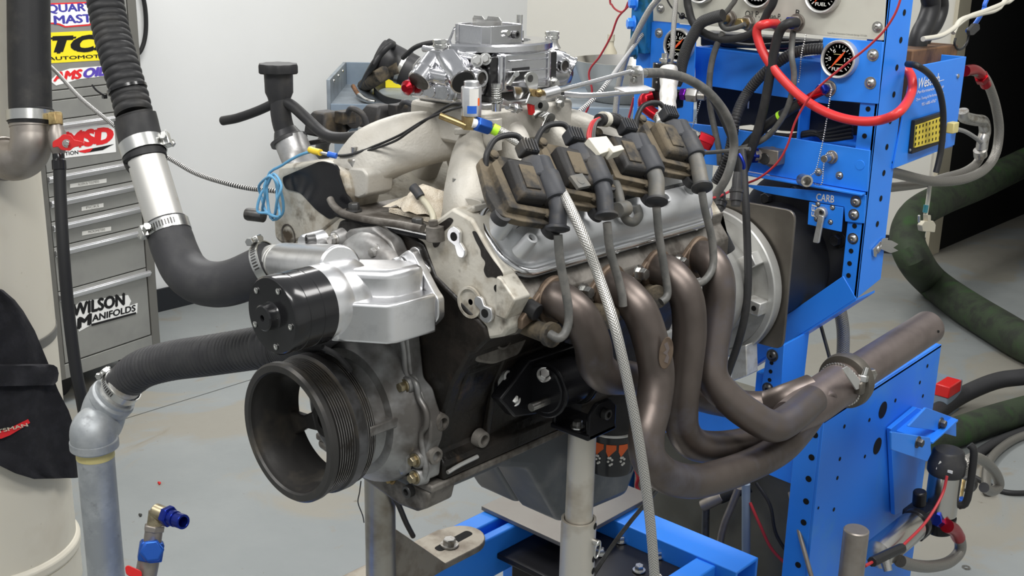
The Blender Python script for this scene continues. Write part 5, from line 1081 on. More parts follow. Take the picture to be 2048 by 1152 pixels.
for k in range(5):
    a = -95+k*30; b = MB(); r = fr+.0006; c = fc
    b.add([V((c.x+r*math.cos(math.radians(a+q*3)), c.y+r*math.sin(math.radians(a+q*3)), z)) for q, z in ((0, zt_-.012), (4, zt_-.012), (8, zt_-.012), (8, zt_-.020), (5, zt_-.026), (2, zt_-.033), (0, zt_-.024))], [(0, 1, 2, 3, 4, 5, 6)])
    obj('print_flash', b, 'orange', flt)
    e = MB(); 
    for q, z in ((2, .040), (5, .037), (3.5, .046), (3.5, .034), (2.2, .034), (4.8, .044)): e.sphere(V((c.x+r*math.cos(math.radians(a+q*3)), c.y+r*math.sin(math.radians(a+q*3)), zt_-z)), .0022, 8, 4)
    obj('print_emblem', e, 'label_white', flt, kind='stuff')
# ------------------------------------------------------------------ floor frame: blue rails, plates, posts
fr_ = thing('base_frame', 'bright blue steel base frame rails under the engine', 'frame')
ZT = -.5
obj('side_rail', MB().bx(-.326, -.282, -.25, .72, ZT-.09, ZT), 'blue', fr_, .004)
obj('side_rail', MB().bx(-.258, -.236, -.25, .72, ZT-.09, ZT), 'blue', fr_, .004)
obj('slot_bottom', MB().bx(-.283, -.257, -.25, .72, ZT-.09, ZT-.05), 'blue', fr_)
cr = MB().prism([V((-.42, y, z)) for y, z in ((.712, ZT), (.79, ZT), (.79, ZT-.10), (.784, ZT-.10), (.784, ZT-.006), (.718, ZT-.006), (.718, ZT-.10), (.712, ZT-.10))], (.60, 0, 0))
obj('cross_rail', cr, 'blue', fr_, .002)
obj('rail_stub', MB().bx(.09, .135, .60, .712, ZT-.07, ZT-.004), 'blue', fr_, .003)
obj('leg', MB().bx(-.33, -.24, .62, .71, FL, ZT-.09), 'blue', fr_, .003); obj('leg', MB().bx(-.33, -.24, -.2, -.11, FL, ZT-.09), 'blue', fr_, .003); obj('leg', MB().bx(.08, .17, .715, .785, FL, ZT-.1), 'blue', fr_, .003)
bkp = thing('mount_plate', 'flat black bolted steel plate lying against the blue cross rail', 'plate')
obj('plate', MB().bx(-.236, .16, .50, .712, ZT-.052, ZT-.040), 'mount_black', bkp, .002)
obj('web', MB().bx(-.236, -.05, .545, .56, ZT-.12, ZT-.052), 'mount_black', bkp, .002)
for px, py in ((1241, 1082), (1200, 1107), (1278, 1141), (1316, 1113)): bolt(bkp, pt(px, py, 'z', ZT-.038), (0, 0, 1), .009, 'zinc')
dt = obj('drip_tray', MB().bx(-.23, .10, .05, .54, ZT-.17, ZT-.165).bx(-.23, .10, .05, .056, ZT-.17, ZT-.15), 'alum_dull', label='silver sheet metal drip tray between the blue rails', cat='tray')
obj('tray_leg', MB().bx(-.22, -.20, .06, .50, FL, ZT-.17), 'dark_steel', dt); obj('tray_leg', MB().bx(.07, .09, .06, .50, FL, ZT-.17), 'dark_steel', dt)
obj('support_plate', MB().bx(-.33, -.108, .552, .842, ZT+.001, ZT+.010), 'plate_alum', label='worn flat steel plate laid across the blue rails under the oil pan', cat='plate', bevel=.001)
# far post with gusset and slotted foot
lp_ = thing('engine_post', 'upright round steel post with a triangular gusset and slotted foot under the far side', 'post')
LX, LY = -.2, .167
obj('tube', MB().cyl((LX, LY, ZT+.012), (LX, LY, -.105), .0262, n=40), 'post_steel', lp_)
g0 = pt(788, 1046, 'x', -.2); 
obj('gusset', MB().prism([V((LX, LY+.02, g0.z)), V((LX, LY+.02, ZT+.012)), V((LX-.01, LY+.17, ZT+.012))], (.008, 0, 0)), 'foot_steel', lp_, .001)
ft = [(-.285, .08), (-.19, .08), (-.195, .43)]
P = [V((-.318, .06, ZT)), V((-.215, .06, ZT)), V((-.215, .42, ZT))]+[V((-.265+.05*math.cos(math.radians(a)), .42+.055*math.sin(math.radians(a)), ZT)) for a in range(10, 180, 14)]+[V((-.318, .42, ZT))]
fo2 = obj('slotted_foot', MB().prism(P, (0, 0, .013)), 'foot_steel', lp_, .002)
obj('slot', MB().prism(poly_round([V((-.272, .36, ZT+.0131)), V((-.252, .36, ZT+.0131)), V((-.256, .455, ZT+.0131)), V((-.276, .455, ZT+.0131))], .009), (0, 0, .0004)), 'bore', fo2)
bolt(fo2, pt(899, 1090, 'z', ZT+.014), (0, 0, 1), .0125, 'steel', h=.011)
# near post: inner tube, drilled outer sleeve, hitch pin
rp = thing('adjustable_post', 'telescoping aluminium post with drilled sleeve and ring pin under the near mount', 'post')
zs = pt(1152, 1034, 'y', .206).z
obj('inner_tube', MB().cyl((.2, .206, zs-.1), (.2, .206, cz), .0205, n=36), 'post_alum', rp)
obj('sleeve', MB().pipe((.2, .206, FL), (.2, .206, zs), .0262, .0222, 40), 'post_alum', rp)
for k, py in enumerate((1050, 1117, 1141, 1170)):
    p = pt(1178, py, 'y', .21); v = V((.8, .3, 0)).normalized(); bolt(rp, V((.2, .206, p.z))+V((.955, .29, 0))*.0264, (.955, .29, 0), .0052, 'bore', 'hole', 'pin_hole')
pz = pt(1181, 1080, 'y', .21).z; rc_ = V((.2, .206, pz))+V((.0262, .004, 0)); ring = [rc_+V((.008, .006*math.cos(a), -.010+.013*math.sin(a)))+V((0, .006*math.sin(a)*.4, 0)) for a in [2*PI*k/24 for k in range(25)]]
obj('pin_ring', MB().tube(ring, .0013, 8, 1, raw=True), 'zinc', rp); obj('pin_head', MB().cyl(rc_-V((.004, 0, 0)), rc_+V((.008, .001, 0)), .0048, n=14), 'zinc', rp)
obj('dip_rod', MB().tube(hp((1316, 977, 'x', .1), (1240, 1070, 'x', .06), (1180, 1160, 'x', .03)), .004, 10, 3), 'dark_steel', label='thin dark rod leaning diagonally past the drilled post', cat='rod')
obj('hanging_lead', MB().tube(hp((780, 985, 'x', -.15), (795, 1005, 'x', -.16), (812, 1045, 'x', -.18), (826, 1072, 'x', -.2)), .0048, 10, 5), 'black', label='short black cable hanging behind the far post', cat='cable')
obj('thin_wire', MB().tube(hp((722, 962, 'x', -.19), (719, 985, 'x', -.19), (716, 1005, 'x', -.19), (725, 1030, 'x', -.19), (728, 1045, 'x', -.19)), .0011, 6, 5), 'dark_steel', label='thin stray wire dangling beside the gusseted post', cat='wire')
# ------------------------------------------------------------------ dyno console: blue steel frame carrying gauge panels
YC = 1.03
dc = thing('dyno_console', 'bright blue steel dynamometer stand with drilled uprights and gauge panels', 'test stand')
def cq(*ps, dy=0.): return pts('y', YC+dy, *ps)
XR = .207
ZB = -.026
up = obj('upright', MB().bx(.172, XR, YC, YC+.006, ZB, .75), 'blue', dc, .001)
obj('upright_side', MB().prism([V((XR-.006, YC, ZB)), V((XR-.006, YC+.10, ZB+.02)), V((XR-.006, YC+.10, .75)), V((XR-.006, YC, .75))], (.006, 0, 0)), 'blue', up, .001)
obj('diagonal_brace', MB().prism(cq((1686, 552), (1712, 597), (1577, 684), (1480, 747), (1480, 690), (1583, 623), dy=-.0015), (0, .006, 0)), 'blue', dc, .001)
obj('brace_flange', MB().prism([p for p in (cq((1712, 597))[0], cq((1480, 747))[0], cq((1480, 747))[0]+V((0, .05, 0)), cq((1712, 597))[0]+V((0, .08, 0)))], (0, 0, -.005)), 'blue', dc)
ul = obj('upright', MB().bx(-.352, -.309, YC+.004, YC+.10, FL, .75), 'blue', dc, .002)
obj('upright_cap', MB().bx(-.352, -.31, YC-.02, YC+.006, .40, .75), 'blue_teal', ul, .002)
for px, py in ((1702, 502), (1699, 527), (1697, 551), (1694, 575), (1709, 452), (1736, 218), (1729, 272)): bolt(up, pt(px, py, 'y', YC-.0006), (0, -1, 0), .0048, 'bore', 'hole', 'punched_hole')
for px, py in ((1809, 25), (1802, 80), (1794, 135), (1788, 189), (1781, 242), (1774, 294), (1768, 346), (1762, 397), (1755, 448)): bolt(up, pt(px, py, 'x', XR+.0006), (1, 0, 0), .0058, 'bore', 'hole', 'punched_hole')
for px, py in ((1272, 5), (1268, 47), (1272, 103)):
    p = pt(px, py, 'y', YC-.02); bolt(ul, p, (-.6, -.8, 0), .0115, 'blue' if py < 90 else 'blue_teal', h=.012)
# panels
pnl = obj('gauge_panel', MB().prism(cq((1306, 42), (1765, 81), (1785, -240), (1306, -240), dy=-.006), (0, .006, 0)), 'panel', dc, .0008)
for px, py in ((1321, 17), (1755, 54)): bolt(pnl, pt(px, py, 'y', YC-.006), (0, -1, 0), .0075, 'steel', 'button')
sl_ = obj('side_panel', MB().prism(cq((1303, 44), (1392, 51), (1384, 244), (1296, 236), dy=-.004), (0, .004, 0)), 'blue', dc, .0008)
sr_ = obj('side_panel', MB().prism(cq((1646, 75), (1766, 84), (1755, 208), (1638, 199), dy=-.006), (0, .005, 0)), 'blue', dc, .0008)
bolt(sl_, pt(1318, 66, 'y', YC-.004), (0, -1, 0), .0075, 'steel', 'button')
for px, py in ((1746, 110), (1741, 166)): bolt(sr_, pt(px, py, 'y', YC-.006), (0, -1, 0), .0085, 'steel', 'button')
mdp = obj('recessed_panel', MB().prism(cq((1390, 96), (1660, 130), (1655, 208), (1390, 168), dy=.05), (0, .004, 0)), 'blue', dc, .001)
obj('panel_top_flange', MB().prism([*cq((1390, 96), (1660, 130), dy=.05), *[p+V((0, .06, 0)) for p in cq((1660, 130), (1390, 96), dy=.05)]], (0, 0, .003)), 'blue', mdp)
lcm = obj('cross_member', MB().prism(cq((1286, 236), (1420, 251), (1740, 301), (1734, 384), (1430, 331), (1286, 312), dy=-.005), (0, .005, 0)), 'blue', dc, .001)
obj('shelf_lip', MB().prism([*cq((1480, 340), (1733, 384)), *[p-V((0, .020, .001)) for p in cq((1733, 384), (1480, 340))]], (0, 0, -.004)), 'blue', lcm, .001)
for px, py in ((1637, 344), (1679, 351)): bolt(lcm, pt(px, py, 'y', YC-.005), (0, -1, 0), .0058, 'steel', 'button')
bolt(lcm, pt(1720, 330, 'y', YC-.0056), (0, -1, 0), .0062, 'bore', 'hole', 'punched_hole')
obj('hole_rim', MB().lathe(pt(1720, 330, 'y', YC-.005), (0, -1, 0), [(0, .0095), (.001, .009), (.001, .0065)], 24), 'blue', lcm)
cb2 = obj('valve_bracket', MB().prism(cq((1480, 368), (1732, 390), (1728, 447), (1690, 443), (1688, 414), (1530, 386), dy=-.006), (0, .003, 0)), 'blue', dc, .0008)
def ftext(s, p0, p1, hpx, m, par, dy, shear=0., bold=.0, up_=None):
    a, b = pt(*p0, 'y', YC+dy), pt(*p1, 'y', YC+dy); t = pt(p0[0], p0[1]-hpx, 'y', YC+dy)
    return txt('lettering', s, a, b-a, up_ or V((0, 0, 1)), (b-a).length, (t-a).length, m, par, shear, bold, lift=.0004)
ftext('CARB', (1632, 401), (1668, 406), 15, 'label_white', cb2, -.0068, 0, .01)
for px, py in ((1712, 403), (1708, 429), (1706, 477)): bolt(cb2 if py < 440 else up, pt(px, py, 'y', YC-.006 if py < 440 else YC), (0, -1, 0), .0082, 'steel', 'button')
ftext('Oil P.', (1490, 33), (1519, 35), 12, 'decal_black', pnl, -.0064); ftext('Man P.', (1534, 38), (1562, 40), 12, 'decal_black', pnl, -.0064); ftext('B', (1591, 31), (1599, 32), 12, 'decal_black', pnl, -.0064)
ftext('SuperFlow Corporation Colorado Springs CO USA', (1655, 68), (1734, 74), 4, 'cabinet_dark', pnl, -.0064)
# selector valve with its two position plates
ef = obj('valve_plate', MB().prism(cq((1618, 404), (1686, 415), (1682, 464), (1615, 449), dy=-.012), (0, .004, 0)), 'blue', dc, .0008)
a, b = pt(1633, 435, 'y', YC-.0125), pt(1634, 411, 'y', YC-.0125)
txt('lettering', 'EFI', a, b-a, V((-1, 0, .12)), .023, .011, 'label_white', ef, bold=.01)
for px, py in ((1636, 408), (1665, 415), (1633, 438), (1661, 444)): bolt(ef, pt(px, py, 'y', YC-.012), (0, -1, 0), .004, 'steel', 'button')
hv_ = obj('selector_handle', MB().lathe(pt(1645, 425, 'y', YC-.012), (0, -1, 0), [(0, .012), (.01, .012), (.012, .010)], 24).prism(poly_round(cq((1640, 428), (1650, 432), (1640, 486), (1628, 484), dy=-.022), .003), (0, -.006, 0)), 'alum_dull', dc, .001)
bolt(hv_, pt(1644, 424, 'y', YC-.024), (0, -1, 0), .0042, 'dark_steel', 'cap')
clp = obj('spring_clip', MB().prism(poly_round(pts('x', XR+.001, (1744, 498), (1764, 476), (1774, 476), (1770, 484), (1752, 500), (1750, 514), (1745, 512)), .001), (.003, 0, 0)).prism(pts('x', XR+.004, (1762, 478), (1782, 481), (1795, 488), (1785, 495), (1795, 501), (1780, 506), (1760, 498)), (.002, 0, 0)), 'bright', dc, .0006)
bolt(clp, pt(1756, 498, 'x', XR+.003), (1, 0, 0), .0068, 'steel', 'button')
# gauges
def gauge(px, py, r, dy, par, nums, needle_a, word, label):
    c = pt(px, py, 'y', YC+dy); g = obj('gauge', MB().lathe(c, (0, -1, 0), [(0, r), (.012, r), (.0155, r*.985), (.017, r*.94), (.0155, r*.86), (.012, r*.83)], 56), 'alum_dull', par)
    g['label'] = label
    obj('dial', MB().lathe(c-V((0, .0115, 0)), (0, -1, 0), [(0, r*.84), (.0005, r*.84)], 48), 'gauge_face', g)
    tk = MB(); rr = r*.74
    for k in range(19):
        a = math.radians(225-270*k/18); d = V((math.cos(a), 0, math.sin(a))); e = V((-d.z, 0, d.x)); L = .10 if k % 3 else .16; w_ = .0004 if k % 3 else .0008
        tk.prism([c+d*(rr-L*r)+e*w_-V((0, .0121, 0)), c+d*rr+e*w_-V((0, .0121, 0)), c+d*rr-e*w_-V((0, .0121, 0)), c+d*(rr-L*r)-e*w_-V((0, .0121, 0))], (0, -.0002, 0))
    obj('scale_marks', tk, 'gauge_mark', g, kind='stuff')
    for s, ang in nums:
        a = math.radians(ang); p = c+V((math.cos(a)*r*.50, -.0122, math.sin(a)*r*.50)); w_ = .0062*len(s)*r/.035*.9; txt('numeral', s, p-V((w_/2, 0, .0036)), (1, 0, 0), (0, 0, 1), w_, .0072*r/.035, 'gauge_mark', g, lift=.0002)
    if word: txt('lettering', word, c+V((-r*.32, -.0122, -r*.60)), (1, 0, 0), (0, 0, 1), r*.64, r*.18, 'gauge_mark', g, bold=.01, lift=.0002)
    a = math.radians(needle_a); d = V((math.cos(a), 0, math.sin(a))); e = V((-d.z, 0, d.x))
    obj('needle', MB().prism([c+q-V((0, .0135, 0)) for q in (d*r*.6, d*r*.2+e*r*.07, -d*r*.1+e*r*.06, -d*r*.62, -d*r*.1-e*r*.06, d*r*.2-e*r*.07)], (0, -.0008, 0)), 'needle', g)
    obj('legend_bar', MB().bx(c.x-r*.28, c.x+r*.28, c.y-.0124, c.y-.0122, c.z-r*.28, c.z-r*.24), 'dull_yellow', g)
    obj('legend_bar', MB().bx(c.x-r*.28, c.x+r*.28, c.y-.0124, c.y-.0122, c.z+r*.24, c.z+r*.27), 'dull_yellow', g)
    return g
gauge(1683, 118, .0355, -.006, sr_, (('3', 180), ('6', 122), ('9', 58), ('12', 0)), 50, 'FUEL', 'round black fuel gauge with orange needle')
gauge(1362, 90, .0345, -.004, sl_, (('20', 180), ('40', 118), ('60', 62), ('80', 0)), 45, 'OIL', 'round black pressure gauge behind a sleeved hose')
for px, py, wd in ((1407, -29, 'OIL'), (1522, -21, 'MAN'), (1650, -12, 'FUEL')): gauge(px, py, .0355, -.006, pnl, (('3', 180), ('6', 122), ('9', 58), ('12', 0)), 50, wd, 'round black gauge cut off at the panel top')
# bulkhead fittings on the panels
def bulk(px, py, dy, r, m, par, m2=None, L=.02):
    c = pt(px, py, 'y', YC+dy); o = obj('bulkhead_fitting', MB().lathe(c, (0, -1, 0), [(0, r*1.3), (.003, r*1.3)], 28).hexa(c-V((0, .003, 0)), (0, -1, 0), r*1.15, .009), 'elbow_steel', par, .0008)
    obj('nose', MB().cyl(c-V((0, .010, 0)), c-V((0, .012+L, 0)), r*.72, n=20), m, o, .001)
    if m2: obj('cap', MB().hexa(c-V((0, .012+L*.5, 0)), (0, -1, 0), r*.95, L*.7), m2, o, .001)
    return c-V((0, .012+L, 0))
bulk(1459, 38, -.006, .013, 'brass', pnl); bulk(1497, 46, -.006, .012, 'brass', pnl, 'brass'); bulk(1594, 45, -.006, .013, 'blue_ano', pnl, 'blue_ano', .016); bulk(1552, 47, -.006, .009, 'red_hose', pnl)
bulk(1658, 177, -.006, .012, 'blue_ano', sr_, 'blue_ano'); bulk(1664, 314, -.005, .010, 'steel', lcm); bulk(1545, 314, -.005, .016, 'dark_steel', lcm)
tb = pt(1543, 312, 'y', YC-.02); obj('tee_fitting', MB().box(tb, (.045, .03, .03)).cyl(tb-V((.018, .0, 0)), tb-V((.03, .02, 0)), .014, n=20), 'elbow_steel', lcm, .002)
obj('blue_nut', MB().hexa(tb-V((.026, .012, 0)), (-.6, -.8, 0), .0165, .014), 'blue_ano', lcm, .001)
# dark absorber and cabling behind the panels
ab = thing('absorber', 'large black water-brake absorber housing behind the motor plate', 'machine')
obj('drum', MB().lathe((.03, 1.08, .05), (0, 1, 0), [(0, .08), (.01, .12), (.03, .142), (.10, .142), (.12, .12), (.13, .08)], 56), 'black', ab, 0, 30)
obj('drive_shell', MB().lathe((0, .862, .004), (0, 1, 0), [(0, .105), (.12, .11), (.24, .12)], 40), 'black', ab)
for k in range(5):
    a = math.radians(10+40*k); bolt(ab, V((.03+.10*math.cos(a), 1.086, .05+.10*math.sin(a))), (0, -1, 0), .012, 'dark_steel')
cbx = thing('control_box', 'flat black electronics box mounted behind the console panels', 'box')
obj('case', MB().prism(cq((1392, 160), (1730, 205), (1722, 272), (1560, 262), (1500, 250), (1392, 262), dy=.13), (0, .06, 0)), 'black', cbx, .004)
obj('label_strip', MB().prism(cq((1496, 202), (1499, 202), (1498, 217), (1495, 217), dy=.129), (0, -.001, 0)), 'label_white', cbx)
obj('cable_tray', MB().prism(cq((1400, 62), (1640, 82), (1640, 104), (1400, 92), dy=.12), (0, .05, 0)), 'black', cbx, .004)
for k in range(5): obj('harness', MB().tube(cq((1400+k*8, 70+k*3), (1450, 84+k*2), (1500+k*6, 92), (1560, 88+k*3), (1640, 84+k*4), dy=.07+.01*k), .004+.001*(k % 2), 8, 5), ('black', 'rubber', 'pink', 'black', 'rubber')[k], cbx)
for k in range(4): obj('lower_harness', MB().tube(cq((1480+k*10, 262+k*4), (1540, 268+k*5), (1600+k*8, 272-k*3), (1650, 262+k*6), (1705, 250+k*8), dy=.10), .0045, 8, 5), 'black', cbx)
# instrument tray on the side of the console
bx_ = thing('instrument_tray', 'blue sheet-metal tray with white lettering bolted to the side of the console', 'tray')
XT = XR+.004
tP = pts('x', XT, (1826, 134), (1933, 113), (1909, 290), (1786, 338))
ft_ = obj('front_plate', MB().prism(tP, (-.004, 0, 0)), 'blue', bx_, .001)
yA, yB, zA, zT = tP[3].y, tP[1].y, tP[3].z, tP[1].z
obj('back_plate', MB().bx(.0, XT-.004, yB-.004, yB, zA+.01, zT), 'blue', bx_, .001)
obj('floor_plate', MB().bx(.0, XT-.004, yA, yB, zA+.01, zA+.014), 'blue', bx_)
obj('far_plate', MB().bx(.0, .004, yA, yB, zA+.01, zT), 'blue', bx_)
def stext(s, p0, p1, hpx, m, par, off=.0006, shear=0., bold=0.):
    a, b = pt(*p0, 'x', XT+off), pt(*p1, 'x', XT+off); t = pt(p0[0], p0[1]-hpx, 'x', XT+off)
    return txt('lettering', s, a, b-a, V((0, 0, 1)), (b-a).length, (t-a).length, m, par, shear, bold, lift=0)
stext('Westech', (1835, 178), (1878, 166), 20, 'white', ft_, shear=.12, bold=.008); stext('Performance Group', (1834, 190), (1887, 177), 8, 'white', ft_, shear=.15)
stext('Dyno Tuning & Performance Auto', (1832, 204), (1887, 189), 7, 'white', ft_); stext('951-685-4767', (1843, 212), (1872, 204), 6, 'white', ft_)
obj('underline', MB().prism(pts('x', XT+.0004, (1878, 162), (1888, 159), (1888, 160), (1878, 163)), (.0003, 0, 0)), 'white', ft_)
jp = obj('jack_panel', MB().prism(pts('x', XT+.001, (1823, 240), (1882, 222), (1884, 283), (1816, 307)), (.008, 0, 0)), 'black', bx_, .001)
jy = obj('jack_strip', MB().prism(pts('x', XT+.009, (1830, 251), (1883, 233), (1882, 280), (1827, 295)), (.003, 0, 0)), 'sticker_yellow', jp)
for i in range(8):
    for k in range(4):
        u, v = (i+.5)/8, (k+.5)/4; x = (1830+53*u)*(1-v)+(1827+55*u)*v; y_ = (251-18*u)*(1-v)+(295-15*u)*v
        obj('jack_slot', MB().box(pt(x, y_, 'x', XT+.0122), (.0006, .0042, .0055)), 'bore', jy)
for px, py in ((1820, 300), (1889, 225)): bolt(jp, pt(px, py, 'x', XT+.009), (1, 0, 0), .003, 'steel', 'pan')
bolt(ft_, pt(1915, 152, 'x', XT), (1, 0, 0), .005, 'steel', 'pan')
obj('thermocouple_plug', MB().box(pt(1905, 255, 'x', XT+.02), (.016, .026, .022)), 'dull_yellow', label='yellow thermocouple plug in the jack panel of the blue tray', cat='connector', bevel=.002)
wdd = thing('wood_block', 'oil-stained wooden block standing in the blue instrument tray', 'wood block')
wq = pts('x', .15, (1820, 78), (1908, 92), (1903, 118), (1818, 135))
obj('block', MB().prism([V((.09, wq[0].y, zA+.014)), V((.16, wq[0].y, zA+.014)), V((.16, wq[1].y, zA+.014)), V((.09, wq[1].y, zA+.014))], (0, 0, wq[1].z-zA-.01)), 'wood', wdd, .003)
obj('panel_edge', MB().bx(.078, .084, wq[0].y, wq[1].y, zA+.014, wq[1].z+.006), 'tan', wdd)
# pressure regulator with black body and purple fittings at the left of the console
rg_ = thing('fuel_regulator', 'black fuel pressure regulator with white print, purple and steel fittings', 'regulator')
rc0 = pt(1328, 150, 'y', .9)
obj('body', MB().cyl(rc0-V((0, 0, .03)), rc0+V((0, 0, .024)), .023, n=32), 'black_gloss', rg_, .002)
obj('adjuster', MB().cyl(rc0+V((0, 0, .024)), rc0+V((0, 0, .042)), .007, n=16).hexa(rc0+V((0, 0, .026)), (0, 0, 1), .011, .007), 'zinc', rg_)
obj('lower_block', MB().box(rc0-V((0, 0, .045)), (.075, .04, .035)), 'black_gloss', rg_, .003)
txt('print', 'A', rc0+V((.0005, -.0236, -.004)), (.9, .45, 0), (0, 0, 1), .010, .012, 'label_white', rg_, shear=.2)
txt('print', 'AEROMOTIVE', rc0+V((-.002, -.0238, -.014)), (.9, .45, 0), (0, 0, 1), .020, .004, 'label_white', rg_)
pp0 = pt(1362, 188, 'y', .9); obj('purple_fitting', MB().hexa(pp0, (1, .2, 0), .0125, .012), 'purple', rg_, .001)
obj('steel_fitting', MB().hexa(pp0+V((.013, .003, 0)), (1, .2, 0), .0145, .022).cyl(pp0+V((.035, .007, 0)), pp0+V((.05, .01, 0)), .0085, n=18), 'steel', rg_, .001)
obj('blue_fitting', MB().cyl(pt(1308, 192, 'y', .9), pt(1290, 184, 'y', .89), .011, n=20), 'blue_ano', rg_, .001)
# ------------------------------------------------------------------ hoses and wires across the console
def Yp(dy, *ps): return [pt(a, b, 'y', YC+dy) for a, b in ps]
def run(name, label, cat, m, r, P, n=14, seg=7, rf=None): return obj(name, MB().tube(P, r, n, seg, rf=rf), m, label=label, cat=cat)
run('red_hose', 'thick glossy red hose drooping in a wide loop across the gauge panels', 'hose', 'red_hose', .0086, [pt(1553, 47, 'y', YC-.02)]+Yp(-.06, (1532, 48), (1516, 55), (1515, 75), (1530, 112), (1562, 155), (1606, 197), (1660, 228), (1715, 242), (1762, 240), (1800, 222))+[pt(1822, 188, 'x', .24), pt(1824, 158, 'x', .225), pt(1812, 135, 'x', .2)], 18, 8)
run('red_wire', 'thin red wire running diagonally across the right-hand gauge', 'wire', 'red_wire', .0022, Yp(-.08, (1850, -220), (1806, -20), (1780, 45), (1740, 90), (1690, 130), (1640, 172), (1612, 205), (1590, 245), (1575, 290), (1555, 325), (1520, 355), (1480, 372))+[pt(1440, 392, 'y', .7), pt(1410, 398, 'y', .6)], 8, 6)
run('fuel_hose', 'black rubber hose falling from the panel fitting marked B', 'hose', 'rubber', .0092, [pt(1594, 45, 'y', YC-.035)]+Yp(-.06, (1574, 48), (1560, 62), (1550, 95), (1540, 150), (1530, 205), (1516, 260), (1502, 300), (1488, 340), (1470, 380)), 14)
lm = thing('split_loom', 'ribbed black split loom tube curving down behind the red hose', 'loom')
lpth = Yp(.0, (1650, 97), (1610, 100), (1575, 112), (1530, 145), (1495, 185))+Yp(-.05, (1472, 235), (1462, 290), (1450, 330), (1432, 365))
P = resample(lpth, .0012); obj('ribbed_tube', MB().tube(P, .0105, 14, raw=True, rf=lambda l, t: .0098+.0013*abs(math.sin(PI*l/.006))), 'black_plastic', lm)
run('heater_hose', 'dull black hose looping below the panel from the top edge', 'hose', 'rubber', .0078, Yp(-.05, (1374, -200), (1374, -20), (1378, 20), (1388, 48), (1412, 68), (1450, 79), (1492, 72), (1520, 52), (1535, 25), (1552, -20), (1570, -200)), 14)
run('sleeved_cable', 'flat black sleeved cable hanging down beside the left gauge', 'cable', 'sleeve', .0115, Yp(-.075, (1446, 30), (1424, 36), (1402, 46), (1388, 68), (1374, 95), (1364, 128), (1360, 150), (1352, 168)), 14)
run('gray_cable', 'slim grey cable falling between the left gauge and the loom', 'cable', 'wire_gray', .0062, Yp(-.05, (1446, 66), (1436, 85), (1425, 118), (1419, 160), (1420, 210), (1430, 262), (1438, 300), (1440, 330)), 12)
run('gray_cable', 'slim grey cable hanging in front of the recessed blue panel', 'cable', 'wire_gray', .0058, Yp(.02, (1588, 52))+Yp(-.02, (1585, 75))+Yp(-.05, (1583, 110), (1588, 150), (1583, 190), (1568, 230), (1540, 268), (1505, 290), (1470, 300)), 12)
run('vacuum_hose', 'grey hose bent sharply under the brass panel fitting', 'hose', 'wire_gray', .005, Yp(-.05, (1530, -180), (1478, -20), (1462, 12), (1446, 32), (1442, 48), (1452, 58), (1474, 55), (1490, 48)), 12)
run('braided_line', 'braided steel line hanging from above beside the left gauge', 'hose', 'braid', .0052, Yp(-.10, (1356, -220), (1352, -20), (1350, 20), (1347, 60), (1345, 100), (1340, 130), (1333, 150)), 12)
run('braided_line', 'long braided steel hose curving down past the left upright', 'hose', 'braid', .0066, Yp(-.06, (1440, -220), (1335, -30), (1300, 18), (1272, 70), (1254, 112), (1240, 160), (1233, 205), (1229, 260), (1227, 300)), 14)
run('heat_sleeve', 'crinkled silver heat-reflective sleeve hanging over the rear coil', 'sleeve', 'silver_tape', .016, hp((1337, 136, 'y', .86), (1338, 160, 'y', .85), (1336, 195, 'y', .82), (1334, 225, 'y', .80), (1330, 250, 'y', .78)), 16, 6, rf=lambda l, t: .0168+.0008*math.sin(t*9)+.0008*math.sin(t*31))
an = thing('red_end_hose', 'braided hose with red anodised end fittings behind the rear coil', 'hose')
obj('end_elbow', MB().tube(hp((1306, 190, 'y', .88), (1290, 196, 'y', .87), (1288, 210, 'y', .86), (1300, 222, 'y', .86), (1320, 236, 'y', .86)), .0115, 18, 6), 'red_ano', an)
obj('braid', MB().tube(hp((1315, 232, 'y', .86), (1345, 250, 'y', .86), (1378, 268, 'y', .86), (1400, 279, 'y', .86)), .0125, 16, 5), 'braid_dark', an)
obj('end_nut', MB().hexa(pt(1396, 276, 'y', .86), pt(1430, 290, 'y', .88)-pt(1396, 276, 'y', .86), .016, .03), 'red_ano', an, .001)
rh = thing('sensor_hose', 'black hose with a red end fitting and a lime band under the right gauge', 'hose')
obj('end_fitting', MB().tube(Yp(-.04, (1645, 182), (1625, 192), (1598, 208)), .0082, 16, 3), 'red_ano', rh)
obj('tube', MB().tube(Yp(-.04, (1600, 206), (1570, 226), (1535, 250), (1505, 278), (1478, 310)), .0095, 14, 5), 'rubber', rh)
obj('lime_band', MB().tube(Yp(-.04, (1563, 231), (1558, 234)), .0105, 16, 2), 'lime', rh)
run('drain_line', 'long dark hose hanging in front of the bellhousing flange', 'hose', 'rubber', .0072, hp((1484, 300, 'y', .84), (1488, 350, 'y', .82), (1492, 420, 'y', .80), (1495, 500, 'y', .79), (1496, 570, 'y', .78), (1490, 630, 'y', .77), (1475, 690, 'y', .76), (1456, 745, 'y', .75), (1448, 775, 'y', .75)), 14)
run('black_lead', 'black lead crossing in front of the blue cross member', 'cable', 'black', .007, Yp(-.08, (1415, 180), (1440, 225), (1462, 275), (1474, 320), (1474, 380)), 12)
run('twin_lead', 'grey twin lead running behind the rear coil towards the loom', 'cable', 'wire_gray', .0042, Yp(-.09, (1395, 306), (1430, 304), (1470, 300), (1500, 298)), 10)
run('red_lead', 'thin red lead dropping behind the braided hose by the bench', 'wire', 'red_wire', .0028, Yp(.02, (1268, 195), (1262, 220), (1257, 240), (1256, 262)), 8)
ck = thing('cord_with_ball', 'thin black cord with a black ball hanging across the cream panel', 'cord')
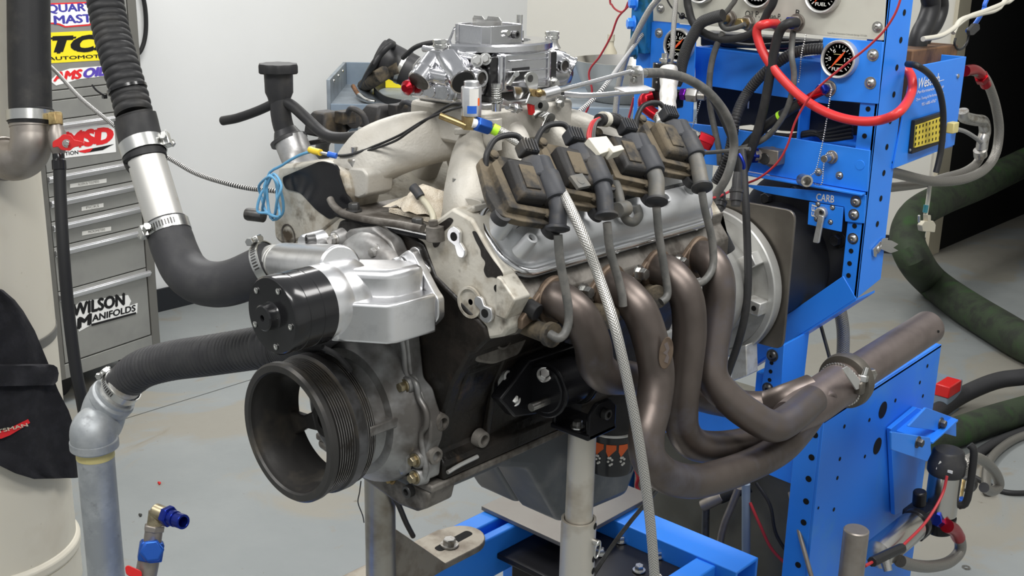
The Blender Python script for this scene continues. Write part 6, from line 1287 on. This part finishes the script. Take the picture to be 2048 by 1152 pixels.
obj('cord', MB().tube(Yp(-.03, (1326, -20), (1340, 10), (1355, 25), (1372, 36), (1395, 46)), .0018, 8, 5), 'black', ck)
obj('ball', MB().sphere(pt(1364, 32, 'y', YC-.035), .0068, 16, 8), 'black_gloss', ck)
kp_ = thing('knock_plug', 'black sensor plug with a red lock tab above the bellhousing', 'connector')
kq = pt(1438, 470, 'y', .56); obj('plug', MB().cyl(kq, kq+V((.012, .01, -.028)), .014, n=20), 'black', kp_, .002); obj('lock_tab', MB().box(kq+V((.012, -.004, -.006)), (.008, .006, .01)), 'red_paint', kp_, .001)
for k, (m, lb_) in enumerate((('red_wire', 'red wire hanging behind the oil filter'), ('lime', 'green wire hanging behind the oil filter'), ('red_wire', 'second red wire hanging behind the braided fuel line'))):
    x0 = (1212, 1222, 1270)[k]; run('loom_wire', lb_, 'wire', m, .004, hp((x0, 935, 'y', .88), (x0+6, 955, 'y', .88), (x0+(18 if k == 1 else 4), 975, 'y', .88), (x0+26, 1010, 'y', .88)), 8)
run('speaker_wire', 'thin red wire dangling from above in front of the white wall', 'wire', 'red_wire', .0024, hp((1290, -420, 'y', 1.1), (1275, -200, 'y', 1.1), (1262, -15, 'y', 1.1), (1258, 10, 'y', 1.1), (1236, 35, 'y', 1.1), (1222, 72, 'y', 1.1), (1200, 112, 'y', 1.1), (1182, 135, 'y', 1.1), (1178, 152, 'y', 1.1), (1184, 180, 'y', 1.1), (1180, 205, 'y', 1.1), (1170, 228, 'y', 1.1), (1156, 245, 'y', 1.1)), 8)
run('speaker_wire', 'loop of thin red wire hanging from above against the white wall', 'wire', 'red_wire', .0022, hp((1212, -420, 'y', 1.1), (1214, -200, 'y', 1.1), (1219, -15, 'y', 1.1), (1224, 10, 'y', 1.1), (1236, 22, 'y', 1.1), (1248, 22, 'y', 1.1), (1256, 5, 'y', 1.1), (1262, -15, 'y', 1.1), (1272, -200, 'y', 1.105), (1287, -420, 'y', 1.105)), 8)
run('tweed_cable', 'black and white flecked cable slanting down behind the throttle rod', 'cable', 'tweed', .0042, hp((1292, 60, 'y', 1.028), (1262, 100, 'y', .95), (1240, 130, 'y', .85), (1215, 165, 'y', .75), (1185, 200, 'y', .7), (1138, 240, 'y', .62)), 10)
for k, (P, lb_) in enumerate(((((1612, 70), (1603, 110), (1599, 150), (1597, 166)), 'fine steel ball chain hanging from the cream panel'), (((1663, 180), (1657, 215), (1650, 260), (1642, 300), (1632, 340), (1620, 352)), 'fine steel ball chain hanging from the fitting under the right gauge'), (((1404, 192), (1398, 215), (1390, 240), (1384, 258)), 'fine steel ball chain hanging from the steel regulator fitting'), (((1664, 306), (1652, 310), (1647, 335), (1645, 362), (1640, 370), (1628, 367)), 'fine steel ball chain looped on the cross member fitting'), (((1276, 200), (1276, 225), (1279, 255), (1283, 225), (1286, 205)), 'fine steel ball chain loop beside the blue upright'))):
    b = MB()
    for p in resample(Yp(-.035, *P), .0042): b.sphere(p, .0017, 6, 4)
    obj('ball_chain', b, 'zinc', label=lb_, cat='chain', kind=None)
obj('dust_cap', MB().pipe(pt(1606, 360, 'y', YC-.04), pt(1614, 362, 'y', YC-.062), .0115, .008, 20).cyl(pt(1604, 359, 'y', YC-.036), pt(1607, 360, 'y', YC-.042), .0115, n=20), 'steel', label='small steel dust cap hanging from a ball chain above the shelf lip', cat='cap')
sn = thing('sensor_plugs', 'pair of black plastic sensor plugs hanging behind the near rocker cover', 'connector')
for px, py, px2, py2 in ((1475, 345, 1471, 412), (1443, 385, 1438, 420)):
    a, b = pt(px, py, 'y', .74), pt(px2, py2, 'y', .72); d = (b-a).normalized(); L = (b-a).length
    obj('plug', MB().lathe(a, d, [(0, .007), (L*.2, .0085), (L*.5, .0085), (L*.52, .0125), (L*.6, .0125), (L*.62, .011), (L*.85, .011), (L*.86, .0085), (L, .008)], 22), 'black_plastic', sn)
obj('carabiner', MB().tube(hp((1478, 308, 'y', .82), (1484, 318, 'y', .82), (1488, 332, 'y', .82), (1484, 352, 'y', .82), (1480, 372, 'y', .82), (1473, 374, 'y', .82), (1472, 365, 'y', .82)), .0032, 10, 5), 'blue_ano', label='small blue anodised carabiner clip on the hanging leads', cat='clip')
run('tray_cable', 'black cable arching over the lettering on the blue tray', 'cable', 'black', .0062, [pt(1815, 128, 'x', .22)]+pts('x', .25, (1835, 132), (1860, 150), (1878, 180), (1886, 220), (1886, 260), (1882, 300), (1877, 325), (1872, 345)), 12)
for i, (P, r, lb_) in enumerate(((((1940, 140), (1962, 148), (1978, 172), (1992, 215), (1998, 262), (1990, 310), (1965, 342), (1920, 360), (1860, 362), (1790, 346), (1730, 335)), .0112, 'braided steel hose with a red fitting arching beside the blue tray'), (((1962, 312), (1950, 330), (1925, 345), (1890, 355), (1850, 366), (1790, 374), (1730, 378)), .0105, 'braided steel hose from the steel elbow behind the console'))):
    t = thing('braided_hose', lb_, 'hose'); obj('braid', MB().tube(pts('x', .12, *P) if i == 0 else pts('x', .09, *P), r, 16, 8), 'braid_dark', t)
    if i == 0: obj('red_elbow', MB().tube(pts('x', .12, (1930, 142), (1948, 140), (1962, 150), (1972, 170)), .0125, 16, 4), 'red_ano', t); obj('red_nut', MB().hexa(pt(1962, 152, 'x', .12), pt(1975, 176, 'x', .12)-pt(1962, 152, 'x', .12), .0165, .02), 'red_ano', t, .001)
    else: obj('elbow', MB().tube(pts('x', .10, (1925, 222), (1928, 234), (1950, 240), (1966, 243), (1970, 262), (1966, 280), (1963, 300)), .014, 16, 4).cyl(pt(1960, 300, 'x', .1), pt(1961, 312, 'x', .1), .016, n=20), 'steel', t)
run('armoured_lead', 'short steel-wound lead beside the yellow thermocouple plug', 'cable', 'coil_cable', .0045, pts('x', .22, (1912, 258), (1930, 263), (1950, 275), (1962, 285)), 12)
run('black_bundle', 'bundle of black cables hanging behind the blue upright', 'cable', 'black', .02, pts('x', .12, (1850, -220), (1858, -30), (1862, 10), (1852, 45), (1838, 75), (1828, 130)), 14)
run('black_bundle', 'second bundle of black cables bowing out beside the wooden block', 'cable', 'black', .014, pts('x', .10, (1870, -220), (1880, -30), (1884, 15), (1872, 50), (1850, 78), (1836, 130)), 14)
run('white_cable', 'off-white cable lying over the wooden block', 'cable', 'cable_white', .0052, pts('x', .16, (1846, 78), (1880, 72), (1905, 58), (1935, 35), (1970, 22), (2010, 5), (2040, -15), (2200, -160)), 10)
run('white_cable', 'off-white cable twisted along the boom at the doorway', 'cable', 'cable_white', .0052, pts('x', .16, (1906, 66), (1922, 40), (1960, 28), (1995, 18), (2020, -10), (2150, -160)), 10)
run('blue_cable', 'thin blue cable hanging in front of the dark doorway', 'cable', 'blue_term', .005, pts('x', .14, (2060, -160), (1978, -10), (1968, 18), (1950, 48), (1935, 62)), 10)
tag_ = thing('key_tag', 'black key fob hanging from the blue cable by the doorway', 'fob')
obj('fob', MB().prism(poly_round(pts('x', .16, (1932, 60), (1944, 46), (1952, 48), (1953, 58), (1940, 70), (1933, 70)), .003), (.008, 0, 0)), 'black_plastic', tag_, .001)
obj('loop', MB().tube(pts('x', .16, (1938, 68), (1934, 85), (1925, 97), (1915, 98), (1909, 88), (1911, 76)), .0026, 8, 5), 'black', tag_)
bc = thing('serial_connector', 'beige serial connector hanging on a clear cable with a green band', 'connector')
obj('lead', MB().tube(pts('x', .1, (1868, 305), (1862, 350), (1856, 400), (1851, 430)), .0048, 10, 5), 'cable_white', bc)
obj('green_band', MB().tube(pts('x', .1, (1852.5, 410), (1850, 425)), .0056, 10, 2), 'teal', bc)
obj('shell', MB().prism(poly_round(pts('x', .1, (1840, 441), (1857, 440), (1862, 448), (1860, 463), (1836, 461), (1834, 449)), .003), (.012, 0, 0)).prism(pts('x', .1, (1846, 428), (1852, 429), (1852, 442), (1846, 441)), (.012, 0, 0)), 'beige', bc, .001)
for px in (1838, 1858): obj('thumb_screw', MB().cyl(pt(px, 444, 'x', .106), pt(px, 431, 'x', .106), .003, n=10), 'zinc', bc)
# ------------------------------------------------------------------ lower blue stand, fuel pump and floor hoses
ls = thing('lower_stand', 'bright blue drilled sheet-steel stand below the tail pipe', 'stand')
XL = .25; lz = pt(1648, 842, 'x', XL); lz2 = pt(1883, 689, 'x', XL)
y0, y1, zt = lz.y, lz2.y, (lz.z+lz2.z)/2
mp = obj('side_panel', MB().prism([V((XL, y0, lz.z)), V((XL, y1, lz2.z)), V((XL, y1, FL)), V((XL, y0, FL))], (-.006, 0, 0)), 'blue_pale', ls, .001)
obj('top_flange', MB().prism([V((XL, y0, lz.z)), V((XL, y1, lz2.z)), V((XL-.05, y1, lz2.z)), V((XL-.05, y0, lz.z))], (0, 0, -.005)), 'blue_pale', mp)
ffl = obj('front_flange', MB().bx(XL-.055, XL-.006, y0, y0+.006, FL, lz.z), 'blue', ls, .001)
obj('cross_panel', MB().prism([V((-.12, y0+.02, -.235)), V((XL-.05, y0+.02, -.235)), V((XL-.05, y0+.02, -.375)), V((-.12, y0+.02, -.36))], (0, .006, 0)), 'blue', ls, .001)
obj('rear_panel', MB().bx(-.1, XL-.006, y1-.006, y1, FL, -.5), 'blue', ls, .001)
for px, py in ((1630, 870), (1623, 915), (1617, 958), (1612, 1003), (1607, 1045), (1596, 1130)): bolt(ffl, pt(px, py, 'y', y0-.0006), (0, -1, 0), .0062, 'bore', 'hole', 'punched_hole')
for px, py, r in ((1689, 853, .0042), (1739, 840, .0042), (1791, 801, .0042), (1855, 732, .0042), (1840, 765, .004), (1846, 792, .004), (1680, 918, .0042), (1730, 913, .004), (1675, 956, .0042), (1668, 1019, .0042), (1766, 820, .018), (1755, 892, .018), (1637, 1016, .003)):
    bolt(mp, pt(px, py, 'x', XL+.0006), (1, 0, 0), r, 'bore', 'hole', 'punched_hole')
lb = obj('knee_bracket', MB().prism(pts('y', .95, (1534, 698), (1568, 690), (1562, 786), (1519, 799)), (0, .005, 0)), 'blue', ls, .001)
kx = pt(1568, 690, 'y', .95).x
obj('knee_side', MB().prism(pts('x', kx, (1568, 690), (1619, 663), (1607, 770), (1561, 786)), (-.005, 0, 0)), 'blue', lb, .001)
obj('knee_foot', MB().bx(kx-.06, kx-.008, .957, .99, -.32, -.2), 'blue', ls, .002)
for px, py in ((1545, 711), (1536, 777)): bolt(lb, pt(px, py, 'y', .95), (0, -1, 0), .0095, 'dark_steel', 'button')
for px, py in ((1543, 726), (1541, 743), (1539, 760)): bolt(lb, pt(px, py, 'y', .9495), (0, -1, 0), .0042, 'bore', 'hole', 'punched_hole')
# fuel pump on its folded bracket
fb_ = thing('pump_bracket', 'folded blue steel bracket carrying the fuel pump', 'bracket')
obj('back_plate', MB().prism(pts('x', XL+.012, (1782, 858), (1834, 815), (1870, 830), (1862, 890), (1838, 925), (1824, 1015), (1790, 1030)), (-.010, 0, 0)), 'blue', fb_, .001)
obj('upper_tab', MB().prism(poly_round(pts('x', XL+.07, (1812, 852), (1848, 814), (1908, 836), (1908, 872), (1880, 864), (1856, 858)), .004), (.005, 0, 0)), 'blue', fb_, .001)
obj('lower_tab', MB().prism(poly_round(pts('x', XL+.09, (1778, 862), (1856, 874), (1858, 905), (1850, 922), (1778, 898)), .004), (.005, 0, 0)), 'blue', fb_, .001)
obj('tab_web', MB().prism([pt(1782, 858, 'x', XL), pt(1834, 815, 'x', XL), pt(1834, 815, 'x', XL)+V((.09, 0, 0)), pt(1782, 858, 'x', XL)+V((.09, 0, 0))], (0, 0, -.005)), 'blue', fb_, .001)
bolt(fb_, pt(1881, 846, 'x', XL+.075), (1, 0, 0), .0085, 'dark_steel'); bolt(fb_, pt(1835, 884, 'x', XL+.095), (1, 0, 0), .0085, 'dark_steel')
fpm = thing('fuel_pump', 'upright fuel pump with black cap, chrome can and a red lead', 'pump')
XPc = .335; pc0 = pt(1893, 935, 'x', XPc); px_, py_ = pc0.x, pc0.y
def zp(py): return pt(1893, py, 'x', XPc).z
obj('cap', MB().lathe((px_, py_, zp(945)), (0, 0, 1), [(0, .036), (.004, .0385), (.03, .0385), (.036, .034), (.05, .032), (.054, .028)], 36), 'black_plastic', fpm)
obj('can', MB().cyl((px_, py_, zp(1015)), (px_, py_, zp(942)), .0335, n=40), 'stainless', fpm)
obj('base', MB().lathe((px_, py_, zp(1050)), (0, 0, 1), [(0, .02), (.006, .03), (.022, .0345), (.04, .0345)], 36), 'mount_black', fpm)
obj('side_clamp', MB().tube([V((px_+.034, py_+.018, zp(890))), V((px_+.045, py_+.02, zp(905))), V((px_+.045, py_+.02, zp(985))), V((px_+.03, py_+.018, zp(1000)))], .008, 10, 4), 'black', fpm)
txt('paint_mark', 'A', V((px_-.012, py_-.031, zp(930))), (.85, .5, 0), (0, 0, 1), .014, .020, 'label_white', fpm, bold=.02, lift=.009)
obj('paint_mark', MB().box(V((px_+.020, py_-.034, zp(928))), (.012, .002, .006)), 'label_white', fpm)
obj('red_lead', MB().tube(pts('x', XPc+.04, (1894, 952), (1886, 985), (1868, 1020), (1845, 1052), (1812, 1085), (1796, 1100)), .003, 8, 6), 'red_wire', fpm)
obj('pump_head', MB().box(pt(1838, 1040, 'x', XPc-.02), (.05, .07, .06)).cyl(pt(1838, 1010, 'x', XPc-.02), pt(1840, 982, 'x', XPc-.02), .014, n=20).cyl(pt(1870, 1045, 'x', XPc), pt(1895, 1058, 'x', XPc), .014, n=18), 'mount_black', fpm, .004)
obj('purple_nut', MB().hexa(pt(1872, 1040, 'x', XPc+.01), pt(1910, 1062, 'x', XPc+.02)-pt(1872, 1040, 'x', XPc+.01), .0135, .03), 'blue_ano', fpm, .001)
ff = thing('fuel_filter', 'polished cylindrical fuel filter lying at a slant below the pump', 'filter')
f0, f1 = pt(1752, 1112, 'x', .33), pt(1828, 1050, 'x', .33)
fd_ = (f1-f0).normalized(); obj('can', MB().lathe(f0, fd_, [(0, .016), (.006, .0285), (.015, .0305), ((f1-f0).length-.012, .0305), ((f1-f0).length, .026)], 40), 'stainless', ff)
obj('end_cap', MB().cyl(f1, f1+fd_*.018, .031, n=32), 'mount_black', ff, .002)
wc_ = thing('lead_connector', 'black crimped connector on the red lead in front of the slanted filter', 'connector')
obj('shell', MB().tube(pts('x', .39, (1744, 1124), (1768, 1112), (1790, 1102), (1804, 1096)), .0095, 8, 3), 'black', wc_, .001)
obj('tail', MB().tube(pts('x', .39, (1730, 1132), (1745, 1124)), .003, 8, 2), 'red_wire', wc_)
obj('spigot', MB().cyl(pt(1770, 1120, 'x', .39), pt(1776, 1142, 'x', .40), .010, .008, 16), 'steel', wc_)
hz_ = thing('pump_hose', 'braided hose with a red end curling under the fuel pump', 'hose')
obj('braid', MB().tube(pts('x', XPc+.03, (1908, 1062), (1920, 1082), (1918, 1105), (1896, 1125), (1860, 1133), (1825, 1130), (1800, 1122)), .0125, 16, 7), 'braid_dark', hz_)
obj('red_end', MB().tube(pts('x', XPc+.03, (1894, 1052), (1908, 1060), (1917, 1075)), .0145, 16, 4), 'red_ano', hz_)
l2 = thing('pump_hose', 'braided hose looping beside the chrome pump can', 'hose')
obj('braid', MB().tube(pts('x', .30, (1930, 945), (1932, 925), (1950, 915), (1972, 925), (1992, 948), (1998, 970), (1985, 982), (1968, 975)), .0125, 16, 7), 'braid_dark', l2)
bb = thing('hose_barb', 'blue capped fitting with a steel ring beside the fuel pump', 'fitting')
obj('ring', MB().lathe(pt(1937, 968, 'x', .30), (.7, -.6, .1), [(-.006, .014), (-.006, .020), (.006, .020), (.006, .014)], 28, loop=True), 'dark_steel', bb)
obj('blue_cap', MB().hexa(pt(1918, 1000, 'x', .32), (.7, -.5, -.2), .0125, .014), 'blue_ano2', bb, .001)
obj('stem', MB().cyl(pt(1918, 1000, 'x', .318), pt(1925, 960, 'x', .31), .007, n=14), 'brass', bb)
tk = thing('shade_tank', 'plain tank added under the console, its dark olive colour standing in for shade', 'tank')  # added tank filling a shaded area; the shade is in its colour
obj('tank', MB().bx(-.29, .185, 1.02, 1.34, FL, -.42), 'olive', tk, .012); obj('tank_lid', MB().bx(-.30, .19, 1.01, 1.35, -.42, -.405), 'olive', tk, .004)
# round bar standing in the foreground
obj('steel_bar', MB().lathe(V((pt(1713, 1058, 'x', .40).x, pt(1713, 1058, 'x', .40).y, FL)), (0, 0, 1), [(0, .0215), (pt(1713, 1058, 'x', .40).z-FL-.002, .0215), (pt(1713, 1058, 'x', .40).z-FL, .0195)], 36), 'elbow_steel', label='upright solid round steel bar with a flat top in front of the blue stand', cat='bar')
# hoses on the floor
run('green_hose', 'fat dark green duct hose curving across the floor towards the doorway', 'hose', 'green_hose', .075, [pt(a, b, 'z', FL+.075) for a, b in ((2600, 735), (2400, 732), (2260, 726), (2140, 718), (2060, 690), (1990, 650), (1920, 606), (1862, 562))]+hp((1828, 518, 'y', 3.75), (1814, 472, 'y', 3.85), (1832, 430, 'y', 4.0), (1880, 400, 'y', 4.3), (1960, 368, 'y', 4.8), (2060, 320, 'y', 5.4)), 28, 8)
run('green_hose', 'dark green suction hose emerging behind the blue stand', 'hose', 'green_hose', .05, [pt(a, b, 'z', FL+.05) for a, b in ((2600, 720), (2300, 768), (2120, 800), (2060, 818), (1990, 838), (1925, 860), (1860, 880), (1790, 900))], 24, 6)
run('black_floor_hose', 'thick black hose arching up from behind the blue stand', 'hose', 'black_hose', .03, [pt(2190, 742, 'z', FL+.12), pt(2120, 738, 'z', FL+.12), pt(2060, 752, 'z', FL+.12), pt(2000, 760, 'z', FL+.1), pt(1950, 778, 'z', FL+.07), pt(1905, 802, 'z', FL+.04), pt(1860, 835, 'z', FL+.03)], 20, 6)
run('air_line', 'slim black air line on the floor beside the braided hoses', 'hose', 'black_hose', .016, [pt(a, b, 'z', FL+.016) for a, b in ((2600, 800), (2300, 824), (2110, 840), (2050, 862), (1998, 882), (1955, 908), (1925, 935))], 14, 6)
run('floor_braided_hose', 'steel-braided hose curving away across the floor to the right', 'hose', 'braid_dark', .014, [pt(2600, 850, 'z', FL+.014), pt(2300, 856, 'z', FL+.014), pt(2110, 858, 'z', FL+.014), pt(2050, 870, 'z', FL+.014), pt(2010, 890, 'z', FL+.014), pt(1980, 920, 'z', FL+.014), pt(1972, 955, 'z', FL+.014), pt(1975, 985, 'z', FL+.014)], 14, 6)
run('floor_cable', 'thin black cable trailing over the floor beside the pump hose', 'cable', 'black', .008, [pt(a, b, 'z', FL+.008) for a, b in ((1950, 955), (1975, 968), (2010, 984), (2060, 985), (2110, 975), (2500, 880))], 10, 6)
rb_ = thing('battery_charger', 'small grey box with a red corner behind the blue stand', 'box')
q = pt(1890, 840, 'z', FL); 
obj('case', MB().bx(q.x-.2, q.x, q.y, q.y+.12, FL, FL+.12), 'bench', rb_, .006); obj('red_corner', MB().bx(q.x-.05, q.x+.003, q.y-.003, q.y+.1, FL+.08, FL+.123), 'red_paint', rb_, .004)
# pipes and lines behind the header, under the console
run('riser_line', 'thick dark braided hose hanging below the diagonal brace', 'hose', 'braid_dark', .0135, hp((1668, 560, 'y', 1.16), (1678, 610, 'y', 1.16), (1686, 660, 'y', 1.16), (1685, 720, 'y', 1.16), (1678, 780, 'y', 1.16))+[V((pt(1670, 800, 'y', 1.16).x, 1.15, -.40))], 14)
run('brake_line', 'thin dark line hanging below the diagonal brace', 'hose', 'dark_steel', .0038, hp((1636, 630, 'y', 1.12), (1644, 660, 'y', 1.12), (1655, 700, 'y', 1.12), (1664, 735, 'y', 1.12)), 10)
run('brass_pipe', 'dull curved pipe below the header in front of the blue stand', 'pipe', 'elbow_steel', .008, hp((1478, 975, 'y', .95), (1464, 1010, 'y', .95), (1448, 1050, 'y', .95), (1440, 1090, 'y', .95), (1438, 1160, 'y', .95))+[V((pt(1438, 1160, 'y', .95).x, .95, FL))], 12)
vv_ = thing('drop_pipe', 'dark pipe with a knuckle fitting below the exhaust header', 'pipe')
obj('pipe', MB().cyl(pt(1412, 1008, 'y', .96), V((pt(1418, 1180, 'y', .96).x, .96, FL)), .0085, n=16), 'dark_steel', vv_)
obj('knuckle', MB().cyl(pt(1405, 1012, 'y', .955), pt(1445, 992, 'y', .97), .013, n=18), 'elbow_steel', vv_, .001)
obj('hose', MB().tube(hp((1440, 995, 'y', .97), (1470, 982, 'y', .98), (1500, 972, 'y', 1.0)), .014, 14, 3), 'black', vv_)
run('blue_conduit', 'dull blue upright conduit behind the exhaust header', 'pipe', 'bench', .009, hp((1492, 968, 'y', .94), (1492, 1060, 'y', .94), (1490, 1180, 'y', .94))+[V((pt(1490, 1180, 'y', .94).x, .94, FL))], 14)
run('red_line', 'dark red line drooping under the header collector', 'wire', 'red_wire', .0032, hp((1500, 1005, 'y', .94), (1520, 1050, 'y', .94), (1545, 1100, 'y', .94), (1590, 1145, 'y', .94), (1610, 1170, 'y', .94)), 8)
run('black_line', 'thin black line drooping under the header collector', 'wire', 'black', .0035, hp((1512, 965, 'y', .95), (1540, 1010, 'y', .95), (1553, 1070, 'y', .95), (1590, 1125, 'y', .95), (1620, 1160, 'y', .95)), 8)
run('gray_line', 'thin grey tube leaning against the drilled blue flange', 'pipe', 'elbow_steel', .0045, hp((1580, 985, 'y', .90), (1600, 1070, 'y', .86), (1622, 1150, 'y', .84), (1630, 1180, 'y', .84)), 10)
# ------------------------------------------------------------------ grey bench in the corner with its clutter
bn = thing('work_bench', 'blue-grey steel work bench with a raised back and end panel', 'bench')
e = V((.708, .706, 0)); nb = V((.706, -.708, 0)); F0 = V((-2.545, 1.96, 0)); ZBn = -.03; LBn = 1.6; DB = .66
def bq(s, d, z): p = F0+e*s-nb*d; return V((p.x, p.y, z))
def bbox_(s0, s1, d0, d1, z0, z1): return MB().prism([bq(s0, d0, z0), bq(s1, d0, z0), bq(s1, d1, z0), bq(s0, d1, z0)], (0, 0, z1-z0))
obj('top', bbox_(0, LBn, .0, DB, ZBn-.004, ZBn), 'bench_top', bn); obj('front_lip', bbox_(0, LBn, -.004, .012, ZBn-.055, ZBn+.002), 'bench', bn, .002)
# end panel and back rise above the top as in the picture
zb_l = (lambda d: CAM.z+d.z*(((bq(0, DB, 0)-CAM).dot(nb))/d.dot(nb)))(ray(655, 124))
obj('back_panel', bbox_(-.0, LBn*.9, DB, DB+.015, ZBn-.05, zb_l), 'bench', bn, .002)
obj('end_panel', bbox_(-.015, 0.0, .0, DB+.015, ZBn-.05, zb_l), 'bench_top', bn, .002)
for d in (.12, .3, .48):
    bolt(bn, bq(.001, d, ZBn+.08), e, .008, 'zinc', 'pan')
for s in (.03, LBn-.05):
    for d in (.03, DB-.03): obj('leg', bbox_(s-.02, s+.02, d-.02, d+.02, FL, ZBn-.05), 'bench', bn)
def onb(px, py, z=ZBn): return pt(px, py, 'z', z)
# drive belt lying on its edge
bl_ = [onb(750, 188), onb(770, 176), onb(830, 172), onb(900, 178), onb(960, 196), onb(920, 214), onb(840, 218), onb(775, 208)]
Cb = crom(bl_+[bl_[0]], 8)[:-1]; vb_ = MB(); n = len(Cb); bv_ = []; fs_ = []
ctr = sum(Cb, V((0, 0, 0)))/n
for p in Cb:
    o_ = (p-ctr).normalized()*.006
    bv_ += [p, p+o_, p+o_+V((0, 0, .03)), p+V((0, 0, .03))]
for i in range(n):
    j = (i+1) % n
    for k in range(4): k2 = (k+1) % 4; fs_.append((i*4+k, j*4+k, j*4+k2, i*4+k2))
obj('drive_belt', vb_.add(bv_, fs_), 'black', label='long black ribbed drive belt lying on the bench top', cat='belt')
pl = thing('locking_pliers', 'pliers with a red-brown grip lying on the bench inside the belt', 'pliers')
obj('grip', MB().tube([onb(706, 172, ZBn+.05), onb(712, 182, ZBn+.035), onb(719, 192, ZBn+.02)], .009, 12, 4), 'rust', pl)
obj('jaw', MB().tube([onb(719, 192, ZBn+.02), onb(732, 200, ZBn+.015), onb(750, 203, ZBn+.012)], .012, 10, 3, rf=lambda l, t: .014-.007*t), 'zinc', pl)
# black canister tipped on its side, with a strap and hose
cn_ = thing('black_canister', 'black plastic canister with a steel strap, leaning behind the carburettor', 'canister')
k0, k1 = pd(764, 112, 4.75), pd(845, 155, 4.75); kd = (k1-k0).normalized()
obj('body', MB().lathe(k0, kd, [(-.02, .03), (-.016, .064), (0, .07), ((k1-k0).length, .07), ((k1-k0).length+.02, .04)], 36), 'black_plastic', cn_)
obj('lip', MB().lathe(k0, kd, [(-.008, .066), (-.004, .077), (.012, .077), (.016, .07)], 36), 'black', cn_)
obj('strap', MB().lathe(k0+kd*.09, kd, [(0, .07), (0, .073), (.016, .073), (.016, .07)], 36, loop=True), 'zinc', cn_)
obj('vent_hose', MB().tube([onb(722, 176), pd(740, 140, 4.65), pd(760, 110, 4.6), pd(778, 92, 4.6), pd(786, 88, 4.65), pd(784, 98, 4.72)], .013, 12, 5), 'black', cn_)
obj('hose', MB().tube([pd(806, 116, 4.6), pd(830, 95, 4.5), pd(860, 86, 4.4), pd(890, 87, 4.3), pd(920, 100, 4.2), pd(930, 180, 4.2)], .0095, 12, 5), 'black', cn_)
obj('stand_hose', MB().tube([onb(728, 172), pd(750, 158, 4.72), pd(775, 143, 4.72), pd(800, 135, 4.7)], .03, 12, 3), 'coil_dust', cn_)
fi = thing('inlet_fitting', 'red and blue anodised end fitting plugged beside the front fuel bowl', 'fitting')
obj('blue_nut', MB().hexa(pd(833, 166, 1.62), pd(817, 174, 1.60)-pd(833, 166, 1.62), .0105, .014), 'blue_ano', fi, .001)
obj('red_cap', MB().lathe(pd(822, 172, 1.605), pd(806, 178, 1.59)-pd(822, 172, 1.605), [(0, .008), (.003, .0098), (.010, .0098), (.013, .007), (.016, .005)], 24), 'red_ano', fi)
yb_ = thing('yellow_box', 'yellow carton with dark print standing on the bench behind the canister', 'box')
yp = onb(800, 168); obj('carton', MB().prism([bq((yp-F0).dot(e)-.12, .55, ZBn), bq((yp-F0).dot(e)+.12, .55, ZBn), bq((yp-F0).dot(e)+.12, .62, ZBn), bq((yp-F0).dot(e)-.12, .62, ZBn)], (0, 0, .10)), 'yellow', yb_, .002)
obj('print', MB().prism([bq((yp-F0).dot(e)-.10, .549, ZBn+.04), bq((yp-F0).dot(e)+.10, .549, ZBn+.04), bq((yp-F0).dot(e)+.10, .549, ZBn+.075), bq((yp-F0).dot(e)-.10, .549, ZBn+.075)], nb*.001), 'decal_black', yb_)
bo = thing('steel_bowl', 'wide stainless steel bowl standing on the bench beside the blue upright', 'bowl')
bc_ = onb(1262, 212); bc_ = V((bc_.x, bc_.y, ZBn))-nb*.16
obj('bowl', MB().lathe(bc_, (0, 0, 1), [(0, .13), (.003, .145), (.09, .20), (.165, .232), (.172, .238), (.172, .228), (.09, .196), (.008, .14)], 64), 'stainless', bo, 0, 50)
ty_ = thing('tan_bottle', 'small cream bottle standing in the corner of the bench', 'bottle')
q = onb(1243, 200); q = V((q.x, q.y, ZBn))-nb*.45
obj('body', MB().lathe(q, (0, 0, 1), [(0, .03), (.16, .03), (.19, .014), (.21, .014)], 20), 'tan', ty_); obj('cap', MB().cyl(q+V((0, 0, .21)), q+V((0, 0, .24)), .017, n=16), 'beige', ty_)
tl_ = thing('tool_clutter', 'small clear-handled socket tool lying at the bench front beyond the coils', 'tool')
obj('shaft', MB().tube([onb(842, 216, ZBn+.02), onb(870, 222, ZBn+.02), onb(890, 230, ZBn+.02)], .009, 10, 3), 'zinc', tl_)
# small debris on the floor
for k, (px, py) in enumerate(((280, 1032), (318, 968))):
    p = pt(px, py, 'z', FL); obj('floor_scrap', MB().tube([p+V((-.006, 0, .003)), p+V((0, .004, .003)), p+V((.006, -.003, .003))], .0028, 6, 3), 'dark_steel' if k == 0 else 'red_paint', label=('dark curl of scrap lying on the worn floor', 'tiny red scrap lying on the floor by the blue-capped valve')[k], cat='scrap')
p = pt(1932, 1136, 'z', FL); obj('washer', MB().lathe(p, (0, 0, 1), [(0, .006), (0, .011), (.003, .011), (.003, .006)], 24, loop=True), 'steel', label='small steel washer lying on the floor near the fuel pump', cat='washer')
finish()
